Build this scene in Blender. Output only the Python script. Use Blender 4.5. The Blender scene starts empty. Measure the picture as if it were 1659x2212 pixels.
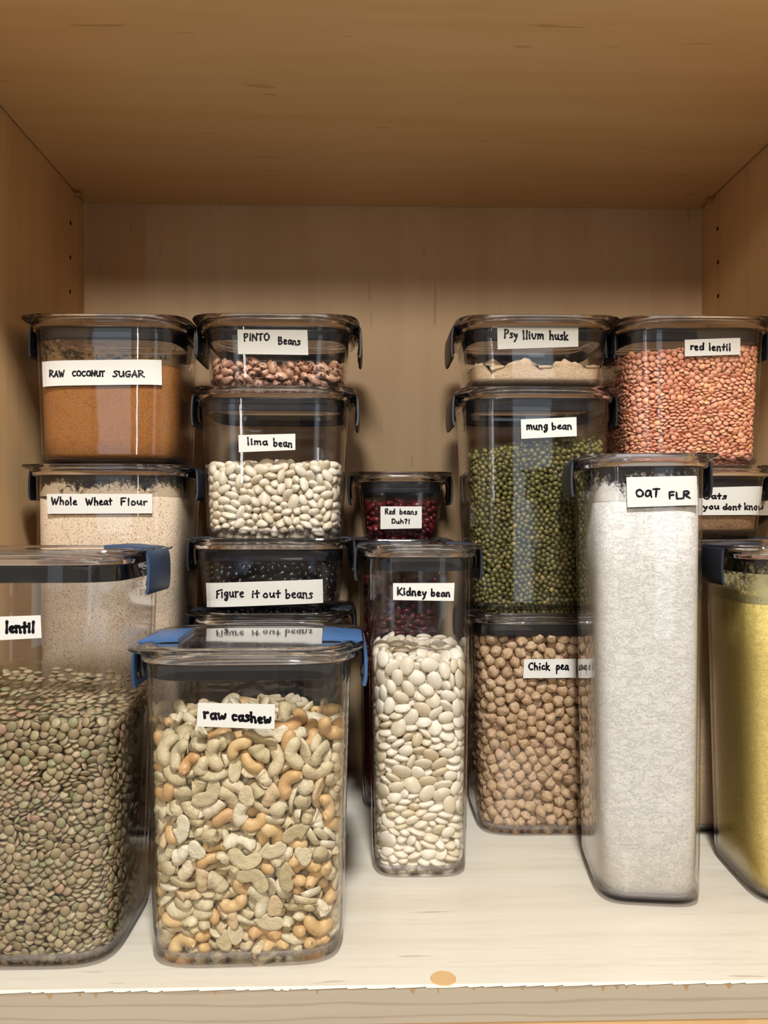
import bpy, bmesh, math, random
import numpy as np
from mathutils import Vector, Quaternion, Matrix

S = bpy.context.scene
COL = S.collection
CM = 0.01

# ---------------------------------------------------------------- camera
F_PX, VPX, VPY = 1640.0, 793.0, 1137.0        # focal length and vanishing point of the depth lines, in the 1659 x 2212 frame
cam_d = bpy.data.cameras.new('camera'); cam = bpy.data.objects.new('camera', cam_d); COL.objects.link(cam)
cam_d.sensor_fit = 'HORIZONTAL'; cam_d.sensor_width = 36.0; cam_d.lens = F_PX/1659*36
cam_d.clip_start = 0.01
YAW, PITCH = math.atan((829.5-VPX)/F_PX), math.atan((VPY-1106)/F_PX)
cam.location = (0, 0, 0.27); cam.rotation_euler = (math.pi/2+PITCH, 0, -YAW)
S.camera = cam
CAM_M = Matrix.Translation(cam.location) @ cam.rotation_euler.to_matrix().to_4x4()

# ---------------------------------------------------------------- world, lamps, exposure
w = bpy.data.worlds.new('world'); S.world = w; w.use_nodes = True
w.node_tree.nodes['Background'].inputs[0].default_value = (1.0, .87, .71, 1)
w.node_tree.nodes['Background'].inputs[1].default_value = .35
def area(name, loc, target, size, power, color, spread=180):
    d = bpy.data.lights.new(name, 'AREA'); d.shape = 'DISK'; d.size = size*CM; d.energy = power; d.color = color
    d.spread = math.radians(spread)
    o = bpy.data.objects.new(name, d); COL.objects.link(o); o.location = [c*CM for c in loc]
    o.rotation_euler = (Vector(target)-Vector(loc)).to_track_quat('-Z', 'Y').to_euler(); return o
area('kitchen_ceiling_lamp', (5, -20, 128), (0, 52, 8), 13, 21.0, (.95, .98, 1.0))
area('room_lamp', (-22, -235, 142), (0, 80, 40), 46, 36.0, (1.0, .90, .74))
S.view_settings.view_transform = 'Standard'; S.view_settings.look = 'None'
S.view_settings.exposure = 0.2; S.view_settings.gamma = 1.0; S.view_settings.use_curve_mapping = False
S.cycles.max_bounces = 12; S.cycles.transparent_max_bounces = 64; S.cycles.diffuse_bounces = 3
S.cycles.glossy_bounces = 4; S.cycles.transmission_bounces = 12; S.cycles.sample_clamp_indirect = 6
S.cycles.caustics_reflective = False; S.cycles.caustics_refractive = False
S.cycles.use_denoising = True; S.cycles.use_adaptive_sampling = True; S.cycles.adaptive_threshold = 0.03

# ---------------------------------------------------------------- helpers
def mesh_of(name, v, f, smooth=False):
    m = bpy.data.meshes.new(name); m.from_pydata([tuple(p) for p in v], [], f)
    if smooth: m.shade_smooth()
    m.update(); return m
def fix_normals(m):
    bm = bmesh.new(); bm.from_mesh(m); bmesh.ops.recalc_face_normals(bm, faces=bm.faces); bm.to_mesh(m); bm.free()
def obj(name, m, mat=None, parent=None):
    o = bpy.data.objects.new(name, m); COL.objects.link(o)
    if mat and not m.materials: m.materials.append(mat)
    if parent: o.parent = parent
    return o
def tag(o, label=None, cat=None, group=None, kind=None):
    if label: o['label'] = label
    if cat: o['category'] = cat
    if group: o['group'] = group
    if kind: o['kind'] = kind
    return o
def box(name, x0, x1, y0, y1, z0, z1, mat, parent=None, bev=0):
    bm = bmesh.new(); bmesh.ops.create_cube(bm, size=1)
    for v in bm.verts:
        v.co = ((x0+x1)/2+v.co.x*(x1-x0), (y0+y1)/2+v.co.y*(y1-y0), (z0+z1)/2+v.co.z*(z1-z0)); v.co *= CM
    if bev: bmesh.ops.bevel(bm, geom=bm.edges[:], offset=bev*CM, segments=2, affect='EDGES')
    m = bpy.data.meshes.new(name); bm.to_mesh(m); bm.free(); return obj(name, m, mat, parent)
def se_r(a, b, th, n):
    c, s = math.cos(th), math.sin(th); r = (abs(c/a)**n+abs(s/b)**n)**(-1/n); return r*c, r*s
ANG = []
def angles(m=84):
    # even steps along the outline rather than even angles
    if ANG: return ANG
    fine = [2*math.pi*k/2000 for k in range(2001)]; pts = [se_r(6.5, 5.5, t, 5) for t in fine]
    L = [0]
    for i in range(2000): L.append(L[-1]+math.dist(pts[i], pts[i+1]))
    j = 0
    for k in range(m):
        t = L[-1]*k/m
        while L[j+1] < t: j += 1
        ANG.append(fine[j]+(fine[j+1]-fine[j])*(t-L[j])/(L[j+1]-L[j]))
    return ANG
def loft(name, secs, n=5.0, cap0=True, cap1=True, closed=False, mat=None, parent=None, smooth=True):
    """secs: (a, b, z) half axes of a rounded outline at height z, in cm"""
    A = angles(); m = len(A); v = []; f = []
    for (a, b, z, *own) in secs:
        for t in A:
            x, y = se_r(a, b, t, own[0] if own else n); v.append((x*CM, y*CM, z*CM))
    K = len(secs)
    for i in range(K if closed else K-1):
        i2 = (i+1) % K
        for k in range(m):
            k2 = (k+1) % m; f.append([i*m+k, i*m+k2, i2*m+k2, i2*m+k])
    if cap0 and not closed: f.append([k for k in range(m)][::-1])
    if cap1 and not closed: f.append([(K-1)*m+k for k in range(m)])
    me = mesh_of(name, v, f); fix_normals(me)
    if smooth:
        me.shade_smooth(); me.set_sharp_from_angle(angle=math.radians(50))
    return obj(name, me, mat, parent)

# ---------------------------------------------------------------- materials
def srgb(r, g, b):
    def c(x):
        x /= 255; return x/12.92 if x <= .04045 else ((x+.055)/1.055)**2.4
    return (c(r), c(g), c(b), 1)
class NT:
    def __init__(s, name):
        s.m = bpy.data.materials.new(name); s.m.use_nodes = True; s.t = s.m.node_tree
        s.bsdf = s.t.nodes['Principled BSDF']; s.out = s.t.nodes['Material Output']
    def n(s, typ, **kw):
        x = s.t.nodes.new(typ)
        for k, v in kw.items(): setattr(x, k, v)
        return x
    def l(s, a, b): s.t.links.new(a, b)
    def val(s, sock, v): sock.default_value = v
    def noise(s, vec, scale, detail=4, rough=.55, dist=0):
        x = s.n('ShaderNodeTexNoise'); x.inputs['Scale'].default_value = scale; x.inputs['Detail'].default_value = detail
        x.inputs['Roughness'].default_value = rough; x.inputs['Distortion'].default_value = dist; s.l(vec, x.inputs['Vector']); return x.outputs['Fac']
    def ramp(s, fac, stops, interp='LINEAR'):
        x = s.n('ShaderNodeValToRGB'); r = x.color_ramp; r.interpolation = interp
        while len(r.elements) < len(stops): r.elements.new(.5)
        for e, (p, c) in zip(r.elements, stops): e.position = p; e.color = c if len(c) == 4 else (*c, 1)
        s.l(fac, x.inputs[0]); return x.outputs[0]
    def mix(s, fac, a, b, blend='MIX'):
        x = s.n('ShaderNodeMix', data_type='RGBA', blend_type=blend)
        for sock, v in ((x.inputs[0], fac), (x.inputs[6], a), (x.inputs[7], b)):
            if hasattr(v, 'links'): s.l(v, sock)
            else: sock.default_value = v
        return x.outputs[2]
    def math(s, op, a, b=0.0, c=0.0, clamp=False):
        x = s.n('ShaderNodeMath', operation=op, use_clamp=clamp)
        for i, v in enumerate((a, b, c)):
            if hasattr(v, 'links'): s.l(v, x.inputs[i])
            else: x.inputs[i].default_value = v
        return x.outputs[0]
    def coord(s, scale=(1,1,1), rot=(0,0,0), which='Object'):
        t = s.n('ShaderNodeTexCoord'); m = s.n('ShaderNodeMapping'); m.inputs['Scale'].default_value = scale; m.inputs['Rotation'].default_value = rot
        s.l(t.outputs[which], m.inputs['Vector']); return m.outputs[0]
    def bump(s, h, strength=.3, dist=.001):
        x = s.n('ShaderNodeBump'); x.inputs['Strength'].default_value = strength; x.inputs['Distance'].default_value = dist
        s.l(h, x.inputs['Height']); s.l(x.outputs[0], s.bsdf.inputs['Normal'])
    def set(s, **kw):
        for k, v in kw.items():
            i = s.bsdf.inputs[k.replace('_', ' ')]
            if hasattr(v, 'links'): s.l(v, i)
            else: i.default_value = v
        return s.m

def t_mix(a, b, f): return tuple(x*(1-f)+y*f for x, y in zip(a, b))
def wood(name, axis, base, dark, pale, rough=.42, fleck=.5, seed=0.0, veins=.2):
    """maple veneer, grain along axis 0 (x), 1 (y) or 2 (z)"""
    t = NT(name)
    g = {0: (.09, 1, 1), 1: (1, .09, 1), 2: (1, 1, .09)}[axis]
    co = t.coord(g); add = t.n('ShaderNodeVectorMath', operation='ADD'); t.l(co, add.inputs[0]); add.inputs[1].default_value = (seed, seed*1.7, seed*.6); co = add.outputs[0]
    big = t.noise(co, 24, 4, .55, 1.2)
    fine = t.noise(co, 420, 3, .7)
    g2 = {0: (.025, 1, 1), 1: (1, .025, 1), 2: (1, 1, .025)}[axis]
    lines = t.noise(t.coord(g2), 60, 5, .62, .9)
    c = t.ramp(big, [(.28, t_mix(base, dark, .55)), (.50, base), (.74, t_mix(base, pale, .7))])
    c = t.mix(t.ramp(lines, [(.30, (.22,.22,.22)), (.345, (0,0,0)), (.50, (0,0,0)), (.510, (veins, veins, veins)), (.525, (0,0,0)), (.9, (0,0,0))]), c, dark)
    g3 = {0: (.10, 1, 1), 1: (1, .10, 1), 2: (1, 1, .10)}[axis]
    fl = t.noise(t.coord(g3), 150, 2, .5)
    msk = t.ramp(fl, [(.0, (1,1,1)), (.27, (1,1,1)), (.30, (0,0,0))])
    c = t.mix(t.math('MULTIPLY', msk, fleck), c, (dark[0]*.6, dark[1]*.5, dark[2]*.42, 1))
    c = t.mix(t.math('MULTIPLY', fine, .30), c, t_mix(base, dark, .8))
    t.bump(fine, .06, .0004)
    return t.set(Base_Color=c, Roughness=rough, Specular_IOR_Level=.45)
M = {}
M['wood_back'] = wood('maple_back', 2, srgb(202,172,136), srgb(188,156,118), srgb(210,182,148), .5, .45)
M['wood_side'] = wood('maple_side', 2, srgb(214,174,124), srgb(196,152,104), srgb(222,186,138), .45, .35, 3.1)
M['wood_top'] = wood('maple_top', 0, srgb(226,188,136), srgb(212,170,116), srgb(232,198,150), .30, .5, 7.7)
M['wood_floor'] = wood('maple_shelf', 0, srgb(214,204,186), srgb(194,180,158), srgb(222,214,200), .38, .5, 1.3, .55)
def band_mat():
    t = NT('edge_band_veneer'); co = t.coord((.05, 1, 1)); n = t.noise(co, 60, 4, .6, 1.2)
    w_ = t.n('ShaderNodeTexWave', wave_type='BANDS', bands_direction='Z'); w_.inputs['Scale'].default_value = 38; w_.inputs['Distortion'].default_value = 6; w_.inputs['Detail'].default_value = 3; w_.inputs['Detail Scale'].default_value = 1.2
    t.l(t.coord((.12, 1, 1)), w_.inputs['Vector'])
    c = t.mix(n, srgb(186,172,152), srgb(168,152,132)); c = t.mix(t.ramp(w_.outputs['Fac'], [(0,(.4,.4,.4)),(.12,(.0,.0,.0)),(1,(0,0,0))]), c, srgb(140,116,92))
    t.bump(n, .08, .0004); return t.set(Base_Color=c, Roughness=.5)
M['band'] = band_mat()
def plain(name, col, rough=.5, spec=.5, bump=None, var=None):
    t = NT(name); c = col
    if var:
        n = t.noise(t.coord(), var[0], 4); c = t.mix(n, col, var[1])
    if bump: t.bump(t.noise(t.coord(), bump[0], 3), bump[1], .0005)
    return t.set(Base_Color=c, Roughness=rough, Specular_IOR_Level=spec)
M['chip'] = plain('chipped_melamine', srgb(240,232,215), .6, .3, (400, .3))
M['stain'] = plain('glue_stain', srgb(180,148,104), .6, .3, None, (300, srgb(160,126,84)))
M['cap'] = plain('beige_plastic_cap', srgb(206,168,120), .5, .4, (900, .05), (500, srgb(196,156,108)))
M['dark'] = plain('pin_hole_shade_colour', srgb(52,30,16), .8, .1, None, (300, srgb(40,24,12)))
M['pin'] = plain('brown_plastic_pin', srgb(176,132,88), .35, .5, (500, .05))
M['latch'] = plain('blue_latch_plastic', srgb(58,94,140), .42, .5, (1500, .05), (60, srgb(54,88,132)))
M['latch_slate'] = plain('slate_blue_latch_plastic', srgb(46,66,96), .45, .5, (1500, .05), (60, srgb(42,62,90)))
M['latch_shaded'] = plain('shaded_blue_latch_plastic', srgb(32,37,48), .42, .5, (1500, .05), (60, srgb(28,33,44)))  # same blue plastic for unlit latches, their shade put into the colour
M['gasket'] = plain('dark_silicone', srgb(9,11,22), .5, .25, (900, .05))
M['paper'] = plain('white_label_paper', srgb(214,211,204), .7, .25, (1200, .12), (700, srgb(209,206,198)))
M['ink'] = plain('black_marker_ink', srgb(18,14,24), .45, .4, None, (900, srgb(26,20,34)))
def clear(name, tint, edge, rough=.015, refl=1.0, smudge=.0):
    """clear tritan plastic: light passes straight through a thin wall, surface reflects by Fresnel; denser tint where it is seen edge-on"""
    t = NT(name); t.t.nodes.remove(t.bsdf)
    tr = t.n('ShaderNodeBsdfTransparent'); gl = t.n('ShaderNodeBsdfGlossy'); gl.inputs['Roughness'].default_value = rough
    lw = t.n('ShaderNodeLayerWeight'); lw.inputs['Blend'].default_value = .5
    f = t.math('POWER', lw.outputs['Facing'], 5.0)
    t.l(t.mix(f, tint, edge), tr.inputs[0])
    gl.inputs['Color'].default_value = (1,1,1,1)
    bp = t.n('ShaderNodeBump'); bp.inputs['Strength'].default_value = .05; bp.inputs['Distance'].default_value = .002
    t.l(t.noise(t.coord(), 22, 2), bp.inputs['Height']); t.l(bp.outputs[0], gl.inputs['Normal'])
    ms = t.n('ShaderNodeMixShader'); t.l(t.math('MULTIPLY_ADD', f, .9*refl, .04*refl, clamp=True), ms.inputs[0]); t.l(tr.outputs[0], ms.inputs[1]); t.l(gl.outputs[0], ms.inputs[2])
    last = ms.outputs[0]
    if smudge:
        df = t.n('ShaderNodeBsdfDiffuse'); df.inputs[0].default_value = (.8,.8,.85,1)
        m2 = t.n('ShaderNodeMixShader'); t.l(t.math('MULTIPLY', t.ramp(t.noise(t.coord(), 60, 5), [(.45,(0,0,0)),(.8,(1,1,1))]), smudge), m2.inputs[0]); t.l(last, m2.inputs[1]); t.l(df.outputs[0], m2.inputs[2]); last = m2.outputs[0]
    t.l(last, t.out.inputs['Surface']); return t.m
M['body'] = clear('clear_tritan_wall', (.985,.983,.98,1), (.86,.84,.85,1), .02, 1.0, .008)
def thick(name, part):
    t = NT(name); t.set(Base_Color=(.95,.95,.985,1), Transmission_Weight=1.0, IOR=1.47, Roughness=.045)
    tr = t.n('ShaderNodeBsdfTransparent'); tr.inputs[0].default_value = (.93,.92,.95,1); ms = t.n('ShaderNodeMixShader'); ms.inputs[0].default_value = part
    t.l(tr.outputs[0], ms.inputs[1]); t.l(t.bsdf.outputs[0], ms.inputs[2]); t.l(ms.outputs[0], t.out.inputs['Surface']); return t.m
M['glass'] = thick('thick_clear_rim', .95); M['glass_base'] = thick('thick_clear_base', .38)
M['lid'] = clear('clear_lid_plastic', (.95,.945,.955,1), (.72,.69,.74,1), .06, 1.6, .03)

def seed_mat(name, stops, rough=.45, speckle=None, groove=None, bumpy=.1, scale=300, sss=0):
    t = NT(name)
    oi = t.n('ShaderNodeObjectInfo'); ge = t.n('ShaderNodeNewGeometry')
    r = t.math('FRACT', t.math('ADD', oi.outputs['Random'], ge.outputs['Random Per Island']))
    c = t.ramp(r, stops)
    co = t.coord()
    n = t.noise(co, scale, 4)
    c = t.mix(t.math('MULTIPLY', n, .35), c, t.mix(.5, c, stops[0][1]))
    if speckle:
        sp = t.noise(co, speckle[0], 3, .6, .5)
        c = t.mix(t.ramp(sp, [(speckle[1], (0,0,0)), (speckle[1]+.04, (1,1,1))]), c, speckle[2])
    t.bump(t.math('ADD', n, t.noise(t.coord(), scale*.35, 3)), bumpy, .0012)
    return t.set(Base_Color=c, Roughness=rough, Specular_IOR_Level=.4)
M['cashew_gold'] = seed_mat('golden_cashew', [(0, srgb(190,148,96)), (.35, srgb(208,172,118)), (.7, srgb(214,182,130)), (1, srgb(196,152,102))], .42, bumpy=.4)
M['cashew_pale'] = seed_mat('pale_cashew', [(0, srgb(196,176,136)), (.3, srgb(214,200,166)), (.6, srgb(182,164,124)), (.85, srgb(226,216,190)), (1, srgb(198,168,124))], .45, bumpy=.8)
M['butter'] = seed_mat('butter_bean_skin', [(0, srgb(214,200,174)), (.4, srgb(230,222,206)), (.8, srgb(222,210,188)), (1, srgb(206,188,154))], .38)
M['lima'] = seed_mat('lima_bean_skin', [(0, srgb(212,198,174)), (.5, srgb(224,214,194)), (1, srgb(204,188,160))], .38)
M['chickpea'] = seed_mat('chickpea_skin', [(0, srgb(170,138,106)), (.5, srgb(194,164,130)), (.8, srgb(182,150,116)), (1, srgb(192,158,132))], .5, bumpy=.8, scale=420)
M['mung'] = seed_mat('mung_bean_skin', [(0, srgb(68,66,30)), (.35, srgb(92,88,44)), (.75, srgb(114,106,58)), (.93, srgb(82,74,40)), (1, srgb(148,128,78))], .25)
M['lentil'] = seed_mat('green_lentil_skin', [(0, srgb(134,116,86)), (.25, srgb(162,140,108)), (.5, srgb(128,120,86)), (.75, srgb(178,158,124)), (.9, srgb(140,138,100)), (1, srgb(170,132,110))], .45, speckle=(900, .70, srgb(90,76,44)))
M['redlentil'] = seed_mat('red_lentil_flesh', [(0, srgb(214,140,110)), (.4, srgb(230,168,136)), (.8, srgb(222,152,122)), (1, srgb(236,178,120))], .5)
M['pinto'] = seed_mat('pinto_bean_skin', [(0, srgb(196,150,122)), (.5, srgb(214,172,142)), (1, srgb(186,138,116))], .35, speckle=(280, .555, srgb(70,32,24)))
M['red'] = seed_mat('red_bean_skin', [(0, srgb(70,14,18)), (.6, srgb(98,24,26)), (1, srgb(84,18,32))], .3)
M['black'] = seed_mat('black_bean_skin', [(0, srgb(7,6,9)), (1, srgb(14,12,15))], .25)
def powder(name, c1, c2, c3, grain=900, bumps=60, cracks=0.0, speck=None):
    t = NT(name); co = t.coord(); n1 = t.noise(co, bumps, 6, .7); n2 = t.noise(co, grain, 3, .7)
    c = t.mix(n1, c1, c2); c = t.mix(t.ramp(n2, [(.35,(1,1,1)),(.52,(0,0,0))]), c, c3)
    if speck: c = t.mix(t.ramp(t.noise(co, speck[0], 2, .6), [(speck[1],(0,0,0)),(speck[1]+.03,(1,1,1))]), c, speck[2])
    hsum = t.math('ADD', t.math('MULTIPLY', n1, .8), t.math('MULTIPLY', n2, .35))
    if cracks:
        st = t.noise(t.coord((1,1,2.2)), 110, 6, .7, .8)
        hsum = t.math('SUBTRACT', hsum, t.math('MULTIPLY', t.ramp(st, [(.50,(0,0,0)),(.53,(1,1,1)),(.56,(0,0,0))]), cracks))
    t.bump(hsum, .5, .0018)
    return t.set(Base_Color=c, Roughness=.85, Specular_IOR_Level=.15)
M['sugar'] = powder('coconut_sugar', srgb(146,92,44), srgb(164,108,54), srgb(112,68,34), 1000, 45)
M['wheat'] = powder('wholewheat_flour', srgb(214,192,166), srgb(222,202,178), srgb(200,176,148), 1200, 70, 0, (1000, .585, srgb(140,110,84)))
M['psyllium'] = powder('psyllium_powder', srgb(214,184,148), srgb(224,196,162), srgb(196,164,130), 900, 80, .3)
M['oat'] = powder('oat_flour', srgb(222,218,212), srgb(230,228,224), srgb(204,198,192), 900, 90, .55, (500, .745, srgb(190,170,146)))
M['yellow'] = powder('yellow_flour', srgb(228,202,112), srgb(234,210,128), srgb(206,178,90), 900, 70, .6)
M['oats'] = powder('brown_oats', srgb(128,96,66), srgb(146,112,80), srgb(96,70,46), 500, 90)
def film(name, col, z0, z1, dens=.5, scale=260):
    """powder dust clinging to the inside of a jar wall: patchy, thinning upwards"""
    t = NT(name)
    tc = t.n('ShaderNodeTexCoord'); sp = t.n('ShaderNodeSeparateXYZ'); t.l(tc.outputs['Object'], sp.inputs[0])
    g = t.n('ShaderNodeMapRange'); g.inputs['From Min'].default_value = z0*CM; g.inputs['From Max'].default_value = z1*CM
    g.inputs['To Min'].default_value = .65+(dens-.5); g.inputs['To Max'].default_value = -.55+(dens-.5); t.l(sp.outputs['Z'], g.inputs[0])
    a = t.noise(t.coord(), scale, 6, .8); b = t.noise(t.coord(), scale*.14, 4, .6)
    s_ = t.math('ADD', t.math('MULTIPLY_ADD', a, 3.4, -1.7), t.math('MULTIPLY_ADD', b, 3.0, -1.5))
    al = t.math('MULTIPLY', t.math('ADD', s_, g.outputs[0]), 2.6, clamp=True); al = t.math('MULTIPLY', al, .86)
    t.bump(a, .3, .001)
    return t.set(Base_Color=col, Roughness=.9, Alpha=al, Specular_IOR_Level=.1)

# ---------------------------------------------------------------- the cabinet and the room
XL, XR, YF, YB, ZC = -31.4, 37.8, 45.1, 84.5, 62.9
def struct(o, label, cat): return tag(o, label, cat, kind='structure')
flo = struct(box('floor', XL, XR, YF, YB, -2.0, 0, M['wood_floor'], bev=.03), 'pale maple shelf board the storage containers stand on', 'shelf')
band = box('edge_band', XL-2, XR+2, YF-.12, YF, -2.1, -.06, M['band'], flo)
rnd = random.Random(5)
v = []; f = []; x = XL
while x < XR:                                           # ragged white lip of chipped laminate along the top of the band
    s = rnd.uniform(.5, 2.6); h = rnd.choice([-.01,0,-.012,.005,.012,.03,.08]); b0 = len(v)
    v += [(x, YF-.15, .012), (x+s, YF-.15, .012), (x+s*.6, YF-.16, -.02-h), (x+.02, YF-.16, -.05), (x, YF+.10, .012), (x+s, YF+.10, .012)]
    f += [[b0, b0+3, b0+2, b0+1], [b0, b0+1, b0+5, b0+4]]; x += s
obj('chipped_edge', mesh_of('chipped_edge', [[c*CM for c in p] for p in v], f), M['chip'], flo)
v = []; f = []
for x in [-18.6,-16.8,-15.9,-3,2.5,4.1,6.2,11,13.8,14.6,15.2,16.5,18.7,20,21.2,9,24,-9]:
    s = rnd.uniform(.15, .42); h = rnd.uniform(.12, .32); b0 = len(v)
    v += [(x, YF-.135, -.09), (x+s, YF-.135, -.09), (x+s*.7, YF-.135, -.1-h*.7), (x+s*.5, YF-.135, -.1-h)]; f += [[b0, b0+3, b0+2, b0+1]]
obj('glue_stain', mesh_of('glue_stain', [[c*CM for c in p] for p in v], f), M['stain'], flo)
struct(box('wall_back', XL-2, XR+2, YB, YB+1, -20, 105, M['wood_back']), 'maple veneer back panel of the cabinet with upright grain', 'cabinet back')
wl = struct(box('wall_left', XL-1.8, XL, YF-.1, YB, -20, 105, M['wood_side']), 'honey maple side panel with pin holes beside the coconut sugar container', 'cabinet side')
wr = struct(box('wall_right', XR, XR+1.8, YF-.1, YB, -20, 105, M['wood_side']), 'pinkish maple side panel with pin holes beside the red lentil container', 'cabinet side')
struct(box('ceiling', XL+.12, XR-.28, YF, YB-.05, ZC, ZC+1.8, M['wood_top'], bev=.03), 'underside of the upper maple shelf resting on small pins', 'shelf')
struct(box('trim_1', XL-2, XR+2, YF-.05, YF+2, -9, -2.15, M['wood_side']), 'tan wooden rail under the front edge of the shelf', 'trim')
struct(box('trim_2', XL-2, XR+2, YF, YB+1, 105, 107, M['wood_side']), 'top panel of the cabinet above the upper shelf', 'cabinet top')
def disc(name, r, depth, mat, parent, loc, axis):
    bm = bmesh.new(); bmesh.ops.create_cone(bm, cap_ends=True, segments=32, radius1=r*CM, radius2=r*CM*.94, depth=depth*CM)
    if axis == 'X': bmesh.ops.rotate(bm, verts=bm.verts, matrix=Matrix.Rotation(math.pi/2, 3, 'Y'))
    bmesh.ops.translate(bm, verts=bm.verts, vec=[c*CM for c in loc])
    m = bpy.data.meshes.new(name); bm.to_mesh(m); bm.free(); return obj(name, m, mat, parent)
for wall, xx in ((wl, XL), (wr, XR)):
    for k in range(9): disc('pin_hole_shade', .24, .02, M['dark'], wall, (xx, 80.5, 59.1-3.65*k), 'X')  # flat discs; the shade inside each hole is put into their colour
def pin(x, s, label):
    e = bpy.data.objects.new('shelf_pin', None); COL.objects.link(e); e.location = (x*CM, .812, (ZC-.3)*CM)
    m = bmesh.new(); bmesh.ops.create_cone(m, cap_ends=True, segments=20, radius1=.0028, radius2=.0022, depth=.010)
    bmesh.ops.rotate(m, verts=m.verts, matrix=Matrix.Rotation(math.pi/2*s, 3, 'Y')); bmesh.ops.translate(m, verts=m.verts, vec=(s*.004, 0, -.0012))
    me = bpy.data.meshes.new('peg'); m.to_mesh(me); m.free(); obj('peg', me, M['pin'], e)
    p = box('rest_plate', 0 if s > 0 else -.6, .6 if s > 0 else 0, -.3, .3, .12, .26, M['pin'], e, .04)
    tag(e, label, 'shelf pin')
pin(XL, 1, 'small brown shelf pin in the corner above the coconut sugar container'); pin(XR, -1, 'small brown shelf pin in the corner above the red lentil container')
for x, lab in ((4.56, 'round beige cap on the shelf in front of the kidney bean container'), (-22.6, 'round beige cap half out of frame in front of the lentil container')):
    e = disc('screw_cap', .77, .05, M['cap'], None, (0, 0, .026), 'Z'); e.location = (x*CM, .4575, 0)
    tag(e, lab, 'screw cap')
struct(box('bounce_slab', -140, 140, -12, 84, -56, -52, plain('pale_bounce_surface', srgb(226,222,214), .35, .5, None, (40, srgb(214,208,200))), bev=.3), 'unseen pale slab added below the cabinet to bounce light upwards', 'bounce_slab')  # added out of view so light bounces up onto the upper shelf
# the room behind the photographer, as the jars mirror it
M['room_wall'] = plain('beige_room_wall', srgb(176,160,140), .8, .2, (60, .05))
M['door_navy'] = plain('dark_door_paint', srgb(34,40,62), .5, .4, (60, .05))
M['window_light'] = NT('daylight_pane').set(Base_Color=(.3,.35,.4,1), Emission_Color=(.74,.86,1,1), Emission_Strength=1.0)
struct(box('wall_rear', -260, 260, -300, -296, -120, 160, M['room_wall']), 'beige kitchen wall behind the photographer', 'wall')
wn = struct(box('window_1', 62, 104, -295.5, -294, -40, 110, M['window_light']), 'tall narrow window behind the photographer', 'window')
box('window_frame', 58, 62, -296, -290, -44, 114, M['room_wall'], wn); box('window_frame', 104, 108, -296, -290, -44, 114, M['room_wall'], wn)
struct(box('door_1', -20, 50, -296, -292, -115, 95, M['door_navy']), 'dark navy door behind the photographer', 'door')
M['strip_glow'] = NT('streak_strip_glow').set(Base_Color=(.5,.5,.5,1), Emission_Color=(.92,.96,1,1), Emission_Strength=30.0)
struct(box('added_glow_strip', -91, -89, -295.5, -294, 20, 112, M['strip_glow']), 'unseen glowing strip added behind the camera for bright streaks on the containers', 'window')  # added emitter, no real window; mirrors as thin streaks in the jar walls
wn = struct(box('window_2', -150, -112, -295.5, -294, -20, 110, M['window_light']), 'tall narrow window beside the dark door', 'window')
box('window_frame', -154, -150, -296, -290, -24, 114, M['room_wall'], wn); box('window_frame', -112, -108, -296, -290, -24, 114, M['room_wall'], wn)

# ---------------------------------------------------------------- storage containers
SIZES = {'wide': dict(a0=6.05, b0=5.1, a1=6.52, b1=5.6, lw=5.2), 'narrow': dict(a0=3.75, b0=5.1, a1=4.15, b1=5.55, lw=4.6)}
WALL = .22
def half(sz, h, z):
    t = max(0, min(1, (z-1)/(h-1.75))) ; d = SIZES[sz]; return d['a0']+(d['a1']-d['a0'])*t, d['b0']+(d['b1']-d['b0'])*t
def inner(sz, h, z, gap=.03):
    a, b = half(sz, h, z); a -= WALL+gap; b -= WALL+gap
    if z < 1.0: k = max(0, (1.0-z)/.55); a -= .5*k*k; b -= .5*k*k
    return a, b
def front_y(c, x, z):
    a, b = half(c['sz'], c['h'], z); return -b*max(1e-6, 1-min(.9999, abs(x/a))**5)**.2
def strap(name, prof, width, side, mat, parent, thick=.2, bulge=.0):
    """a bent plastic strap: prof is a list of (x, z); width runs along y"""
    P = [Vector((p[0], p[1])) for p in prof]; Q = []
    for _ in range(2):
        Q = [P[0]]
        for a, b in zip(P, P[1:]): Q += [a*.75+b*.25, a*.25+b*.75]
        Q.append(P[-1]); P = Q
    v = []; f = []; n = len(P); ys = (-width/2, -width/2+.12, width/2-.12, width/2)
    for i, p in enumerate(P):
        d = (P[min(i+1, n-1)]-P[max(i-1, 0)]).normalized(); nr = Vector((-d.y, d.x))
        for off in (0, thick):
            for k, y in enumerate(ys):
                e = 0 if k in (1, 2) else (.05 if off else -.05)
                q = p+nr*(off-e); v.append((side*q.x*CM, y*CM, q.y*CM))
    for i in range(n-1):
        b = i*8; c = b+8
        for k in range(3):
            f.append([b+k, b+k+1, c+k+1, c+k]); f.append([b+4+k, c+4+k, c+5+k, b+5+k])
        f.append([b, c, c+4, b+4]); f.append([b+3, b+7, c+7, c+3])
    f.append([0, 4, 5, 6, 7, 3, 2, 1]); e = (n-1)*8; f.append([e, e+1, e+2, e+3, e+7, e+6, e+5, e+4])
    m = mesh_of(name, v, f); fix_normals(m); m.shade_smooth(); m.set_sharp_from_angle(angle=math.radians(40)); return obj(name, m, mat, parent)
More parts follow.
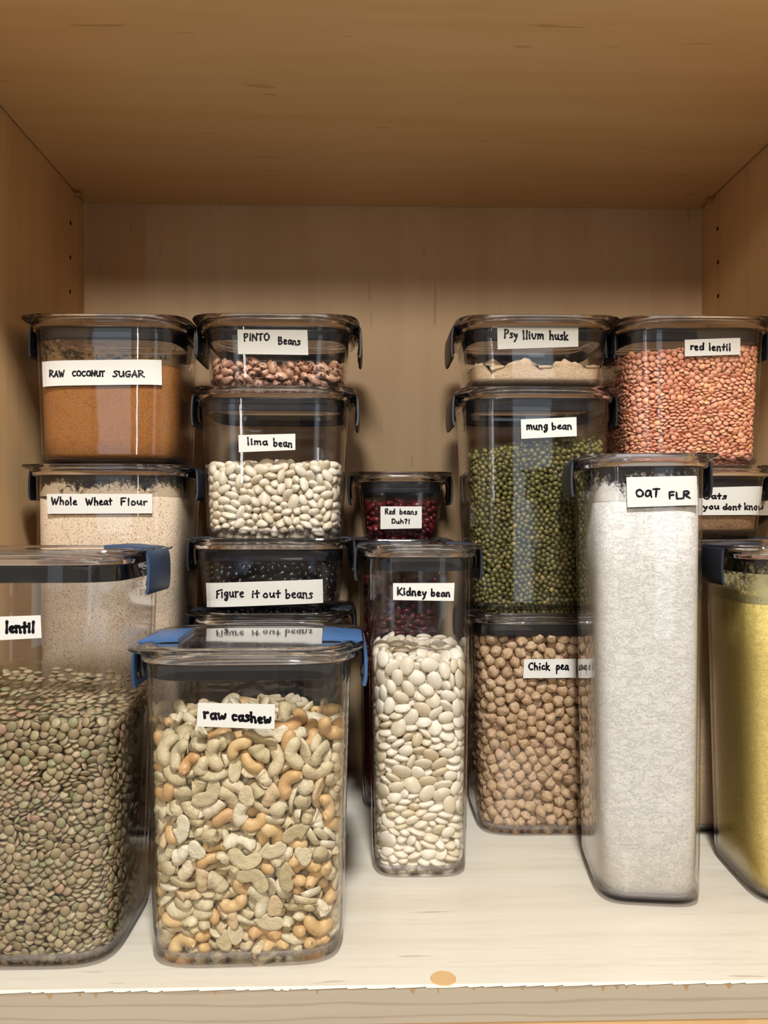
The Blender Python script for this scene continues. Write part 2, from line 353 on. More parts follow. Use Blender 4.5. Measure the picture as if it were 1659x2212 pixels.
def container(sz, h, x, y, z, rot, label, latch='latch', lid_dx=0):
    d = SIZES[sz]; a0, b0, a1, b1 = d['a0'], d['b0'], d['a1'], d['b1']
    e = bpy.data.objects.new('storage_container', None); COL.objects.link(e)
    e.location = (x*CM, y*CM, z*CM); e.rotation_euler = (0, 0, math.radians(rot))
    tag(e, label, 'container', 'clear storage containers in the cabinet')
    c = dict(sz=sz, h=h, e=e)
    top = h-.75
    loft('base', [(a0-o, b0-o, zz) for o, zz in ((1.25, .16), (1.05, .0), (.88, .0), (.80, .16), (.45, .18), (.20, .28), (.05, .48), (.0, .97), (WALL, .97), (WALL+.08, .66), (WALL+.36, .46), (1.2, .40))], mat=M['glass_base'], parent=e)
    secs = [(a0, b0, .98)]
    for t in (.25, .5, .75, .93): secs.append((*half(sz, h, 1+(top-1)*t), 1+(top-1)*t))
    secs += [(a1+.02, b1+.02, top-.25), (a1+.10, b1+.10, top-.18), (a1+.10, b1+.10, top-.05), (a1, b1, top), (a1-WALL, b1-WALL, top)]
    for t in (.9, .5, .2): q = half(sz, h, 1+(top-1)*t); secs.append((q[0]-WALL, q[1]-WALL, 1+(top-1)*t))
    secs += [(a0-WALL, b0-WALL, .98)]
    c['body'] = loft('body', secs, closed=True, mat=M['body'], parent=e)
    # lid: recessed plate, raised rim, flared flange, lower lip, plug wall
    pr = [(-1.3,-.32),(-.62,-.34),(-.54,-.5),(-.51,-1.75),(-.41,-1.75),(-.43,-.56),(-.52,-.40),(-.58,-.02),(-1.3,0)]
    c['lid'] = loft('lid', [(a1+o, b1+o, h+zz) for o, zz in pr], n=4.6, mat=M['lid'], parent=e)
    pr = [(-.52,.0),(-.34,.07),(-.12,.10),(.10,.10),(.28,.03),(.42,.0),(.64,.05,5.5),(.82,.03,6.5),(.86,-.05,6.5),(.78,-.16,6),(.50,-.32,5),(.43,-.50),(.42,-.78),(.34,-.86),(.26,-.80),(.20,-.54),(.05,-.46),(-.45,-.42)]
    loft('rim', [(a1+o, b1+o*.92, h+zz, *w_) for o, zz, *w_ in pr], n=4.2, closed=True, mat=M['glass'], parent=e)
    loft('gasket', [(a1+o, b1+o, h+zz) for o, zz in ((-.39,-1.95),(-.27,-1.9),(-.25,-1.3),(-.27,-.80),(-.39,-.85))], closed=True, mat=M['gasket'], parent=e)
    for s in (-1, 1):
        la = strap('latch', [(a1-1.9, h+.03), (a1-1.0, h+.02), (a1-.5, h-.06), (a1-.15, h-.08), (a1+.30, h-.10), (a1+.66, h-.16), (a1+.78, h-.5), (a1+.84, h-1.5), (a1+.80, h-2.6), (a1+.70, h-2.8)], d['lw'], s, M[latch], e, .26)
        for k in (-1, 1):                                    # the clear tabs of the lid that the latch clips over
            tb = strap('latch_tab', [(a1+.50, h-.50), (a1+.72, h-.75), (a1+.74, h-1.6), (a1+.62, h-2.35)], d['lw']*.36, s, M['glass'], la, .14)
            tb.location = (0, k*d['lw']*.24*CM, 0)
    return c
def fill(c, name, mat, z1, label, cat, lump=.15, seed=0, z0=.47, slope=(0, 0), scale=1.0, lumps2=0):
    """a powder filling: follows the inner wall, heaped uneven top"""
    rg = np.random.RandomState(seed); A = angles(); m = len(A); v = []; f = []
    ph = rg.uniform(0, 6.28, (10, 2)); fr = rg.uniform(.5, 2.6, (10, 2))*scale
    def hgt(x, y):
        s = sum(math.sin(x*fr[k,0]+ph[k,0])*math.sin(y*fr[k,1]+ph[k,1])/(1+k*.25) for k in range(10))
        s2 = sum(math.sin(x*fr[k,0]*4+ph[k,1])*math.sin(y*fr[k,1]*4+ph[k,0]) for k in range(10))
        return z1+lump*s*.5+lumps2*s2+slope[0]*x+slope[1]*y
    zs = [z0, z0+.12, z0+.3] + [z0+.3+(z1-z0-.3)*t for t in (.2,.4,.6,.8)]
    for zz in zs:
        a, b = inner(c['sz'], c['h'], zz)
        for t in A: x, y = se_r(a, b, t, 5); v.append((x*CM, y*CM, zz*CM))
    a, b = inner(c['sz'], c['h'], z1)
    R = [1, .97, .93, .87, .8, .72, .63, .54, .45, .35, .25, .15, .06]
    for r in R:
        for t in A:
            x, y = se_r(a*r, b*r, t, 5-2.5*(1-r)); v.append((x*CM, y*CM, (hgt(x, y)-(.05 if r == 1 else 0))*CM))
    K = len(zs)+len(R)
    for i in range(K-1):
        for k in range(m): k2 = (k+1) % m; f.append([i*m+k, i*m+k2, (i+1)*m+k2, (i+1)*m+k])
    f.append([k for k in range(m)][::-1]); f.append([(K-1)*m+k for k in range(m)])
    me = mesh_of(name, v, f); me.shade_smooth()
    o = obj(name, me, mat); o.location = c['e'].location; o.rotation_euler = c['e'].rotation_euler
    return tag(o, label, cat, kind='stuff')
def add_film(c, mat, z0, z1):
    zs = [z0+(z1-z0)*k/4 for k in range(5)]
    o = loft('powder_film', [(*inner(c['sz'], c['h'], zz, .012), zz) for zz in zs], cap0=False, cap1=False, mat=mat, parent=c['e'])
    return tag(o, 'patchy powder dust clinging inside the wall')

# ---- handwriting
GL = {  # glyph: (width, [strokes]); baseline 0, capitals 1 high; a doubled point keeps a corner sharp
 'R': (.62, [[(.05,0),(.06,.5),(.06,.98)],[(.02,.92),(.3,1.02),(.52,.84),(.44,.62),(.1,.52)],[(.1,.52),(.34,.26),(.6,.02)]]),
 'A': (.62, [[(.02,0),(.16,.5),(.3,1),(.3,1),(.42,.5),(.56,0)],[(.1,.36),(.5,.38)]]),
 'W': (.78, [[(.02,.95),(.1,.4),(.18,.02),(.18,.02),(.34,.6),(.36,.7),(.36,.7),(.46,.2),(.52,.02),(.52,.02),(.66,.6),(.76,1)]]),
 'C': (.56, [[(.5,.8),(.38,.94),(.16,.86),(.04,.5),(.14,.12),(.34,.02),(.52,.14)]]),
 'O': (.66, [[(.34,.96),(.12,.84),(.04,.48),(.16,.1),(.38,.03),(.58,.2),(.62,.56),(.5,.86),(.3,.97)]]),
 'N': (.62, [[(.06,0),(.07,.5),(.08,.95),(.08,.95),(.3,.5),(.52,.05),(.52,.05),(.54,.5),(.56,1)]]),
 'U': (.56, [[(.05,.95),(.05,.4),(.14,.06),(.34,.04),(.48,.3),(.5,.95),(.5,.95),(.52,.4),(.56,.02)]]),
 'T': (.56, [[(.3,.95),(.29,.5),(.28,0)],[(.02,.92),(.3,.96),(.56,.97)]]),
 'S': (.56, [[(.54,.86),(.4,.98),(.2,.94),(.14,.74),(.3,.56),(.48,.36),(.42,.1),(.2,.0),(.02,.12)]]),
 'G': (.62, [[(.52,.84),(.36,.96),(.14,.84),(.05,.46),(.16,.08),(.4,.03),(.55,.22),(.56,.44),(.56,.44),(.34,.42)]]),
 'P': (.54, [[(.08,0),(.08,.5),(.1,1)],[(.06,.94),(.3,1.04),(.5,.84),(.4,.56),(.1,.48)]]),
 'I': (.2, [[(.1,1),(.1,.5),(.09,0)]]),
 'B': (.52, [[(.08,0),(.08,.5),(.1,.98)],[(.08,.95),(.34,1.0),(.42,.76),(.3,.56),(.1,.5)],[(.1,.5),(.36,.48),(.5,.24),(.34,.02),(.08,.0)]]),
 'D': (.54, [[(.08,0),(.08,.5),(.08,.92)],[(.04,.9),(.3,.9),(.5,.6),(.46,.2),(.26,.02),(.06,.02)]]),
 'F': (.52, [[(.1,0),(.1,.5),(.1,.95)],[(.08,.93),(.3,.98),(.5,.98)],[(.1,.5),(.42,.54)]]),
 'L': (.5, [[(.08,.95),(.07,.5),(.07,.04),(.07,.04),(.28,.0),(.5,.04)]]),
 'K': (.56, [[(.08,1),(.08,.5),(.08,0)],[(.5,.95),(.3,.66),(.1,.44),(.1,.44),(.3,.22),(.54,.02)]]),
 'Q': (.52, [[(.46,.84),(.26,.92),(.06,.66),(.06,.24),(.22,.06),(.4,.3),(.48,.86),(.48,.86),(.48,.4),(.54,.04)]]),
 'a': (.46, [[(.38,.56),(.22,.62),(.06,.42),(.08,.12),(.22,.03),(.34,.22),(.39,.58),(.39,.58),(.38,.25),(.46,.04)]]),
 'b': (.46, [[(.07,1),(.07,.5),(.07,.04)],[(.07,.34),(.22,.56),(.38,.46),(.4,.2),(.26,.02),(.08,.06)]]),
 'c': (.4, [[(.37,.5),(.24,.6),(.08,.44),(.07,.18),(.2,.03),(.38,.12)]]),
 'd': (.48, [[(.36,.5),(.2,.58),(.05,.38),(.08,.1),(.22,.03),(.36,.2),(.42,1),(.42,1),(.41,.4),(.44,.02)]]),
 'e': (.42, [[(.07,.3),(.24,.34),(.38,.46),(.26,.62),(.1,.5),(.06,.22),(.18,.03),(.4,.1)]]),
 'g': (.46, [[(.38,.54),(.22,.62),(.07,.42),(.12,.16),(.3,.16),(.39,.58),(.39,.58),(.38,.1),(.34,-.24),(.18,-.34),(.04,-.22),(.2,-.06),(.42,.02)]]),
 'h': (.46, [[(.07,1),(.07,.5),(.07,0)],[(.07,.34),(.2,.56),(.34,.52),(.38,.3),(.4,.0)]]),
 'i': (.2, [[(.1,.56),(.1,.3),(.11,.02)],[(.10,.82),(.12,.86)]]),
 'k': (.44, [[(.07,1),(.07,.5),(.06,0)],[(.38,.6),(.2,.38),(.08,.28),(.08,.28),(.24,.16),(.42,.0)]]),
 'l': (.2, [[(.1,1),(.1,.5),(.11,0)]]),
 'm': (.64, [[(.06,.55),(.07,.3),(.07,.02)],[(.07,.4),(.2,.6),(.3,.48),(.31,.04)],[(.31,.4),(.44,.6),(.55,.5),(.57,.2),(.6,.02)]]),
 'n': (.46, [[(.06,.56),(.07,.3),(.07,.0)],[(.07,.4),(.2,.6),(.34,.52),(.37,.25),(.4,.0)]]),
 'o': (.44, [[(.24,.6),(.1,.5),(.05,.26),(.14,.05),(.28,.04),(.39,.22),(.37,.48),(.2,.61)]]),
 'p': (.46, [[(.07,.56),(.08,.1),(.09,-.4)],[(.08,.4),(.22,.6),(.38,.5),(.38,.22),(.24,.06),(.1,.12)]]),
 'r': (.34, [[(.06,.58),(.08,.3),(.08,.02)],[(.08,.36),(.2,.58),(.34,.56)]]),
 's': (.38, [[(.34,.54),(.2,.62),(.1,.5),(.22,.34),(.33,.2),(.24,.03),(.05,.04)]]),
 't': (.34, [[(.18,.9),(.17,.5),(.18,.02)],[(.02,.52),(.18,.55),(.34,.58)]]),
 'u': (.46, [[(.06,.58),(.06,.2),(.16,.03),(.3,.12),(.38,.58),(.38,.58),(.38,.25),(.43,.02)]]),
 'v': (.5, [[(.04,.6),(.1,.2),(.22,.03),(.36,.14),(.44,.6)]]),
 'w': (.56, [[(.04,.58),(.08,.2),(.17,.03),(.28,.36),(.28,.36),(.36,.06),(.46,.16),(.53,.62)]]),
 'y': (.46, [[(.06,.56),(.12,.26),(.24,.22),(.38,.56),(.38,.56),(.32,.1),(.22,-.2),(.1,-.38)]]),
 'f': (.44, [[(.12,0-.06),(.14,.4),(.12,.68)],[(.1,.6),(.26,.78),(.44,.8)],[(.12,.34),(.34,.40)]]),
 '?': (.44, [[(.06,.78),(.2,.98),(.38,.86),(.34,.62),(.2,.46),(.2,.3)],[(.2,.06),(.21,.03)]]),
 '!': (.2, [[(.12,1),(.11,.6),(.1,.32)],[(.09,.06),(.1,.03)]]),
}
def smooth(pts):
    P = [Vector(p) for p in pts]
    for _ in range(2):
        Q = [P[0]]
        for a, b in zip(P, P[1:]):
            if (a-b).length < 1e-6: Q += [a, b]; continue
            Q += [a*.75+b*.25, a*.25+b*.75]
        Q.append(P[-1]); P = Q
    return P
def pix_dir(u, v_):
    d = Vector(((u-829.5)/F_PX, (1106-v_)/F_PX, -1)); return (CAM_M.to_3x3() @ d).normalized()
def to_local(c, u, v_):
    """where the line of sight through a pixel of the photograph meets the front wall of container c: local (x, z) in cm"""
    e = c['e']; R = Matrix.Rotation(-e.rotation_euler[2], 3, 'Z'); o = R @ (cam.location-e.location)*100; d = R @ pix_dir(u, v_)
    yy = -5.35
    for _ in range(6):
        t = (yy-o.y)/d.y; x = o.x+d.x*t; z = o.z+d.z*t; yy = front_y(c, x, z)
    return x, z
def label_on(c, corners, texts, ink=.105, seed=0, curl=0):
    rg = random.Random(seed)
    q = [to_local(c, *p) for p in corners]                  # TL TR BR BL
    nx, nz = 24, 4; v = []; f = []
    for j in range(nz+1):
        for i in range(nx+1):
            s, t = i/nx, j/nz
            x = (q[0][0]*(1-s)+q[1][0]*s)*(1-t)+(q[3][0]*(1-s)+q[2][0]*s)*t; z = (q[0][1]*(1-s)+q[1][1]*s)*(1-t)+(q[3][1]*(1-s)+q[2][1]*s)*t
            v.append((x*CM, (front_y(c, x, z)-.012)*CM, z*CM))
    for j in range(nz):
        for i in range(nx): k = j*(nx+1)+i; f.append([k, k+nx+1, k+nx+2, k+1])
    m = mesh_of('paper_label', v, f); lb = obj('paper_label', m, M['paper'], c['e'])
    sol = lb.modifiers.new('thick', 'SOLIDIFY'); sol.thickness = .00012; sol.offset = 0
    V = []; Fc = []
    def dot(x, z, r):
        b = len(V)
        for k in range(10): a = k*math.pi/5; xx = x+r*math.cos(a); zz = z+r*math.sin(a); V.append((xx*CM, (front_y(c, xx, zz)-.026)*CM, zz*CM))
        Fc.append([b+k for k in range(10)])
    for (word, x0, x1, y0, y1, cap) in texts:
        tot = sum(GL[ch][0]+.10 for ch in word)-.10; cur = 0
        for ch in word:
            wd, strokes = GL[ch]; jy = rg.uniform(-.04, .04); js = rg.uniform(.94, 1.06); jr = rg.uniform(-.05, .05)
            for st in strokes:
                P = smooth([(p[0]+jr*p[1], p[1]*js+jy) for p in st]); W = []
                for p in P:
                    s = (cur+p.x)/tot; W.append(Vector(to_local(c, x0+(x1-x0)*s, y0+(y1-y0)*s-p.y*cap)))
                n = len(W); pr = [ink*.58*(1.0+.18*math.sin(i*.7+seed)) for i in range(n)]
                for i, p in enumerate(W): dot(p.x, p.y, pr[i])
                for i in range(n-1):
                    d = W[i+1]-W[i]
                    if d.length < 1e-5: continue
                    nr = Vector((-d.y, d.x)).normalized(); b = len(V)
                    for p, sg, r in ((W[i], 1, pr[i]), (W[i+1], 1, pr[i+1]), (W[i+1], -1, pr[i+1]), (W[i], -1, pr[i])):
                        g = p+nr*r*sg; V.append((g.x*CM, (front_y(c, g.x, g.y)-.026)*CM, g.y*CM))
                    Fc.append([b+3, b+2, b+1, b])
            cur += wd+.10
    hw = obj('handwriting', mesh_of('handwriting', V, Fc), M['ink'], lb)
    return lb

# ---------------------------------------------------------------- seeds: shapes and where each lies (settled under gravity beforehand)
# ---- shape generators for the dry goods (centimetres) ----
def ico(sub):
    bm = bmesh.new(); bmesh.ops.create_icosphere(bm, subdivisions=sub, radius=1)
    v = np.array([x.co[:] for x in bm.verts]); f = [[q.index for q in p.verts] for p in bm.faces]
    bm.free(); return v, f
def shape_bean(L, W, T, dent=0.0, taper=0.0, sub=3):
    v, f = ico(sub); x, y, z = v[:,0].copy(), v[:,1].copy(), v[:,2].copy()
    w = 1 + taper*x
    X = x*L/2; Y = y*W/2*w; Z = z*T/2*w
    Y = Y + dent*W*(x*x - .35)                    # bend like a bean
    Z = Z*(1 - .18*(y*y))
    return np.stack([X, Y, Z], 1), f
def shape_lentil(D, T, sub=2, seed=0):
    n = 14; v = []; f = []
    v.append((0,0,T/2)); 
    for r, z in ((.45,.44),(.8,.24),(1,.0),(.8,-.24),(.45,-.44)):
        for k in range(n):
            a = 2*math.pi*k/n; v.append((r*D/2*math.cos(a), r*D/2*math.sin(a), z*T))
    v.append((0,0,-T/2))
    for k in range(n):
        k2 = (k+1)%n; f.append([0,1+k,1+k2])
        for j in range(4): f.append([1+j*n+k, 1+(j+1)*n+k, 1+(j+1)*n+k2, 1+j*n+k2])
        f.append([1+4*n+k, 5*n+1, 1+4*n+k2])
    return np.array(v), f
def shape_chickpea(D, seed=0, sub=3):
    v, f = ico(sub); rng = np.random.RandomState(seed)
    r = np.ones(len(v))
    for k in range(5):                            # soft dents and folds
        d = rng.normal(size=3); d /= np.linalg.norm(d); c = v@d
        r -= .09*np.exp(-((c-.55)/.13)**2) - .06*np.exp(-((c-.15)/.25)**2)
    beak = np.exp(-((v[:,0]-1)**2+v[:,1]**2+v[:,2]**2)/.10)
    r += .34*beak
    groove = np.exp(-(v[:,1]/.10)**2)*np.clip(v[:,0]*1.2+.2,0,1)*(v[:,2]>0)
    r -= .16*groove
    v = v*r[:,None]*D/2; v[:,0] *= 1.02; v[:,2] *= .93
    return v, f
def shape_cashew(kind, seed=0):
    """kind: whole / half (split along the seam, flat inner face) / piece / chip"""
    rng = np.random.RandomState(seed)
    R = .66; a0, a1 = -1.75, 1.55; half = False; rad = .47
    if kind == 'small': R, rad = .55, .40
    if kind == 'half': half = True; rad = .46
    if kind == 'shorthalf': half = True; rad = .44; a0, a1 = -.9, 1.3
    if kind == 'piece': a0, a1 = -.55, .85; rad = .50; R = .62
    if kind == 'broken': a0, a1 = -.2, 1.3; rad = .46
    if kind == 'chip': half = True; a0, a1 = -.75, .8; rad = .50
    n, m = 17, 12; v = []; f = []
    cut0 = kind in ('piece','broken','shorthalf'); cut1 = kind in ('piece',)
    for i in range(n):
        t = i/(n-1); a = a0 + (a1-a0)*t
        e0 = 1 if cut0 else 1-(1-min(1,t/.28))**2.2
        e1 = 1 if cut1 else 1-(1-min(1,(1-t)/.28))**2.2
        prof = (max(e0,0)*max(e1,0))**.5*(1.0 - .16*math.sin(math.pi*t)) * (1.08-.16*t)
        r = rad*max(prof,.04)
        jit = rng.uniform(-.06,.06) if (cut0 and i < 2) or (cut1 and i > n-3) else 0
        cx, cz = R*math.cos(a+jit)-R*.55, R*math.sin(a+jit)
        for k in range(m):
            b = 2*math.pi*k/m
            u = math.cos(b)*r*1.02; w = math.sin(b)*r*.92
            if half and w < 0: w *= .06 + .10*abs(math.cos(b))
            rr = 1+.05*math.sin(3*b+seed+4*t)+.04*math.sin(5*t*3+seed*2+b)+rng.uniform(-.025,.025)
            v.append((cx+u*math.cos(a)*rr, w*rr, cz+u*math.sin(a)*rr))
    for i in range(n-1):
        for k in range(m):
            k2 = (k+1)%m; f.append([i*m+k, i*m+k2, (i+1)*m+k2, (i+1)*m+k])
    c0 = len(v); v.append(tuple(np.mean(v[0:m],0)+rng.uniform(-.05,.05,3)))
    v.append(tuple(np.mean(v[(n-1)*m:n*m],0)+rng.uniform(-.05,.05,3)))
    for k in range(m):
        k2 = (k+1)%m; f.append([c0,k2,k]); f.append([c0+1,(n-1)*m+k,(n-1)*m+k2])
    v = np.array(v); v -= (v.max(0)+v.min(0))/2
    return v, f
KINDS = {
 'cashew': ([('whole',1),('small',2),('half',3),('half',4),('shorthalf',5),('piece',6),('broken',7),('chip',8)], [.10,.08,.17,.12,.16,.13,.12,.12]),
}
SHAPES = {
 'cashew': [shape_cashew(k, s) for k, s in KINDS['cashew'][0]],
 'butter': [shape_bean(1.42,1.12,.56,.03,.05), shape_bean(1.28,.90,.55,.05,.0), shape_bean(1.55,1.22,.52,.06,.08), shape_bean(1.12,.82,.55,.02,.04)],
 'lima':   [shape_bean(1.20,.78,.62,.05,.0), shape_bean(1.02,.74,.60,.03,.05), shape_bean(1.38,.88,.64,.06,.0), shape_bean(1.30,1.05,.60,.04,.06)],
 'pinto':  [shape_bean(1.30,.82,.62,.06,.0), shape_bean(1.15,.78,.60,.04,.03), shape_bean(1.42,.85,.60,.07,.0)],
 'red':    [shape_bean(1.30,.72,.58,.08,.0), shape_bean(1.15,.68,.56,.07,.0)],
 'black':  [shape_bean(.95,.62,.52,.05,.0), shape_bean(.85,.60,.50,.05,.0)],
 'chickpea': [shape_chickpea(.98,1), shape_chickpea(.92,2), shape_chickpea(1.02,3), shape_chickpea(.86,4)],
 'mung':   [shape_bean(.58,.46,.45,0,0,2), shape_bean(.52,.45,.44,0,0,2), shape_bean(.62,.47,.46,0,0,2)],
 'lentil': [shape_lentil(.66,.27), shape_lentil(.58,.25), shape_lentil(.70,.26)],
 'redlentil': [shape_lentil(.60,.27), shape_lentil(.53,.25), shape_lentil(.64,.28)],
}

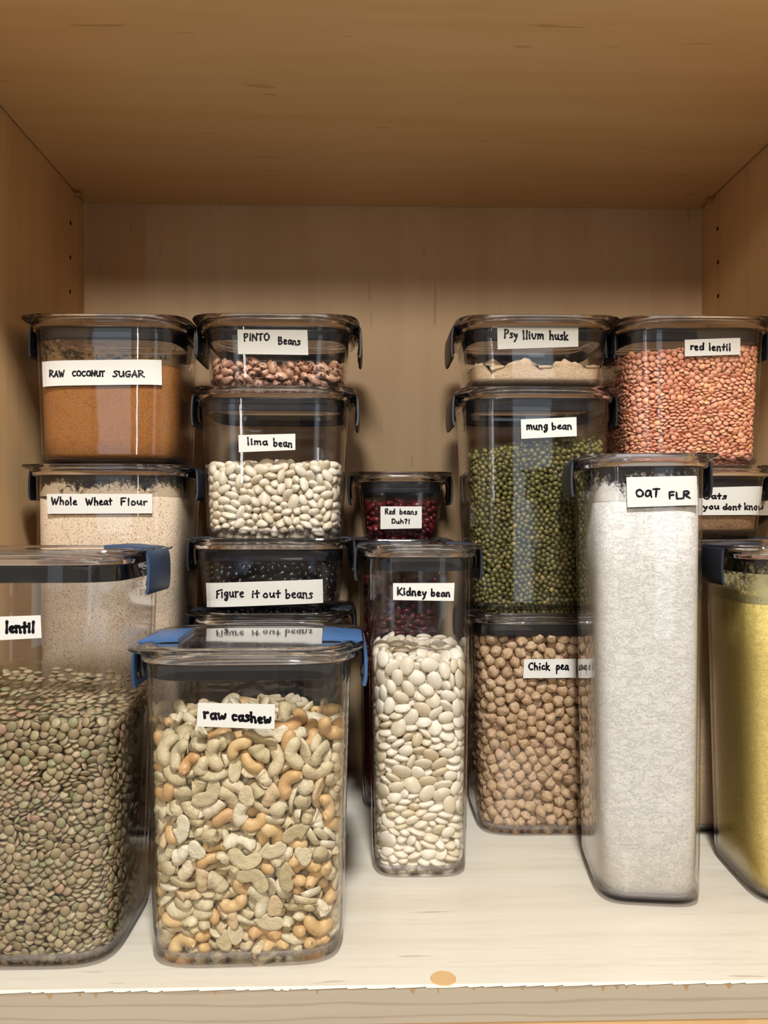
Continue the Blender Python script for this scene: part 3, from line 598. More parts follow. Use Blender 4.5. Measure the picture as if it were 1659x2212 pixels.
def unpack(rec):
    """rec: (numbers per seed, numbers): variant, x, y, z in half millimetres, then the disc's axis or a rotation vector, if any"""
    W, D = rec; out = []; rg = random.Random(11)
    for i in range(0, len(D)-W+1, W):
        k, x, y, z = D[i], D[i+1]/20, D[i+2]/20, D[i+3]/20
        if W == 6:
            nx, ny = D[i+4]/50, D[i+5]/50; q = Vector((nx, ny, math.sqrt(max(0, 1-nx*nx-ny*ny)))).to_track_quat('Z', 'Y')
        elif W == 7:
            r = Vector((D[i+4]/20, D[i+5]/20, D[i+6]/20)); q = Quaternion(r.normalized(), r.length) if r.length > 1e-6 else Quaternion()
        else:
            q = Quaternion([rg.gauss(0, 1) for _ in range(4)]); q.normalize()
        out.append((k, x, y, z, tuple(q)))
    return out
SIM = {
 'lentil': dict(s='lentil', a=5.95, b=5.05, coreH=14.6, core=[(5,0),(5,0.7),(5,1.3),(5,2.1),(4.9,2.9),(4.8,3.7),(4.4,4.4),(3.7,4.8),(2.9,5),(2.1,5),(1.4,5),(0.7,5),(0,5),(-0.7,5),(-1.4,5),(-2.1,5),(-2.9,5),(-3.8,4.9),(-4.7,4.7),(-5.4,4.2),(-5.8,3.3),(-5.9,2.5),(-5.9,1.6),(-5.9,0.8),(-6,0),(-5.9,-0.8),(-5.9,-1.6),(-5.9,-2.4),(-5.6,-3.2),(-4.9,-3.7),(-4,-4),(-3.1,-4.1),(-2.4,-4.1),(-1.7,-4.1),(-1.1,-4.1),(-0.5,-4.1),(-0,-4.1),(0.5,-4.1),(1.1,-4.1),(1.7,-4.1),(2.4,-4.1),(3.1,-4),(3.8,-3.8),(4.5,-3.4),(4.8,-2.8),(5,-2.1),(5,-1.3),(5,-0.7)]),
 'cashew': dict(s='cashew', a=5.95, b=5.05, coreH=11, core=[(3.5,0),(3.4,0.5),(3.4,0.9),(3.4,1.4),(3.4,2),(3.4,2.6),(3.4,3.4),(3.2,4.1),(2.7,4.7),(2.1,5),(1.4,5),(0.7,5),(0,5),(-0.7,5),(-1.4,5),(-2.1,5),(-2.7,4.7),(-3.2,4.1),(-3.4,3.4),(-3.4,2.6),(-3.4,2),(-3.4,1.4),(-3.4,0.9),(-3.4,0.5),(-3.5,0),(-3.4,-0.5),(-3.4,-0.9),(-3.4,-1.4),(-3.3,-1.9),(-2.9,-2.3),(-2.5,-2.5),(-1.9,-2.5),(-1.5,-2.5),(-1.1,-2.5),(-0.7,-2.5),(-0.3,-2.5),(-0,-2.5),(0.3,-2.5),(0.7,-2.5),(1.1,-2.5),(1.5,-2.5),(1.9,-2.5),(2.5,-2.5),(2.9,-2.3),(3.3,-1.9),(3.4,-1.4),(3.4,-0.9),(3.4,-0.5)]),
 'butter': dict(s='butter', a=3.65, b=5.05, coreH=14.1, core=[(1.9,0),(1.9,0.3),(1.9,0.5),(1.9,0.8),(1.9,1.1),(1.9,1.5),(1.9,1.9),(1.9,2.5),(1.9,3.3),(1.8,4.2),(1.3,4.9),(0.7,5),(0,5),(-0.7,5),(-1.3,4.9),(-1.8,4.2),(-1.9,3.3),(-1.9,2.5),(-1.9,1.9),(-1.9,1.5),(-1.9,1.1),(-1.9,0.8),(-1.9,0.5),(-1.9,0.3),(-1.9,0),(-1.9,-0.3),(-1.9,-0.5),(-1.9,-0.8),(-1.9,-1.1),(-1.9,-1.5),(-1.9,-1.9),(-1.9,-2.4),(-1.7,-2.9),(-1.3,-3.2),(-0.9,-3.3),(-0.4,-3.3),(-0,-3.4),(0.4,-3.3),(0.9,-3.3),(1.3,-3.2),(1.7,-2.9),(1.9,-2.4),(1.9,-1.9),(1.9,-1.5),(1.9,-1.1),(1.9,-0.8),(1.9,-0.5),(1.9,-0.3)]),
 'red': dict(s='red', a=3.6, b=4.95, coreH=7.3, core=[(1.9,0),(1.9,0.3),(1.9,0.5),(1.9,0.8),(1.9,1.1),(1.9,1.5),(1.9,1.9),(1.9,2.5),(1.9,3.2),(1.7,4.1),(1.3,4.8),(0.7,4.9),(0,5),(-0.7,4.9),(-1.3,4.8),(-1.7,4.1),(-1.9,3.2),(-1.9,2.5),(-1.9,1.9),(-1.9,1.5),(-1.9,1.1),(-1.9,0.8),(-1.9,0.5),(-1.9,0.3),(-1.9,0),(-1.9,-0.3),(-1.9,-0.5),(-1.9,-0.8),(-1.9,-1.1),(-1.9,-1.5),(-1.9,-1.9),(-1.8,-2.4),(-1.6,-2.8),(-1.3,-3.1),(-0.9,-3.2),(-0.4,-3.2),(-0,-3.2),(0.4,-3.2),(0.9,-3.2),(1.3,-3.1),(1.6,-2.8),(1.8,-2.4),(1.9,-1.9),(1.9,-1.5),(1.9,-1.1),(1.9,-0.8),(1.9,-0.5),(1.9,-0.3)]),
 'redtop': dict(s='red', a=3.5, b=4.85, coreH=1.2, core=[(1.8,0),(1.8,0.2),(1.8,0.5),(1.8,0.7),(1.8,1),(1.8,1.4),(1.8,1.8),(1.8,2.3),(1.8,3.1),(1.6,4),(1.3,4.7),(0.6,4.8),(0,4.8),(-0.6,4.8),(-1.3,4.7),(-1.6,4),(-1.8,3.1),(-1.8,2.3),(-1.8,1.8),(-1.8,1.4),(-1.8,1),(-1.8,0.7),(-1.8,0.5),(-1.8,0.2),(-1.8,0),(-1.8,-0.2),(-1.8,-0.5),(-1.8,-0.7),(-1.8,-1),(-1.8,-1.4),(-1.8,-1.8),(-1.7,-2.3),(-1.6,-2.7),(-1.3,-3),(-0.8,-3.1),(-0.4,-3.1),(-0,-3.1),(0.4,-3.1),(0.8,-3.1),(1.3,-3),(1.6,-2.7),(1.7,-2.3),(1.8,-1.8),(1.8,-1.4),(1.8,-1),(1.8,-0.7),(1.8,-0.5),(1.8,-0.2)]),
 'chickpea': dict(s='chickpea', a=5.95, b=5.05, coreH=14.5, core=[(4.2,0),(4.2,0.6),(4.2,1.1),(4.2,1.8),(4.2,2.4),(4.2,3.2),(4,4),(3.5,4.6),(2.8,4.9),(2.1,5),(1.4,5),(0.7,5),(0,5),(-0.7,5),(-1.4,5),(-2.1,5),(-2.8,4.9),(-3.5,4.6),(-4,4),(-4.2,3.2),(-4.2,2.4),(-4.2,1.8),(-4.2,1.1),(-4.2,0.6),(-4.2,0),(-4.2,-0.6),(-4.2,-1.1),(-4.2,-1.7),(-4.1,-2.4),(-3.7,-2.9),(-3.2,-3.2),(-2.5,-3.3),(-1.9,-3.3),(-1.4,-3.3),(-0.9,-3.3),(-0.4,-3.3),(-0,-3.4),(0.4,-3.3),(0.9,-3.3),(1.4,-3.3),(1.9,-3.3),(2.5,-3.3),(3.2,-3.2),(3.7,-2.9),(4.1,-2.4),(4.2,-1.7),(4.2,-1.1),(4.2,-0.6)]),
 'mung': dict(s='mung', a=5.95, b=5.05, coreH=13.7, core=[(6,0),(5.9,0.8),(5.9,1.6),(5.9,2.5),(5.8,3.3),(5.4,4.2),(4.7,4.7),(3.8,4.9),(2.9,5),(2.1,5),(1.4,5),(0.7,5),(0,5),(-0.7,5),(-1.4,5),(-2.1,5),(-2.9,5),(-3.7,4.8),(-4.4,4.4),(-4.7,3.6),(-4.9,2.8),(-4.9,2),(-4.9,1.3),(-4.9,0.7),(-5,0),(-4.9,-0.7),(-4.9,-1.3),(-4.9,-2),(-4.8,-2.8),(-4.4,-3.4),(-3.8,-3.8),(-3.1,-4),(-2.3,-4),(-1.7,-4),(-1.1,-4),(-0.5,-4),(-0,-4),(0.5,-4),(1.1,-4),(1.7,-4),(2.3,-4),(3.1,-4),(3.9,-3.9),(4.8,-3.7),(5.5,-3.2),(5.9,-2.4),(5.9,-1.6),(5.9,-0.8)]),
 'lima': dict(s='lima', a=5.85, b=4.95, coreH=4, core=[(4,0),(4,0.5),(4,1.1),(4,1.7),(4,2.3),(4,3.1),(3.8,3.8),(3.4,4.4),(2.8,4.8),(2,4.9),(1.3,4.9),(0.7,4.9),(0,5),(-0.7,4.9),(-1.3,4.9),(-2,4.9),(-2.8,4.8),(-3.4,4.4),(-3.8,3.8),(-4,3.1),(-4,2.3),(-4,1.7),(-4,1.1),(-4,0.5),(-4,0),(-4,-0.5),(-4,-1.1),(-4,-1.7),(-3.9,-2.2),(-3.5,-2.7),(-3,-3),(-2.4,-3.1),(-1.8,-3.1),(-1.3,-3.1),(-0.8,-3.1),(-0.4,-3.1),(-0,-3.2),(0.4,-3.1),(0.8,-3.1),(1.3,-3.1),(1.8,-3.1),(2.4,-3.1),(3,-3),(3.5,-2.7),(3.9,-2.2),(4,-1.7),(4,-1.1),(4,-0.5)]),
 'pinto': dict(s='pinto', a=5.7, b=4.8, coreH=0, core=[]),
 'black': dict(s='black', a=5.8, b=4.9, coreH=3.2, core=[(4.5,0),(4.5,0.6),(4.5,1.2),(4.5,1.9),(4.5,2.6),(4.4,3.3),(4.1,4.1),(3.5,4.6),(2.8,4.8),(2,4.9),(1.3,4.9),(0.6,4.9),(0,4.9),(-0.6,4.9),(-1.3,4.9),(-2,4.9),(-2.8,4.8),(-3.5,4.6),(-4.1,4.1),(-4.4,3.3),(-4.5,2.6),(-4.5,1.9),(-4.5,1.2),(-4.5,0.6),(-4.5,0),(-4.5,-0.6),(-4.5,-1.2),(-4.5,-1.9),(-4.3,-2.5),(-4,-3.1),(-3.4,-3.4),(-2.7,-3.5),(-2.1,-3.6),(-1.5,-3.6),(-1,-3.6),(-0.5,-3.6),(-0,-3.6),(0.5,-3.6),(1,-3.6),(1.5,-3.6),(2.1,-3.6),(2.7,-3.5),(3.4,-3.4),(4,-3.1),(4.3,-2.5),(4.5,-1.9),(4.5,-1.2),(4.5,-0.6)]),
 'redlentil': dict(s='redlentil', a=5.9, b=5, coreH=9.8, core=[(5.9,0),(5.9,0.8),(5.9,1.6),(5.9,2.4),(5.7,3.3),(5.4,4.1),(4.7,4.7),(3.8,4.9),(2.9,5),(2.1,5),(1.3,5),(0.7,5),(0,5),(-0.7,5),(-1.3,5),(-2.1,5),(-2.9,4.9),(-3.7,4.8),(-4.4,4.4),(-4.8,3.7),(-5,2.9),(-5,2.1),(-5,1.4),(-5,0.7),(-5.1,0),(-5,-0.7),(-5,-1.4),(-5,-2.1),(-4.9,-2.8),(-4.5,-3.5),(-3.9,-3.9),(-3.1,-4.1),(-2.4,-4.1),(-1.7,-4.1),(-1.1,-4.1),(-0.5,-4.1),(-0,-4.2),(0.5,-4.1),(1.1,-4.1),(1.7,-4.1),(2.4,-4.1),(3.2,-4.1),(4,-4),(4.9,-3.8),(5.5,-3.2),(5.8,-2.4),(5.9,-1.6),(5.9,-0.8)]),
}
DATA = {
 'lentil': (6, [
2,-4,-98,173,0,50,2,-34,-98,309,2,-49,2,-1,-98,299,4,-50,2,72,-96,289,9,-49,0,-27,-98,126,5,-49,2,-81,-95,232,-6,-50,2,53,-98,144,-13,48,2,-46,-98,
113,0,-50,0,-26,-98,34,4,-47,2,100,-87,227,29,-39,2,-13,-98,296,4,-50,2,-21,-98,306,-6,-48,2,37,-98,269,-8,49,0,67,-97,259,12,-48,0,64,-97,73,-2,50,0,
13,-98,120,6,-49,2,102,-85,255,38,-33,0,99,-87,279,-23,44,0,-57,-97,160,5,-43,0,76,-94,8,-3,-36,0,1,-98,71,-16,47,2,-25,-98,163,-4,-50,0,0,-98,277,15,
-46,0,85,-93,76,27,-42,2,96,-89,147,-30,39,0,83,-95,280,12,-48,2,-3,-98,150,5,50,0,89,-92,116,24,-44,0,82,-95,221,11,-49,0,71,-96,303,5,-49,2,-37,-98,
295,-5,-50,0,14,-98,257,-3,-50,0,62,-97,298,11,-46,2,-50,-97,176,-6,-46,0,-2,-97,45,18,-41,0,-71,-96,299,-6,-49,0,-44,-98,215,1,-50,0,2,-98,260,-3,
-50,0,34,-96,4,7,-32,2,-56,-97,202,7,-46,0,55,-98,260,-8,49,2,-82,-95,267,12,48,0,-52,-98,150,1,-50,2,77,-95,212,2,-44,0,2,-97,83,16,-41,2,-50,-98,
304,-11,-49,0,-14,-98,256,4,-50,2,88,-92,211,0,-50,2,-58,-98,185,3,50,0,-15,-97,149,4,-37,0,6,-98,246,-3,-50,0,58,-98,181,-3,-50,2,-49,-97,249,0,-47,
0,26,-98,288,-12,-47,0,-81,-93,5,12,-37,0,44,-98,154,2,50,0,19,-97,54,17,-45,2,48,-95,69,5,-25,2,7,-97,142,16,-38,2,83,-93,68,18,-38,2,66,-95,98,-1,
-40,0,107,-77,167,30,-38,0,48,-98,188,4,49,2,45,-97,107,22,-42,0,-70,-96,190,6,49,0,-34,-97,139,-9,-46,0,44,-98,177,-1,50,2,101,-83,301,29,-26,1,-44,
-97,55,21,-39,2,71,-96,112,-4,-46,2,106,-79,236,44,-24,0,51,-97,303,-5,-43,2,42,-97,239,6,-45,0,39,-98,299,-13,-47,1,49,-98,17,12,-44,2,103,-83,290,
-37,32,2,35,-96,217,-2,-38,0,-39,-97,256,-6,-45,0,-34,-98,278,5,50,0,100,-86,216,29,-39,2,106,-79,7,-43,26,0,-81,-95,291,7,49,0,47,-97,246,8,-45,1,22,
-98,43,16,-47,0,-10,-97,275,3,-42,2,-39,-96,225,6,-36,2,-47,-97,261,-17,-45,1,36,-98,252,17,-46,0,-70,-95,240,-3,-38,2,-17,-98,175,-5,47,0,-79,-95,
210,-4,-46,0,-69,-95,256,-17,43,2,-25,-97,209,4,-41,1,-20,-98,224,6,-49,1,17,-98,138,-2,-50,1,73,-96,32,-9,49,2,63,-96,139,29,-39,2,101,-86,166,-32,
36,0,57,-97,101,-5,-47,2,26,-96,176,11,-38,2,85,-93,290,-10,44,0,110,-72,295,40,-25,0,57,-97,288,-6,-47,2,-93,-90,313,-20,-45,2,13,-97,205,-4,-41,1,
85,-94,264,22,-44,1,-36,-97,34,4,-39,2,111,-72,264,43,-23,1,17,-98,80,3,-50,2,55,-97,240,-15,-45,0,93,-88,181,33,-25,2,87,-90,202,14,-32,1,82,-95,54,
11,-49,2,7,-97,115,22,-39,1,85,-93,141,9,-44,0,84,-92,169,16,-31,0,-13,-97,34,-6,-39,0,67,-95,121,-7,-38,1,69,-97,145,-9,49,1,48,-98,293,1,-50,0,-14,
-97,129,-5,-39,0,-49,-98,6,2,46,1,80,-95,161,5,-48,2,-89,-91,284,-6,-49,2,-35,-97,266,13,43,1,-76,-96,115,3,50,2,105,-77,64,33,-11,0,-84,-94,150,-16,
-47,0,77,-94,127,-7,-39,1,38,-97,81,4,-37,0,53,-97,271,-5,46,0,-77,-95,143,-10,-43,1,57,-98,34,-1,-49,2,83,-93,110,15,-36,1,-4,-98,232,11,-44,1,-65,
-97,223,-3,-46,0,32,-95,37,2,-23,1,46,-98,55,7,-46,1,-27,-98,110,15,-46,0,99,-86,130,22,-36,2,-40,-97,191,4,-45,2,61,-94,64,22,-22,0,-63,-97,70,0,47,
1,13,-98,71,1,-49,0,-82,-93,81,5,-41,0,-74,-95,153,-19,-46,2,-4,-97,289,-5,-45,2,-91,-91,297,17,47,0,-3,-97,252,29,-39,1,78,-94,175,8,-35,1,82,-95,
189,6,-48,0,106,-77,203,24,-36,1,27,-98,21,2,50,2,-46,-97,87,-4,41,0,-86,-93,100,-19,-46,1,17,-98,214,-3,50,2,-82,-94,252,8,45,0,60,-97,46,-15,-46,1,
-79,-95,88,-6,-50,0,28,-98,186,-4,45,0,6,-98,31,11,47,0,70,-94,67,-8,-35,0,74,-94,252,7,-40,0,48,-96,42,-2,-33,1,-66,-97,136,-9,-49,1,90,-91,274,0,
-50,0,16,-97,301,-21,-40,0,-22,-97,142,-10,-41,0,27,-97,299,7,44,0,-65,-97,52,9,45,2,-69,-96,269,-21,-43,1,27,-98,84,7,-50,0,63,-95,56,11,-36,1,13,
-98,98,3,-50,2,111,-71,210,46,-13,0,66,-94,10,-16,-22,1,28,-98,55,-2,-50,1,1,-97,60,14,-37,0,-26,-97,201,9,-43,2,18,-96,251,-9,-34,2,-9,-96,120,-9,
-38,0,16,-98,275,6,46,2,93,-87,158,15,-23,2,-99,-83,317,1,-38,0,-77,-93,312,-35,36,1,108,-76,182,35,-30,0,78,-94,197,10,-38,0,-88,-93,43,-20,-46,1,
-24,-97,69,15,-35,1,-64,-97,80,-3,49,2,-58,-96,88,-5,44,1,-58,-97,111,-13,-41,2,45,-95,135,1,-27,1,101,-86,138,38,-33,2,-61,-96,247,-16,42,0,-24,-97,
259,-12,42,0,53,-95,204,3,-27,1,38,-98,98,2,50,0,45,-96,124,16,-35,1,-53,-98,135,-7,-49,0,47,-96,255,5,-31,1,101,-86,200,37,-34,1,-34,-98,154,-10,-46,
1,75,-95,265,11,-36,0,-26,-97,270,21,45,1,8,-98,291,0,50,2,57,-96,134,16,-38,2,92,-89,255,-20,33,2,97,-84,114,1,-23,2,-3,-97,128,-18,-43,1,38,-98,290,
1,-43,0,62,-95,174,-18,-35,0,-44,-97,273,-25,-43,1,-4,-98,54,17,-45,2,79,-93,119,28,-29,2,61,-93,190,-23,-41,0,-59,-97,284,19,45,0,98,-85,193,15,-26,
1,61,-96,215,4,-34,1,-68,-96,109,-16,-44,2,63,-96,151,-6,41,0,60,-96,281,-17,-41,0,-71,-96,164,21,43,1,34,-98,179,-17,45,1,90,-89,34,18,-23,0,8,-97,
268,-1,42,1,27,-98,273,-9,46,1,-44,-96,200,9,-31,2,19,-97,88,-1,40,0,88,-90,132,-1,-33,1,71,-95,187,-3,-34,0,-33,-95,86,-9,-23,2,115,-56,149,-48,15,0,
26,-97,134,1,-39,0,111,-71,91,45,-15,0,84,-91,302,-24,-42,2,71,-94,171,10,-32,1,-60,-97,37,-12,47,1,-55,-98,120,-11,47,1,99,-86,76,14,-31,2,-35,-94,
232,40,-19,2,20,-97,265,9,44,1,22,-98,63,22,-45,1,-38,-98,147,5,-44,2,-96,-88,227,-7,-46,0,-90,-91,14,-24,-43,0,77,-92,92,13,-14,2,111,-69,152,45,-12,
0,91,-88,225,27,-21,0,-61,-97,304,-26,-42,1,101,-86,29,-37,33,1,-80,-95,280,-13,-48,0,-83,-94,243,9,45,0,67,-95,270,2,-32,0,108,-75,225,44,-16,2,69,
-95,49,-15,-40,0,-91,-91,171,-17,-47,0,-33,-97,218,-15,-38,2,27,-95,14,-3,-23,0,-44,-96,171,-2,-29,0,49,-96,232,4,-35,0,-67,-95,206,-6,40,1,-6,-96,29,
-5,-30,1,-80,-94,35,-8,46,1,52,-97,49,-14,-44,1,92,-88,82,32,-18,0,49,-96,116,-16,-35,0,16,-97,130,8,-40,1,-52,-97,210,9,-44,0,25,-97,143,-30,-38,1,
-5,-97,243,0,-41,1,-34,-97,198,17,-39,2,-39,-96,183,-2,-37,0,-11,-96,220,2,-33,0,17,-97,293,-25,-39,1,36,-97,170,3,-38,2,15,-95,231,0,-21,0,-93,-90,
236,-24,-44,2,-3,-96,216,-9,-34,1,-85,-94,135,-19,-46,0,-22,-97,278,23,41,1,101,-86,184,-33,35,2,-25,-94,3,4,10,0,15,-97,23,20,43,1,34,-98,141,-18,
-47,1,-80,-94,169,-14,-42,0,14,-97,241,-17,-41,1,48,-97,218,0,-39,0,9,-97,39,7,39,1,103,-80,47,21,-20,1,-27,-96,43,2,-17,1,-52,-98,82,0,47,0,112,-71,
136,-48,14,0,25,-96,126,-12,-37,1,-15,-96,80,12,-28,0,-57,-95,240,-27,35,2,-76,-94,225,-18,-35,1,-81,-94,53,-24,-38,2,-60,-95,61,3,32,0,-48,-93,309,5,
47,2,4,-96,103,7,37,0,-75,-95,198,-17,44,1,69,-95,131,0,-33,2,102,-82,263,-14,44,0,101,-81,84,-2,-31,0,51,-96,225,3,-37,0,-45,-94,131,4,-16,0,-59,-97,
273,20,44,0,-51,-96,33,-4,39,2,-25,-95,83,-12,-20,0,109,-72,84,32,-19,0,-2,-97,98,12,43,0,-10,-95,310,12,-6,0,110,-71,274,35,-15,2,-39,-97,107,-12,
-39,1,-45,-98,40,18,45,0,78,-92,46,21,-19,0,54,-95,60,43,-24,0,7,-96,212,8,-30,1,-53,-97,220,-15,42,1,-58,-97,11,-3,46,0,10,-97,47,-1,42,2,-65,-96,
170,12,40,2,80,-93,259,8,-37,1,35,-98,25,15,48,2,20,-96,114,-4,-33,0,95,-88,263,-5,39,0,-29,-95,186,14,-27,2,-6,-95,205,-3,-26,0,21,-96,223,-34,-34,0,
13,-96,282,-11,36,2,36,-95,309,-14,27,0,3,-95,195,2,-25,0,-56,-94,228,4,-18,1,-82,-92,176,7,-24,0,78,-94,37,8,40,2,34,-94,43,6,-4,1,-85,-94,72,-12,
-46,1,-30,-96,173,4,-22,1,-7,-97,196,-18,-41,0,67,-94,26,2,-24,1,-43,-97,77,-5,43,0,28,-95,97,15,-22,0,-5,-97,138,-29,-39,0,-11,-95,166,2,-26,0,30,
-97,226,20,41,0,75,-94,244,-9,-38,1,-18,-98,54,3,43,1,53,-97,109,8,-40,2,31,-96,113,-11,-34,0,59,-95,116,0,-27,0,55,-94,123,23,-19,1,-97,-86,48,2,-33,
0,77,-94,77,-31,32,0,-33,-97,102,-22,-42,0,-100,-85,111,-27,-34,1,-35,-97,114,28,-35,2,38,-95,120,5,-31,2,-94,-88,151,-5,-43,2,84,-91,239,-8,31,0,-6,
-97,268,-17,-41,1,-21,-97,21,-7,-40,1,-43,-98,70,6,46,1,103,-83,157,-40,24,1,-87,-93,222,-17,-47,0,-64,-77,319,8,-4,2,11,-94,82,39,-23,0,15,-95,147,1,
-15,0,115,-55,164,49,-9,2,14,-95,179,-7,29,1,102,-83,174,-30,33,0,98,-83,52,-5,-14,0,-73,-92,71,15,-21,1,-100,-87,289,-25,-42,0,11,-95,224,-10,-26,0,
-79,-92,190,21,-28,0,1,-95,3,-9,3,0,67,-95,42,0,-32,0,-83,-87,317,-2,-11,2,100,-83,243,49,5,0,93,-86,46,-7,-20,0,-68,-93,315,-28,22,0,112,-70,44,48,
-7,0,36,-96,278,-4,39,1,-51,-97,278,-22,-45,0,5,-97,21,0,39,1,76,-95,151,5,46,0,113,-64,282,48,-13,0,9,-94,313,-1,-9,0,85,-89,14,4,0,0,80,-91,28,-20,
-20,0,53,-96,87,17,39,1,-6,-97,79,19,-40,1,-71,-96,6,12,46,2,86,-89,40,5,-8,0,35,-95,65,-12,-16,2,91,-87,62,22,-5,0,-19,-97,121,-7,-38,0,-6,-97,181,
-4,39,2,90,-88,29,-1,-23,2,-51,-96,65,18,36,1,17,-98,164,-24,-43,0,-96,-85,206,6,-23,1,-87,-93,162,-18,-43,2,-18,-96,185,31,36,0,114,-57,242,49,-8,1,
-20,-97,27,2,-38,1,-7,-98,71,25,-42,0,-59,-95,255,-5,32,1,-29,-97,26,19,-42,1,-21,-96,63,8,-20,2,87,-89,94,4,-6,1,-95,-89,94,7,49,0,-75,-94,103,-12,
-33,2,93,-87,138,25,-20,0,-29,-95,238,-45,12,0,6,-96,175,17,36,0,-15,-97,6,19,38,1,-37,-98,43,17,45,0,30,-96,70,0,-32,0,98,-84,93,-2,-12,0,47,-96,162,
13,40,1,-37,-96,162,-1,-27,0,-48,-74,319,-2,-5,2,26,-94,234,0,0,0,34,-94,192,7,-10,0,66,-95,246,-6,-34,0,-31,-96,8,-9,29,1,98,-85,42,1,-26,0,49,-94,
80,1,1,0,-9,-96,104,-4,36,1,-15,-97,136,15,-33,1,-11,-97,142,-8,-38,1,-91,-91,260,-15,-47,2,-46,-95,13,-16,30,1,33,-97,76,0,-36,0,97,-84,102,2,-14,1,
-4,-97,113,-21,-39,0,1,-95,208,24,-25,0,29,-97,210,-4,-37,1,-61,-96,28,-8,40,1,99,-84,62,18,0,0,112,-69,102,50,-5,1,-56,-96,100,-19,-32,2,21,-94,151,
2,-9,1,-65,-96,292,-26,-31,1,9,-97,303,-31,-36,0,46,-38,316,2,-20,0,110,-71,190,36,-12,0,76,-94,205,-1,-35,2,48,-94,3,10,12,0,99,-83,10,-27,0,2,-12,
-95,11,12,29,0,109,-70,37,32,-9,0,75,-92,297,-15,-48,2,23,-94,157,15,-7,2,17,-90,310,-11,-3,1,-1,-96,222,11,-23,1,23,-97,74,-24,-39,0,96,-85,88,-3,
-14,1,33,-96,125,-16,-27,1,-2,-97,160,21,42,2,-113,-13,329,-27,22,0,-18,-95,194,2,-9,0,40,-96,211,-16,-32,1,91,-88,5,1,-3,0,75,-92,16,-17,7,2,-10,-95,
17,-4,27,1,-77,-92,43,-9,-16,0,37,-95,131,5,-11,0,103,-80,271,-20,27,1,26,-97,28,-12,38,2,-100,-86,305,-32,-32,0,20,-95,187,49,-3,0,-86,-91,307,-30,
-39,0,45,-95,25,-35,21,0,81,-91,85,11,8,2,-32,-94,92,-11,-3,2,1,-93,156,-20,-40,0,71,-93,195,21,-15,0,-90,-87,83,16,-21,0,74,-92,138,-27,5,2,111,-61,
213,25,-30,2,-32,-94,243,-36,13,0,-60,-95,263,21,38,1,26,-97,217,-26,-39,1,-16,-97,205,-14,-36,0,59,-94,14,-5,12,0,99,-84,108,16,-14,0,-30,-97,286,28,
38,0,-68,-94,19,-28,26,0,-12,-95,86,-1,-10,1,107,-75,117,35,-11,0,-33,-59,321,0,-8,2,-41,-96,284,2,35,0,69,-93,4,13,-21,2,-54,-95,16,-5,29,0,62,-95,
81,-9,32,0,26,-96,119,9,-29,2,64,-75,310,3,2,0,-89,-90,197,-10,-39,1,53,-96,173,-11,-37,1,40,-96,17,20,-24,1,-86,-93,59,25,43,0,84,-91,155,15,-19,0,
81,-65,308,4,-23,2,76,-93,227,-10,29,0,-1,-95,14,-7,15,1,-18,-97,114,0,-37,1,62,-96,252,14,-36,0,9,-96,164,39,29,0,9,-95,14,-19,19,0,-48,-96,26,-18,
32,0,-98,-86,41,-12,-39,0,-55,-96,44,29,33,0,-63,-94,146,-14,-23,1,113,-62,128,48,-14,1,-51,-97,195,-2,-38,1,-24,-96,232,-3,-19,0,103,-77,16,5,-9,2,
-65,-93,43,14,16,0,-13,-96,248,-6,-34,1,25,-96,162,1,-17,2,-27,-94,148,-26,-3,0,64,-94,208,-7,25,2,-53,-53,323,-2,7,0,1,-94,8,1,9,1,-38,-97,27,15,-40,
2,37,-94,52,-10,-16,2,112,-57,61,33,-17,2,-71,-92,61,-28,21,1,34,-97,90,9,37,0,-14,-95,98,17,18,0,-75,-92,286,-31,-38,2,55,-94,168,0,-28,0,24,-95,243,
-11,-19,0,94,-86,12,-35,-9,0,-71,-94,25,-16,33,1,-12,-97,47,-15,37,0,-75,-92,51,-42,-12,0,-24,-95,97,4,18,1,-91,-91,128,-16,-43,0,-23,-95,249,-32,21,
0,81,-77,307,-2,-4,0,-79,-92,16,4,23,2,-96,-84,29,18,-13,0,88,-88,50,-22,1,0,111,-63,94,23,-44,2,64,-93,228,-11,-9,2,-71,-52,324,-22,10,2,-74,-93,179,
38,22,0,-97,-88,253,-29,-35,0,-63,-96,103,-18,-36,0,107,-72,128,3,0,1,-53,-96,234,-4,30,2,-26,-16,325,-2,-7,2,-73,-94,219,-12,-35,0,-63,-63,320,7,2,0,
2,-95,239,0,-22,1,55,-95,9,24,5,2,89,-87,19,11,6,2,-58,-94,21,-21,24,1,-27,-96,192,12,-27,1,-69,-94,231,15,-26,0,-69,-22,328,0,-4,0,33,-39,318,1,-5,0,
34,-95,260,0,13,1,109,-68,56,10,-22,0,8,-95,91,-9,-7,0,-19,-84,313,2,5,2,89,-88,164,6,-11,2,-36,-70,318,-6,-2,0,-24,-95,292,-42,-26,0,12,-95,185,-32,
14,1,56,-95,250,19,-25,0,66,-93,201,13,10,0,99,-82,20,-4,0,1,-34,-95,48,15,9,1,-42,-96,121,8,20,0,-73,-92,134,-42,19,0,109,-64,301,-3,6,2,-68,-93,281,
43,22,1,14,-95,156,8,-4,0,-7,-85,313,-12,4,0,116,-34,271,50,-1,2,24,-94,3,9,0,0,108,-69,14,5,-14,0,99,-82,120,-4,-5,0,-2,-42,322,-1,2,0,-33,21,331,1,
-5,1,12,-72,316,1,-5,0,88,-84,304,-29,-15,1,72,-93,238,8,-12,2,88,-88,57,0,21,2,27,-94,250,-8,-22,2,-101,-84,132,38,21,0,-25,-45,322,-5,1,1,96,-85,
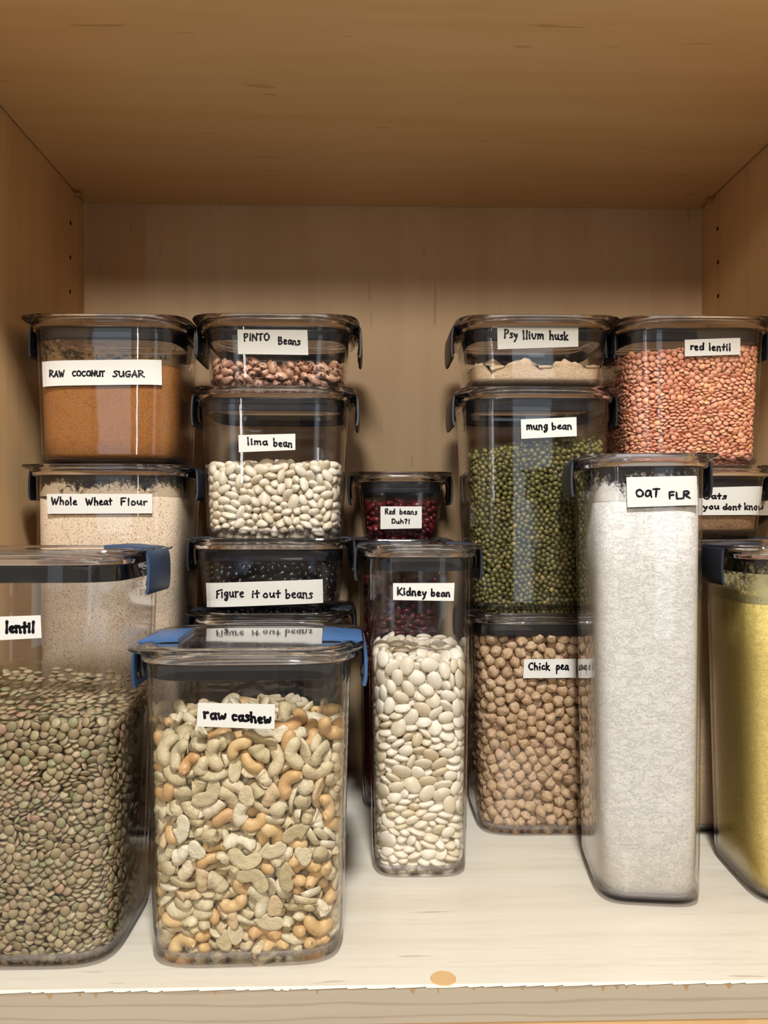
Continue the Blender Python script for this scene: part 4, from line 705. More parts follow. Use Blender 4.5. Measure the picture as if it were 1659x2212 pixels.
236,15,7,1,72,-94,81,-24,20,0,22,-95,203,-29,-22,0,-69,-93,33,-1,-9,0,109,-71,72,-37,3,2,-17,-94,109,-18,-16,1,-76,-92,126,-5,6,2,95,-82,295,-12,17,0,
-101,-85,142,36,32,0,-56,-91,294,7,-34,0,62,-94,164,-34,-7,2,85,-89,149,-5,-4,0,99,-9,312,5,-1,0,-63,-12,328,-4,-7,0,46,-93,200,8,-11,0,27,-18,319,
-11,11,0,-100,-84,199,29,20,0,-100,-82,13,-21,-9,0,-23,-94,89,6,2,0,-53,-95,72,7,38,2,59,-84,309,14,9,2,112,-68,66,-47,6,0,65,-93,222,-13,-4,2,3,-95,
228,-8,-24,2,116,-40,31,49,-2,2,116,-49,98,-50,-2,0,8,-94,151,-11,-15,0,-60,-94,3,4,3,2,77,-92,63,8,-28,2,6,-95,135,24,-33,1,67,-96,158,2,39,0,-62,
-95,156,16,-29,0,35,-95,158,-14,26,0,-93,-88,276,-12,-37,0,82,-92,233,10,27,1,-37,-95,3,5,4,0,13,-94,7,17,3,0,8,-94,54,0,-3,0,-11,-95,156,4,10,0,-10,
-95,189,10,-21,0,-22,-75,316,-6,-2,0,42,-94,195,5,-3,0,92,-87,242,5,13,0,-28,-95,226,37,-26,0,59,-94,198,8,-8,0,-98,-84,20,-3,-6,1,93,-87,98,14,-7,0,
83,-91,249,47,8,0,-20,-61,320,4,0,0,22,-95,9,9,-13,1,112,-69,27,-48,13,1,-34,-97,72,10,39,1,-71,-94,308,-7,32,1,-24,-97,217,-14,-34,2,-75,-93,276,-38,
-23,0,99,-41,309,11,2,1,70,-95,87,0,34,2,45,-94,94,-12,-11,1,30,-94,103,14,-23,0,-30,-96,120,13,-31,1,105,-79,149,-26,27,0,-19,-95,238,5,-6,1,74,-94,
275,-6,-27,2,-76,-62,321,-10,-2,2,-47,-15,327,7,-5,0,-38,-1,328,3,-4,0,65,-54,314,4,1,1,-7,-97,40,16,-34,1,-4,-95,90,2,10,2,-70,-92,84,-27,-6,0,-71,
-93,91,7,19,0,107,-72,111,-5,-35,1,3,-95,123,2,-26,0,92,-87,248,-7,13,2,105,-76,135,-43,-5,0,-10,-79,316,-11,11,2,53,-94,192,38,28,2,-64,-94,198,-24,
36,0,-65,12,331,5,-4,1,-16,-96,214,-6,-30,0,34,-94,198,-26,-2,2,-75,5,332,8,0,0,-84,-92,203,-12,-34,0,-17,2,327,13,-9,1,46,-96,263,-10,33,1,-36,-95,
13,-9,15,0,40,-95,31,6,25,1,114,-55,67,42,-5,1,54,-95,75,-19,-4,0,43,-95,87,30,12,0,-31,-94,250,-16,3,1,-46,-96,164,-17,-33,1,116,-48,284,49,-4,0,1,
-95,166,-41,-28,1,-63,-94,234,20,-11,0,110,-70,198,37,-12,2,38,-66,313,-3,25,1,40,-95,223,-1,-10,0,-32,-26,324,-20,-17,0,14,-56,318,5,19,0,114,-53,
232,46,1,0,-73,-92,11,-9,10,0,94,-86,69,-8,26,1,87,-89,102,-16,-7,0,108,-69,123,10,-5,1,90,-88,283,-18,-16,2,-45,-94,144,3,-17,0,48,-94,282,-19,-10,0,
101,-65,305,-4,8,0,-87,-90,212,-14,36,0,8,-95,234,-16,-23,1,63,-96,239,-15,-34,1,-52,-96,268,-35,-33,2,116,-25,226,-50,5,1,-101,-86,242,-34,-37,2,-42,
-31,324,-6,0,2,29,-94,202,-21,-1,0,109,-68,245,23,2,0,15,-96,31,14,32,1,41,-95,46,1,-6,0,88,-88,175,17,1,0,-81,-90,301,-33,-20,2,-35,-94,168,-7,-13,2,
-92,-88,270,-8,-31,0,2,-75,315,3,23,0,4,-94,185,-39,-16,1,89,-90,191,9,37,1,-86,-68,320,-3,-8,0,-37,-95,211,-14,-26,0,28,-74,313,-17,9,1,12,-96,199,7,
-26,1,63,-94,30,-20,-10,2,106,-73,282,22,6,0,-101,-84,260,-28,-27,0,-97,-56,322,2,13,0,-46,27,332,-13,0,0,112,-23,307,2,12,1,-63,-91,310,-9,17,0,89,
-88,298,-25,-5,0,93,-85,290,-13,22,0,116,-42,234,50,3,0,110,-59,13,13,-6,2,-7,-94,23,17,6,2,115,-45,134,-46,5,2,71,-93,282,11,-21,0,60,-94,232,-21,-7,
1,-51,-96,287,1,32,2,49,-94,213,-26,-21,0,-87,-1,331,19,-9,0,114,-46,22,34,-15,1,-15,-96,93,10,29,0,-37,-95,127,-19,24,2,-62,-94,131,-43,-21,1,-101,
-85,214,-40,-20,0,-59,30,332,7,-2,0,112,-66,228,-48,-14,0,52,-47,314,-2,17,0,71,-37,314,-12,3,0,104,-76,219,17,-14,2,105,-74,32,3,15,0,-63,-94,95,20,
18,2,-73,-92,121,-2,21,1,-97,-85,177,-49,7,0,23,-56,315,-13,11,0,47,-95,275,-5,22,2,116,3,255,49,-7,2,-101,29,333,9,-6,0,-9,-95,227,-9,-25,1,-54,-95,
57,-18,4,0,61,-94,127,2,-19,0,33,-94,151,-17,13,0,67,-90,213,2,48,2,-76,-8,330,-16,-7,1,-31,-95,295,34,34,0,-2,-69,317,-5,11,1,97,-53,308,1,3,2,-46,
-94,47,-7,17,1,-31,-96,60,-5,22,1,101,-81,99,-1,-9,0,102,-79,142,-26,21,0,109,-51,303,6,18,0,116,15,184,50,-6,0,115,36,311,45,-1,0,-14,-94,58,9,8,1,
113,-62,111,48,4,0,105,27,313,-8,14,2,-98,-5,331,-2,1,2,-111,56,338,-16,-8,0,107,3,310,-23,0,2,78,-91,97,-3,2,0,-78,-91,95,-20,17,1,19,-95,237,-19,-2,
2,115,-40,290,-44,16,2,-16,-91,231,-7,-12,2,53,12,320,-3,16,0,115,-26,212,38,-8,2,-102,-82,275,-21,-38,1,59,-92,86,17,34,0,116,-8,94,46,-16,2,110,-58,
201,0,-26,0,116,23,59,-50,4,2,108,65,315,-2,5,2,115,-35,194,43,0,1,-88,-50,325,-27,2,2,88,-19,312,-24,-7,0,79,-90,271,6,-8,0,-91,-87,191,15,-25,0,-39,
-94,177,5,-14,2,48,-16,318,-5,5,0,68,78,323,1,-24,0,73,10,320,-11,0,0,-3,53,331,4,2,2,-40,-78,314,20,6,1,81,-22,314,-1,-2,0,10,67,330,8,-1,2,-15,64,
333,5,12,2,-32,-82,316,11,9,0,-70,-93,39,6,0,0,81,-91,135,-10,-16,0,-66,-95,178,33,27,1,46,-91,306,-34,37,0,-42,-94,239,-30,6,0,22,-47,318,-5,0,0,112,
-44,305,12,5,1,75,-93,182,19,-17,2,113,-61,293,-45,14,0,42,-95,205,-10,-22,0,116,-42,124,50,3,0,-82,-91,116,23,-27,2,115,-47,255,43,8,0,115,-50,295,
-44,20,1,21,-96,37,23,-27,1,-17,-95,41,-2,9,0,72,-93,58,27,-18,1,99,-84,57,4,-6,0,-97,-84,75,12,-3,2,-52,-94,94,18,5,0,-89,-89,113,6,-28,0,-13,-95,
283,-16,-18,0,-16,-95,265,7,-12,1,87,-89,89,-4,-1,0,28,-93,304,13,18,0,88,-2,314,0,-3,0,-45,-94,231,-18,3,0,-108,-58,323,-5,-1,0,-87,-14,330,8,9,1,
114,-61,192,47,-7,0,82,-91,3,2,6,2,85,-90,126,-4,-20,0,-64,-95,118,-9,33,1,50,-93,153,-33,-21,0,56,-90,303,6,-27,0,104,-78,247,34,0,2,78,-10,317,-7,4,
0,112,-52,215,21,-34,2,60,-94,20,2,22,1,73,-93,21,-5,-5,2,105,-75,26,-31,3,1,-35,-96,55,22,29,0,72,-93,106,-10,-35,1,-48,-95,241,-22,10,0,90,-86,232,
0,13,0,-106,-39,326,0,0,2,84,-90,181,24,-3,1,108,-71,20,5,14,1,84,-91,24,-2,-15,1,-25,-97,49,15,32,1,116,-50,74,50,-4,0,-84,-92,184,19,27,0,-80,-92,
109,-6,-16,0,-19,-94,287,-19,-5,1,-47,-96,185,-17,-27,1,-44,-95,206,-2,-15,2,-115,-35,326,-42,-2,0,9,-94,219,5,-7,0,12,25,329,-5,28,0,54,29,324,8,-3,
1,49,-96,34,33,-21,2,-65,-91,53,13,40,1,-77,-93,63,-30,20,2,-33,-94,65,-5,14,1,-22,-96,78,2,-21,2,103,-74,104,4,-15,2,113,-60,137,-40,18,0,12,-36,320,
9,27,0,38,-93,185,21,11,1,46,-70,312,-14,11,0,84,-47,311,7,22,0,-10,-95,239,35,-30,2,115,-48,271,45,-9,0,-54,-88,313,3,15,0,-33,-94,78,14,4,2,-49,-94,
126,5,21,1,-22,-96,135,20,-30,0,112,-63,160,43,0,2,-91,-88,159,9,-35,0,-80,-91,161,-43,-21,0,16,-95,173,17,15,0,-80,-73,318,-11,9,1,-24,-96,179,-10,
31,0,-112,39,334,-15,-13,1,65,32,322,0,-11,1,85,-90,9,-20,-7,1,-11,-95,63,7,-2,0,50,-95,130,2,-22,1,-85,-91,123,6,-14,1,115,-54,277,44,-8,0,35,-94,
164,1,2,0,-55,-94,299,2,-41,2,85,21,318,2,5,0,-53,-94,51,0,10,0,10,-95,64,7,5,0,-97,-84,59,11,-2,1,62,-95,108,37,18,0,23,-95,108,2,-23,0,-82,-52,322,
-15,1,1,-21,-95,243,3,3,0,111,-67,184,33,-27,1,-51,-34,326,6,6,1,20,-93,197,-11,-3,1,-25,-95,15,17,0,1,-91,-89,52,27,25,2,44,-94,64,-9,-16,0,38,-95,
107,-44,15,2,62,9,318,-22,-4,2,92,-83,170,1,-14,0,36,-60,315,4,17,2,13,-10,322,-18,-3,2,99,-82,36,-7,2,1,116,-34,42,50,-5,0,-73,-92,78,-10,-19,0,79,
-92,104,-9,-25,1,116,-34,178,48,-9,1,16,-30,321,3,23,0,94,73,320,-25,10,0,73,-89,220,0,-2,0,94,-86,208,17,36,0,-41,-90,8,-12,-7,1,47,-96,9,24,23,2,
116,35,58,-48,13,2,-101,-82,101,39,0,1,116,-32,118,48,-14,1,-99,-84,191,21,-4,0,116,27,142,50,1,0,44,-94,143,-40,7,1,38,-94,147,-2,4,0,-89,-17,326,11,
6,1,20,-73,314,-21,10,0,48,52,325,-6,-2,0,68,-18,316,-3,7,1,-83,-91,21,-5,11,0,112,-49,29,20,11,1,103,-78,112,7,-12,0,-57,-94,141,-7,11,0,113,-55,261,
-41,-25,0,94,21,316,-11,1,0,114,-24,282,-35,-13,0,116,-33,22,47,0,2,-86,-88,29,5,0,0,113,-50,57,33,-29,2,102,-75,91,13,-3,0,-81,-90,130,-30,-3,1,-99,
-84,184,-30,20,0,32,-3,320,-5,14,1,-104,-12,327,-3,1,2,-15,-94,200,-8,-25,0,116,22,193,-48,8,1,58,-24,317,-14,1,0,-99,-84,82,21,18,0,-92,-87,108,-7,
-13,0,109,-64,119,6,-21,1,41,-95,228,-8,-8,1,-10,-95,304,5,9,0,43,72,327,3,-7,1,116,-18,75,-50,-3,1,105,-74,97,-26,-23,0,56,-91,153,-44,4,0,-43,-51,
320,1,19,1,107,-73,251,4,10,0,116,24,286,48,3,1,-12,-40,320,14,7,0,-3,80,333,4,1,1,109,-69,3,6,0,0,79,12,316,-12,13,0,93,-83,200,14,-13,2,25,-94,168,
1,15,0,39,37,324,-6,18,0,50,96,326,-3,36,1,-2,3,325,-1,1,1,48,-56,313,6,11,0,82,80,320,-1,3,1,-15,-95,74,-17,-5,0,-94,-85,167,13,-30,0,-85,68,333,34,
-10,2,34,67,325,-4,25,0,-5,-51,318,-15,-10,0,27,-95,256,5,10,0,1,-94,308,-8,17,0,-53,-77,313,22,-32,1,71,-93,233,0,-7,2,110,-68,236,-39,-16,0,116,-13,
280,-48,10,2,-51,-59,320,-1,10,2,116,-26,185,-46,17,0,-14,-10,326,-10,5,0,59,-40,316,-4,5,1,-40,-95,94,-12,7,2,20,19,327,-16,-2,0,-103,-68,322,-1,19,
0,-77,-92,27,-22,13,0,115,-14,233,43,-7,1,101,2,314,-2,-2,0,94,-86,24,-1,-16,0,111,-62,52,28,-12,0,105,-73,77,-15,-16,0,-22,-94,103,-4,-11,0,116,-32,
162,-47,7,0,83,-31,312,-2,9,1,25,-95,192,-44,10,0,110,-66,219,32,4,2,112,-58,224,-42,-27,1,17,-95,14,-34,4,0,-49,-94,102,-50,-5,0,86,-57,308,-3,-15,2,
57,-8,317,-5,-3,0,22,-12,321,-10,16,0,51,18,323,2,7,0,-63,-94,217,-2,-19,0,-35,-95,18,-8,22,2,38,-94,11,38,7,0,116,8,92,-50,-5,2,13,-94,106,10,-8,1,
-69,-93,128,48,0,0,25,-95,281,-6,-22,0,64,-94,276,-14,-14,1,-47,-95,295,-39,2,0,113,-55,175,30,-17,0,-85,-34,325,11,10,1,116,10,305,-46,0,2,116,9,274,
-49,-9,1,-98,-47,324,6,-1,0,-30,11,328,-9,2,1,-4,-14,324,-6,-7,1,55,-95,26,22,17,0,114,-38,145,37,-33,0,102,-78,278,-2,-14,1,-99,-84,162,35,-34,2,64,
-30,315,-14,0,0,116,-17,292,50,-1,0,-61,-35,323,-9,15,2,-22,22,329,-9,0,1,12,-95,192,-11,5,1,77,-84,302,24,-20,0,-71,-84,316,4,7,2,3,-29,321,-18,16,2,
41,14,322,10,6,0,-50,57,336,5,-4,2,-16,-18,322,-6,6,1,-1,-95,191,12,-15,1,115,-49,10,44,16,1,116,-18,39,49,4,1,-95,-87,137,-48,-12,2,69,-66,307,-2,-3,
0,70,-93,163,-12,13,0,116,-6,181,-47,16,1,-75,-93,259,-18,40,0,113,-55,186,33,-16,1,10,11,326,5,-4,0,55,-93,211,-16,-12,0,116,11,294,50,5,1,114,-37,
201,30,-16,2,-60,45,334,0,1,0,-49,39,334,-10,-3,0,33,24,323,-18,10,1,36,-96,59,9,20,1,115,-39,75,36,-8,0,116,46,124,49,6,1,115,-6,142,-39,26,2,57,-61,
312,-9,15,0,111,13,310,-13,-6,2,-44,-43,321,-13,21,1,113,-54,251,31,4,1,116,11,204,43,-18,2,-24,88,334,2,-4,0,116,-9,253,48,12,1,115,10,116,36,-29,0,
-92,-85,182,-48,-14,0,-97,-85,122,44,11,0,44,-94,285,-20,-10,0,114,-43,175,34,9,0,-32,35,331,-3,15,0,38,-9,318,-8,14,0,98,56,315,-1,5,1,41,3,321,-3,8,
1,105,-78,196,29,-11,1,-25,-95,57,-27,-5,2,115,54,58,48,10,0,43,-92,76,3,-5,0,112,-37,88,0,-28,0,116,1,118,46,3,1,-21,-92,157,50,5,1,-60,-93,123,-4,
20,0,93,-75,304,-9,14,0,-44,-81,311,21,4,2,-1,24,327,-9,11,1,10,-83,312,-7,-12,0,114,-3,231,33,-20,1,71,50,322,-3,0,2,-73,-40,324,-1,8,0,5,-19,323,-6,
7,2,3,39,329,-3,6,1,2,-95,201,-8,-3,2,24,-4,323,-11,15,0,103,-76,213,31,0,1,115,-45,66,46,-15,1,-94,-87,64,27,-1,1,22,-95,94,30,9,1,114,-38,109,-31,
38,0,93,-85,124,-9,-7,0,-62,-91,212,13,0,1,116,22,297,47,-16,0,-16,-94,271,-5,-26,1,-78,-27,325,10,4,0,-36,56,334,0,8,0,111,-55,18,-2,27,1,115,-28,35,
42,-8,0,115,37,43,45,6,0,-90,-87,70,8,-10,0,4,-94,287,2,-35,0,115,22,307,-45,10,2,114,23,155,-34,34,0,-102,-82,268,-20,-29,0,-60,-93,193,-37,17,1,28,
-91,240,-29,-14,1,34,-73,310,-20,8,1,116,19,276,49,4,0,-15,52,328,-12,37,1,-1,14,326,-12,5,2,112,-44,221,12,-46,2,116,17,6,-46,-7,2,114,24,67,-37,6,0,
-39,-90,245,-10,-12,1,76,-90,145,-14,-10,0,-47,-92,154,27,4,0,30,-82,309,-10,30,1,43,-93,168,21,43,1,104,-30,307,1,3,1,-111,13,332,9,11,2,-66,77,336,
11,7,2,116,28,223,-46,-16,1,115,-15,5,-32,32,0,-90,-87,7,-11,-5,1,-44,-96,20,-11,20,2,-102,-80,66,28,2,0,111,-56,80,-3,-8,2,89,-84,107,8,-11,1,113,
-52,122,27,3,0,49,-76,308,-16,27,2,69,-45,310,-12,11,2,-14,-53,318,-21,3,0,26,72,328,3,-10,1,109,-69,255,6,8,1,-103,-28,325,9,-2,0,-94,49,334,-12,10,
1,20,65,330,5,-5,0,109,-65,145,18,1,0,115,11,152,-42,-6,0,21,-84,306,8,2,0,-29,-24,320,-11,-2,2,113,-45,104,-34,9,0,113,29,128,19,-18,2,68,-91,181,39,
-3,0,113,-35,252,27,-9,2,113,7,44,30,16,2,115,41,100,46,18,0,94,-83,217,19,-35,0,-69,62,334,3,4,1,116,-5,167,-46,-13,1,-79,30,332,-13,-7,0,114,-46,
142,-35,18,0,114,-13,268,-31,34,1,113,-42,41,-4,-39,0,113,-15,49,-25,-14,1,26,58,328,1,1,0,-76,51,333,-2,-2,1,89,-86,73,-16,37,0,109,-67,8,23,-2,0,66,
-65,312,-20,11,2,114,-54,115,44,13,0,104,-17,309,-5,9,0,27,8,322,9,-17,2,115,-25,119,-40,29,0,116,-15,199,-50,-1,2,-81,19,333,-17,4,0,111,3,306,-22,2,
1,-64,-93,10,-18,42,0,114,-41,16,38,-13,0,116,-8,43,48,10,0,30,41,326,-5,0,1,106,-74,52,7,4,0,41,-52,315,1,25,2,116,33,295,50,-5,1,68,-78,305,-10,5,0,
116,-4,285,-47,14,1,-57,8,329,-14,-4,2,104,-75,57,-2,-19,0,109,-69,167,14,-30,0,107,-72,177,7,-21,1,-53,-95,167,-2,-20,1,-22,34,330,-3,12,2,63,43,322,
-3,-9,0,-7,34,328,12,4,0,74,1,318,-4,11,1,22,33,327,10,-4,1,23,47,328,-1,-3,0,76,87,324,1,-9,1,101,-83,209,29,-4,0,115,-11,21,43,-5,2,115,10,60,43,-3,
0,116,19,76,-45,-4,1,103,-79,125,16,1,2,115,-18,210,39,-20,0,82,35,319,1,8,1,116,4,7,49,1,2,-89,-87,24,-13,2,0,103,-77,42,2,-11,1,116,-29,94,46,16,1,
-104,-81,126,47,8,0,54,-68,309,-18,30,1,91,-69,307,-14,19,2,-27,2,326,-3,8,1,-68,-94,248,-22,21,0,115,-21,255,-41,5,0,96,-81,3,-21,2,2,-103,-78,8,-17,
-22,0,116,21,25,-50,-2,1,-86,-91,89,-3,33,0,-108,-73,92,-19,-28,1,-41,-94,157,36,-27,1,107,-73,160,9,-11,0,2,-36,317,-6,6,0,115,54,181,49,10,0,108,
-67,174,3,-19,1,5,-2,323,-4,-4,1,115,-21,25,37,8,1,111,-59,43,1,-20,1,116,49,41,50,1,2,101,-79,71,-6,6,2,-102,-82,299,-22,-33,2,-46,-93,138,12,10,0,
37,-91,139,-42,-10,1,114,-25,154,-19,44,0,-27,-90,309,-20,18,2,-29,-93,154,-27,-24,0,112,46,311,9,-22,0,-94,-36,323,12,-7,1,114,-27,297,31,15,2,112,
-30,304,-7,10,0,115,40,286,49,1,0,-44,13,328,-10,11,2,-40,41,332,-13,-2,2,24,-88,261,-9,-18,1,38,-23,318,-6,6,2,-2,-91,36,4,-10,0,-100,-82,55,16,-1,1,
116,-1,62,42,-5,0,112,-44,82,8,0,0,115,56,88,-47,-16,0,-43,-93,99,-37,-5,2,-108,-76,110,32,35,1,115,-46,115,44,17,1,112,-63,258,44,22,1,116,-4,193,
-50,-2,1,115,-28,203,38,-30,0,115,2,37,39,2,1,115,1,55,42,6,2,112,-29,74,7,-4,1,112,-56,85,1,0,1,115,53,106,47,-9,0,-50,-91,279,15,32,0,114,55,150,44,
9,1,-87,-89,142,-10,-1,0,115,13,161,-44,-7,2,53,84,323,-3,-25,1,36,-94,233,-27,-25,0,-99,11,330,8,15,1,-35,-94,206,-21,-11,0,44,-91,268,30,20,2,115,
56,293,-48,-15,1,116,-16,262,-43,6,2,112,-51,197,19,3,0,113,-6,302,13,-6,2,114,58,194,48,14,2,12,-89,3,1,-6,0,66,-92,36,-1,2,2,115,12,48,40,13,1,116,
11,68,44,18,0,115,-21,97,39,16,1,116,-17,113,45,-6,0,7,-93,129,18,-18,0,76,-54,309,-21,5,0,-9,-93,212,10,-26,1,114,-19,301,-32,6,]),
 'cashew': (7, [
2,0,-97,136,0,34,-1,0,91,-85,45,28,3,-43,2,59,-96,262,2,0,-59,2,11,-97,111,0,-24,0,2,-44,-96,216,0,14,-1,0,52,-93,226,19,1,55,2,18,-97,83,59,10,5,0,
-80,-88,29,28,2,41,3,-97,-79,267,8,15,56,3,-38,-96,263,-1,-2,55,3,87,-90,239,40,14,-45,3,-6,-94,157,35,18,29,2,35,-93,256,55,-6,0,4,30,-96,58,0,37,0,
0,89,-83,108,-30,-40,23,0,99,-76,287,-14,-20,57,4,52,-96,113,1,-61,0,1,-14,-95,79,-46,-5,42,5,-34,-92,104,-52,9,-31,4,-4,-97,191,-7,2,-57,0,81,-82,10,
21,-26,-40,2,-84,-88,73,30,-23,-44,4,33,-96,146,0,29,0,0,35,-89,161,-54,-8,-13,1,8,-93,253,16,-11,-45,4,62,-95,166,3,-37,1,2,-81,-91,264,12,2,43,4,
-76,-93,172,1,6,-4,1,-8,-94,272,2,-47,-1,5,-36,-93,164,7,36,38,0,25,-91,43,-14,-29,18,1,12,-94,179,-3,21,-4,4,-84,-90,238,23,-13,-45,0,-98,-80,214,
-40,23,32,2,30,-77,283,-4,30,-3,5,31,-93,211,18,-45,-4,6,-76,-92,140,1,23,-15,1,99,-82,192,2,-7,19,5,19,-93,264,-16,47,-9,1,38,-93,27,-18,-32,18,2,19,
-91,282,16,33,10,1,-67,-92,253,19,6,38,0,-21,-89,184,10,-32,0,2,87,-85,211,31,-54,-6,2,-8,-87,247,11,-46,11,1,89,-85,25,10,31,23,5,-37,-92,198,-7,22,
-19,5,-3,-90,9,-21,-39,-38,4,-71,-91,92,26,19,26,4,90,-89,260,-17,1,-40,5,97,-78,63,-30,-41,-35,1,-80,-85,6,-32,15,-17,6,87,-85,137,-31,-7,12,0,45,
-62,288,29,-24,-31,3,-37,-91,240,29,-24,-29,0,73,-85,121,-18,-31,15,6,-71,-92,119,47,-21,-3,5,-52,-92,109,27,-53,1,6,-59,-90,10,3,-4,22,2,63,-87,34,
24,-12,-22,1,-44,-91,133,19,-35,-8,6,-13,-94,224,-21,40,-30,4,-20,-95,208,-52,13,-18,5,42,-93,197,-25,-41,34,6,-67,-93,196,28,-5,-41,5,-76,-90,216,31,
13,15,2,-76,-86,103,-32,24,-15,6,74,-89,185,-33,-48,6,2,29,-88,17,33,-16,-16,0,89,47,280,-25,-29,38,1,-2,-90,97,22,14,-55,6,74,-86,220,-18,37,28,5,
-56,-90,224,1,20,4,6,70,-89,204,0,-45,-43,5,-89,-85,122,-23,-28,31,5,-100,-78,32,47,-39,-9,6,-58,-86,270,-46,15,15,2,-56,-87,85,-17,26,51,7,38,-96,77,
1,-57,0,1,103,-66,78,37,-1,7,2,-98,-81,143,50,-26,-14,5,-103,-74,175,-5,18,11,3,68,-90,70,-25,-23,33,6,12,-90,220,5,-14,-22,2,70,-85,259,3,0,-14,6,
-25,-88,279,5,34,36,2,61,-84,56,22,34,33,7,72,-94,138,-4,54,0,2,107,-71,225,26,26,-36,3,-58,-86,73,18,-31,-51,5,85,-84,176,56,21,18,7,-26,-96,36,0,-1,
0,7,-49,-96,248,-9,7,-48,4,-22,-91,88,-37,-24,37,2,58,-86,205,35,-50,-6,5,-103,-71,191,-32,9,3,7,66,-93,8,32,-16,-27,7,-12,-94,43,-10,57,-2,2,76,-85,
77,-38,10,-5,1,-35,-89,149,21,26,21,3,51,-87,93,22,9,-35,3,-80,-86,44,-25,-20,23,0,106,-64,167,27,6,-17,2,89,-76,271,-33,-23,-28,1,60,-87,153,14,-25,
-40,5,39,-5,289,25,-42,18,7,2,-96,213,0,-3,-1,7,-59,-95,147,1,-13,-2,0,-84,-82,57,-23,21,-12,0,-52,-81,42,-27,3,7,1,26,-86,126,-7,51,-28,0,58,-34,290,
37,-4,-8,7,-18,-96,59,58,-24,6,3,0,-89,149,39,10,31,1,-89,-81,166,-10,-24,-50,3,-35,-87,123,-22,-28,15,6,109,-60,49,4,6,6,3,-1,-89,58,-30,29,-21,0,
-15,-5,291,-34,-4,3,5,-59,-73,282,25,-46,-26,5,-40,-5,287,29,-28,1,1,69,-82,43,-12,-41,-45,4,-46,-89,170,43,29,-33,3,28,-87,95,10,14,-9,7,24,-95,236,
48,19,11,5,-80,-57,277,-34,-29,-9,2,13,-90,234,-6,-21,18,1,52,-87,273,-5,58,2,2,-28,-90,23,-17,-20,35,2,-78,-81,84,4,-39,-48,1,-37,-83,65,13,-42,28,1,
-50,-85,26,29,8,-9,6,65,-87,21,30,14,11,2,-96,-76,96,-9,38,-38,7,15,-95,26,-9,27,36,3,111,-63,252,-50,-34,0,4,0,-86,66,-31,-4,10,7,-82,-90,199,49,10,
1,0,19,-78,163,-5,-14,-34,5,54,-87,173,-21,-7,21,5,-107,44,285,5,-20,-33,2,-35,-81,17,30,10,-1,4,97,-72,207,-28,-5,39,2,22,-87,193,-37,24,-9,7,35,-93,
180,-30,25,-27,5,-23,-85,256,36,-2,-2,1,63,-85,105,-8,39,-37,2,113,-52,114,-22,24,22,4,-28,-85,54,0,-34,-48,0,57,-83,138,44,6,6,4,-66,-84,232,-48,-11,
2,2,112,-55,91,23,-24,20,7,-69,-93,61,30,4,11,4,42,-83,9,-27,-1,2,7,-23,-94,138,-25,-37,-38,2,-66,-83,153,13,23,10,6,-32,-19,280,-7,31,13,2,81,-82,
154,-38,21,10,0,-38,-69,278,18,-43,-26,6,61,-74,279,4,30,29,2,-4,-84,168,-20,-23,15,7,106,-75,243,-58,-2,-8,0,74,-67,270,42,-7,-18,2,90,-78,155,-41,9,
9,2,-107,-72,153,30,-13,25,7,17,-94,4,-31,-13,8,7,47,-94,139,27,-6,37,6,18,-64,290,-8,27,40,6,21,-9,287,-24,45,13,6,-39,-44,284,24,15,8,4,-45,-87,12,
-30,-2,14,0,-94,-70,13,33,-19,-7,7,2,-92,24,-42,-3,0,6,-11,-89,120,14,-5,23,6,-37,38,291,-54,13,25,1,71,-80,92,4,32,27,2,82,-81,84,-39,-5,-5,7,103,
-75,5,11,-39,-39,4,112,-54,148,24,-29,21,0,104,-38,273,34,-40,-7,6,3,-84,33,20,-54,-25,2,98,-71,140,-39,-1,6,5,13,7,294,-54,-8,-11,2,-95,-73,86,33,
-20,1,3,65,-76,63,33,9,0,2,-69,56,289,13,-30,-35,5,46,72,289,-14,37,-14,2,-48,-82,60,15,38,46,6,97,-71,254,-26,25,12,4,102,-73,156,19,2,-12,0,9,-76,
193,-15,21,6,7,-60,-91,178,-22,31,-37,3,-97,-20,282,21,33,-30,2,28,-89,137,37,16,20,1,109,-47,188,3,3,60,7,62,-93,186,17,-13,28,2,-35,-81,47,2,-48,34,
1,-110,-62,88,-22,16,31,4,-106,-72,228,18,-31,46,5,-66,-81,21,35,-18,28,1,88,-59,91,4,-37,-34,2,-80,-12,275,-52,15,-2,5,49,-85,248,-16,-54,14,5,-30,
-80,114,17,16,-17,4,-28,-85,73,-19,2,7,1,75,-38,280,-28,-2,-5,3,107,-58,26,-33,-3,-6,4,46,-84,63,15,39,-47,2,-73,-31,282,4,17,30,2,14,67,292,-22,30,
-31,0,-107,-47,269,-25,28,15,2,-29,-75,169,-15,-24,-24,3,-48,-81,96,7,-52,34,5,106,-66,184,7,-6,28,2,81,21,274,-19,-22,20,2,-78,19,280,-43,-12,-5,4,
108,-52,10,2,-42,-30,4,-32,-83,3,-11,-44,41,5,48,-79,44,46,2,25,2,1,-63,282,-30,26,13,4,-76,-78,270,36,-31,11,4,-104,-72,104,-37,-3,9,3,-59,-81,54,11,
35,40,2,-7,-82,53,-21,37,-20,6,-96,-59,272,-29,-36,-22,5,45,-85,117,-61,10,-9,7,-66,-85,166,-6,-14,14,1,-98,-67,60,15,35,22,4,22,-84,111,-21,-21,25,3,
-42,61,292,28,-4,31,5,10,-85,77,26,27,0,3,-5,-78,215,-13,-8,3,2,109,8,275,1,44,-40,0,-19,-66,269,21,14,45,3,-94,-70,46,-37,4,-32,2,56,61,281,-35,11,
-27,2,-83,27,285,-24,-38,28,5,-87,-78,195,-24,32,30,7,107,-66,131,13,-42,-29,0,-102,-69,240,0,-37,-27,5,-81,-83,180,-19,6,26,1,-112,-5,272,9,-7,35,3,
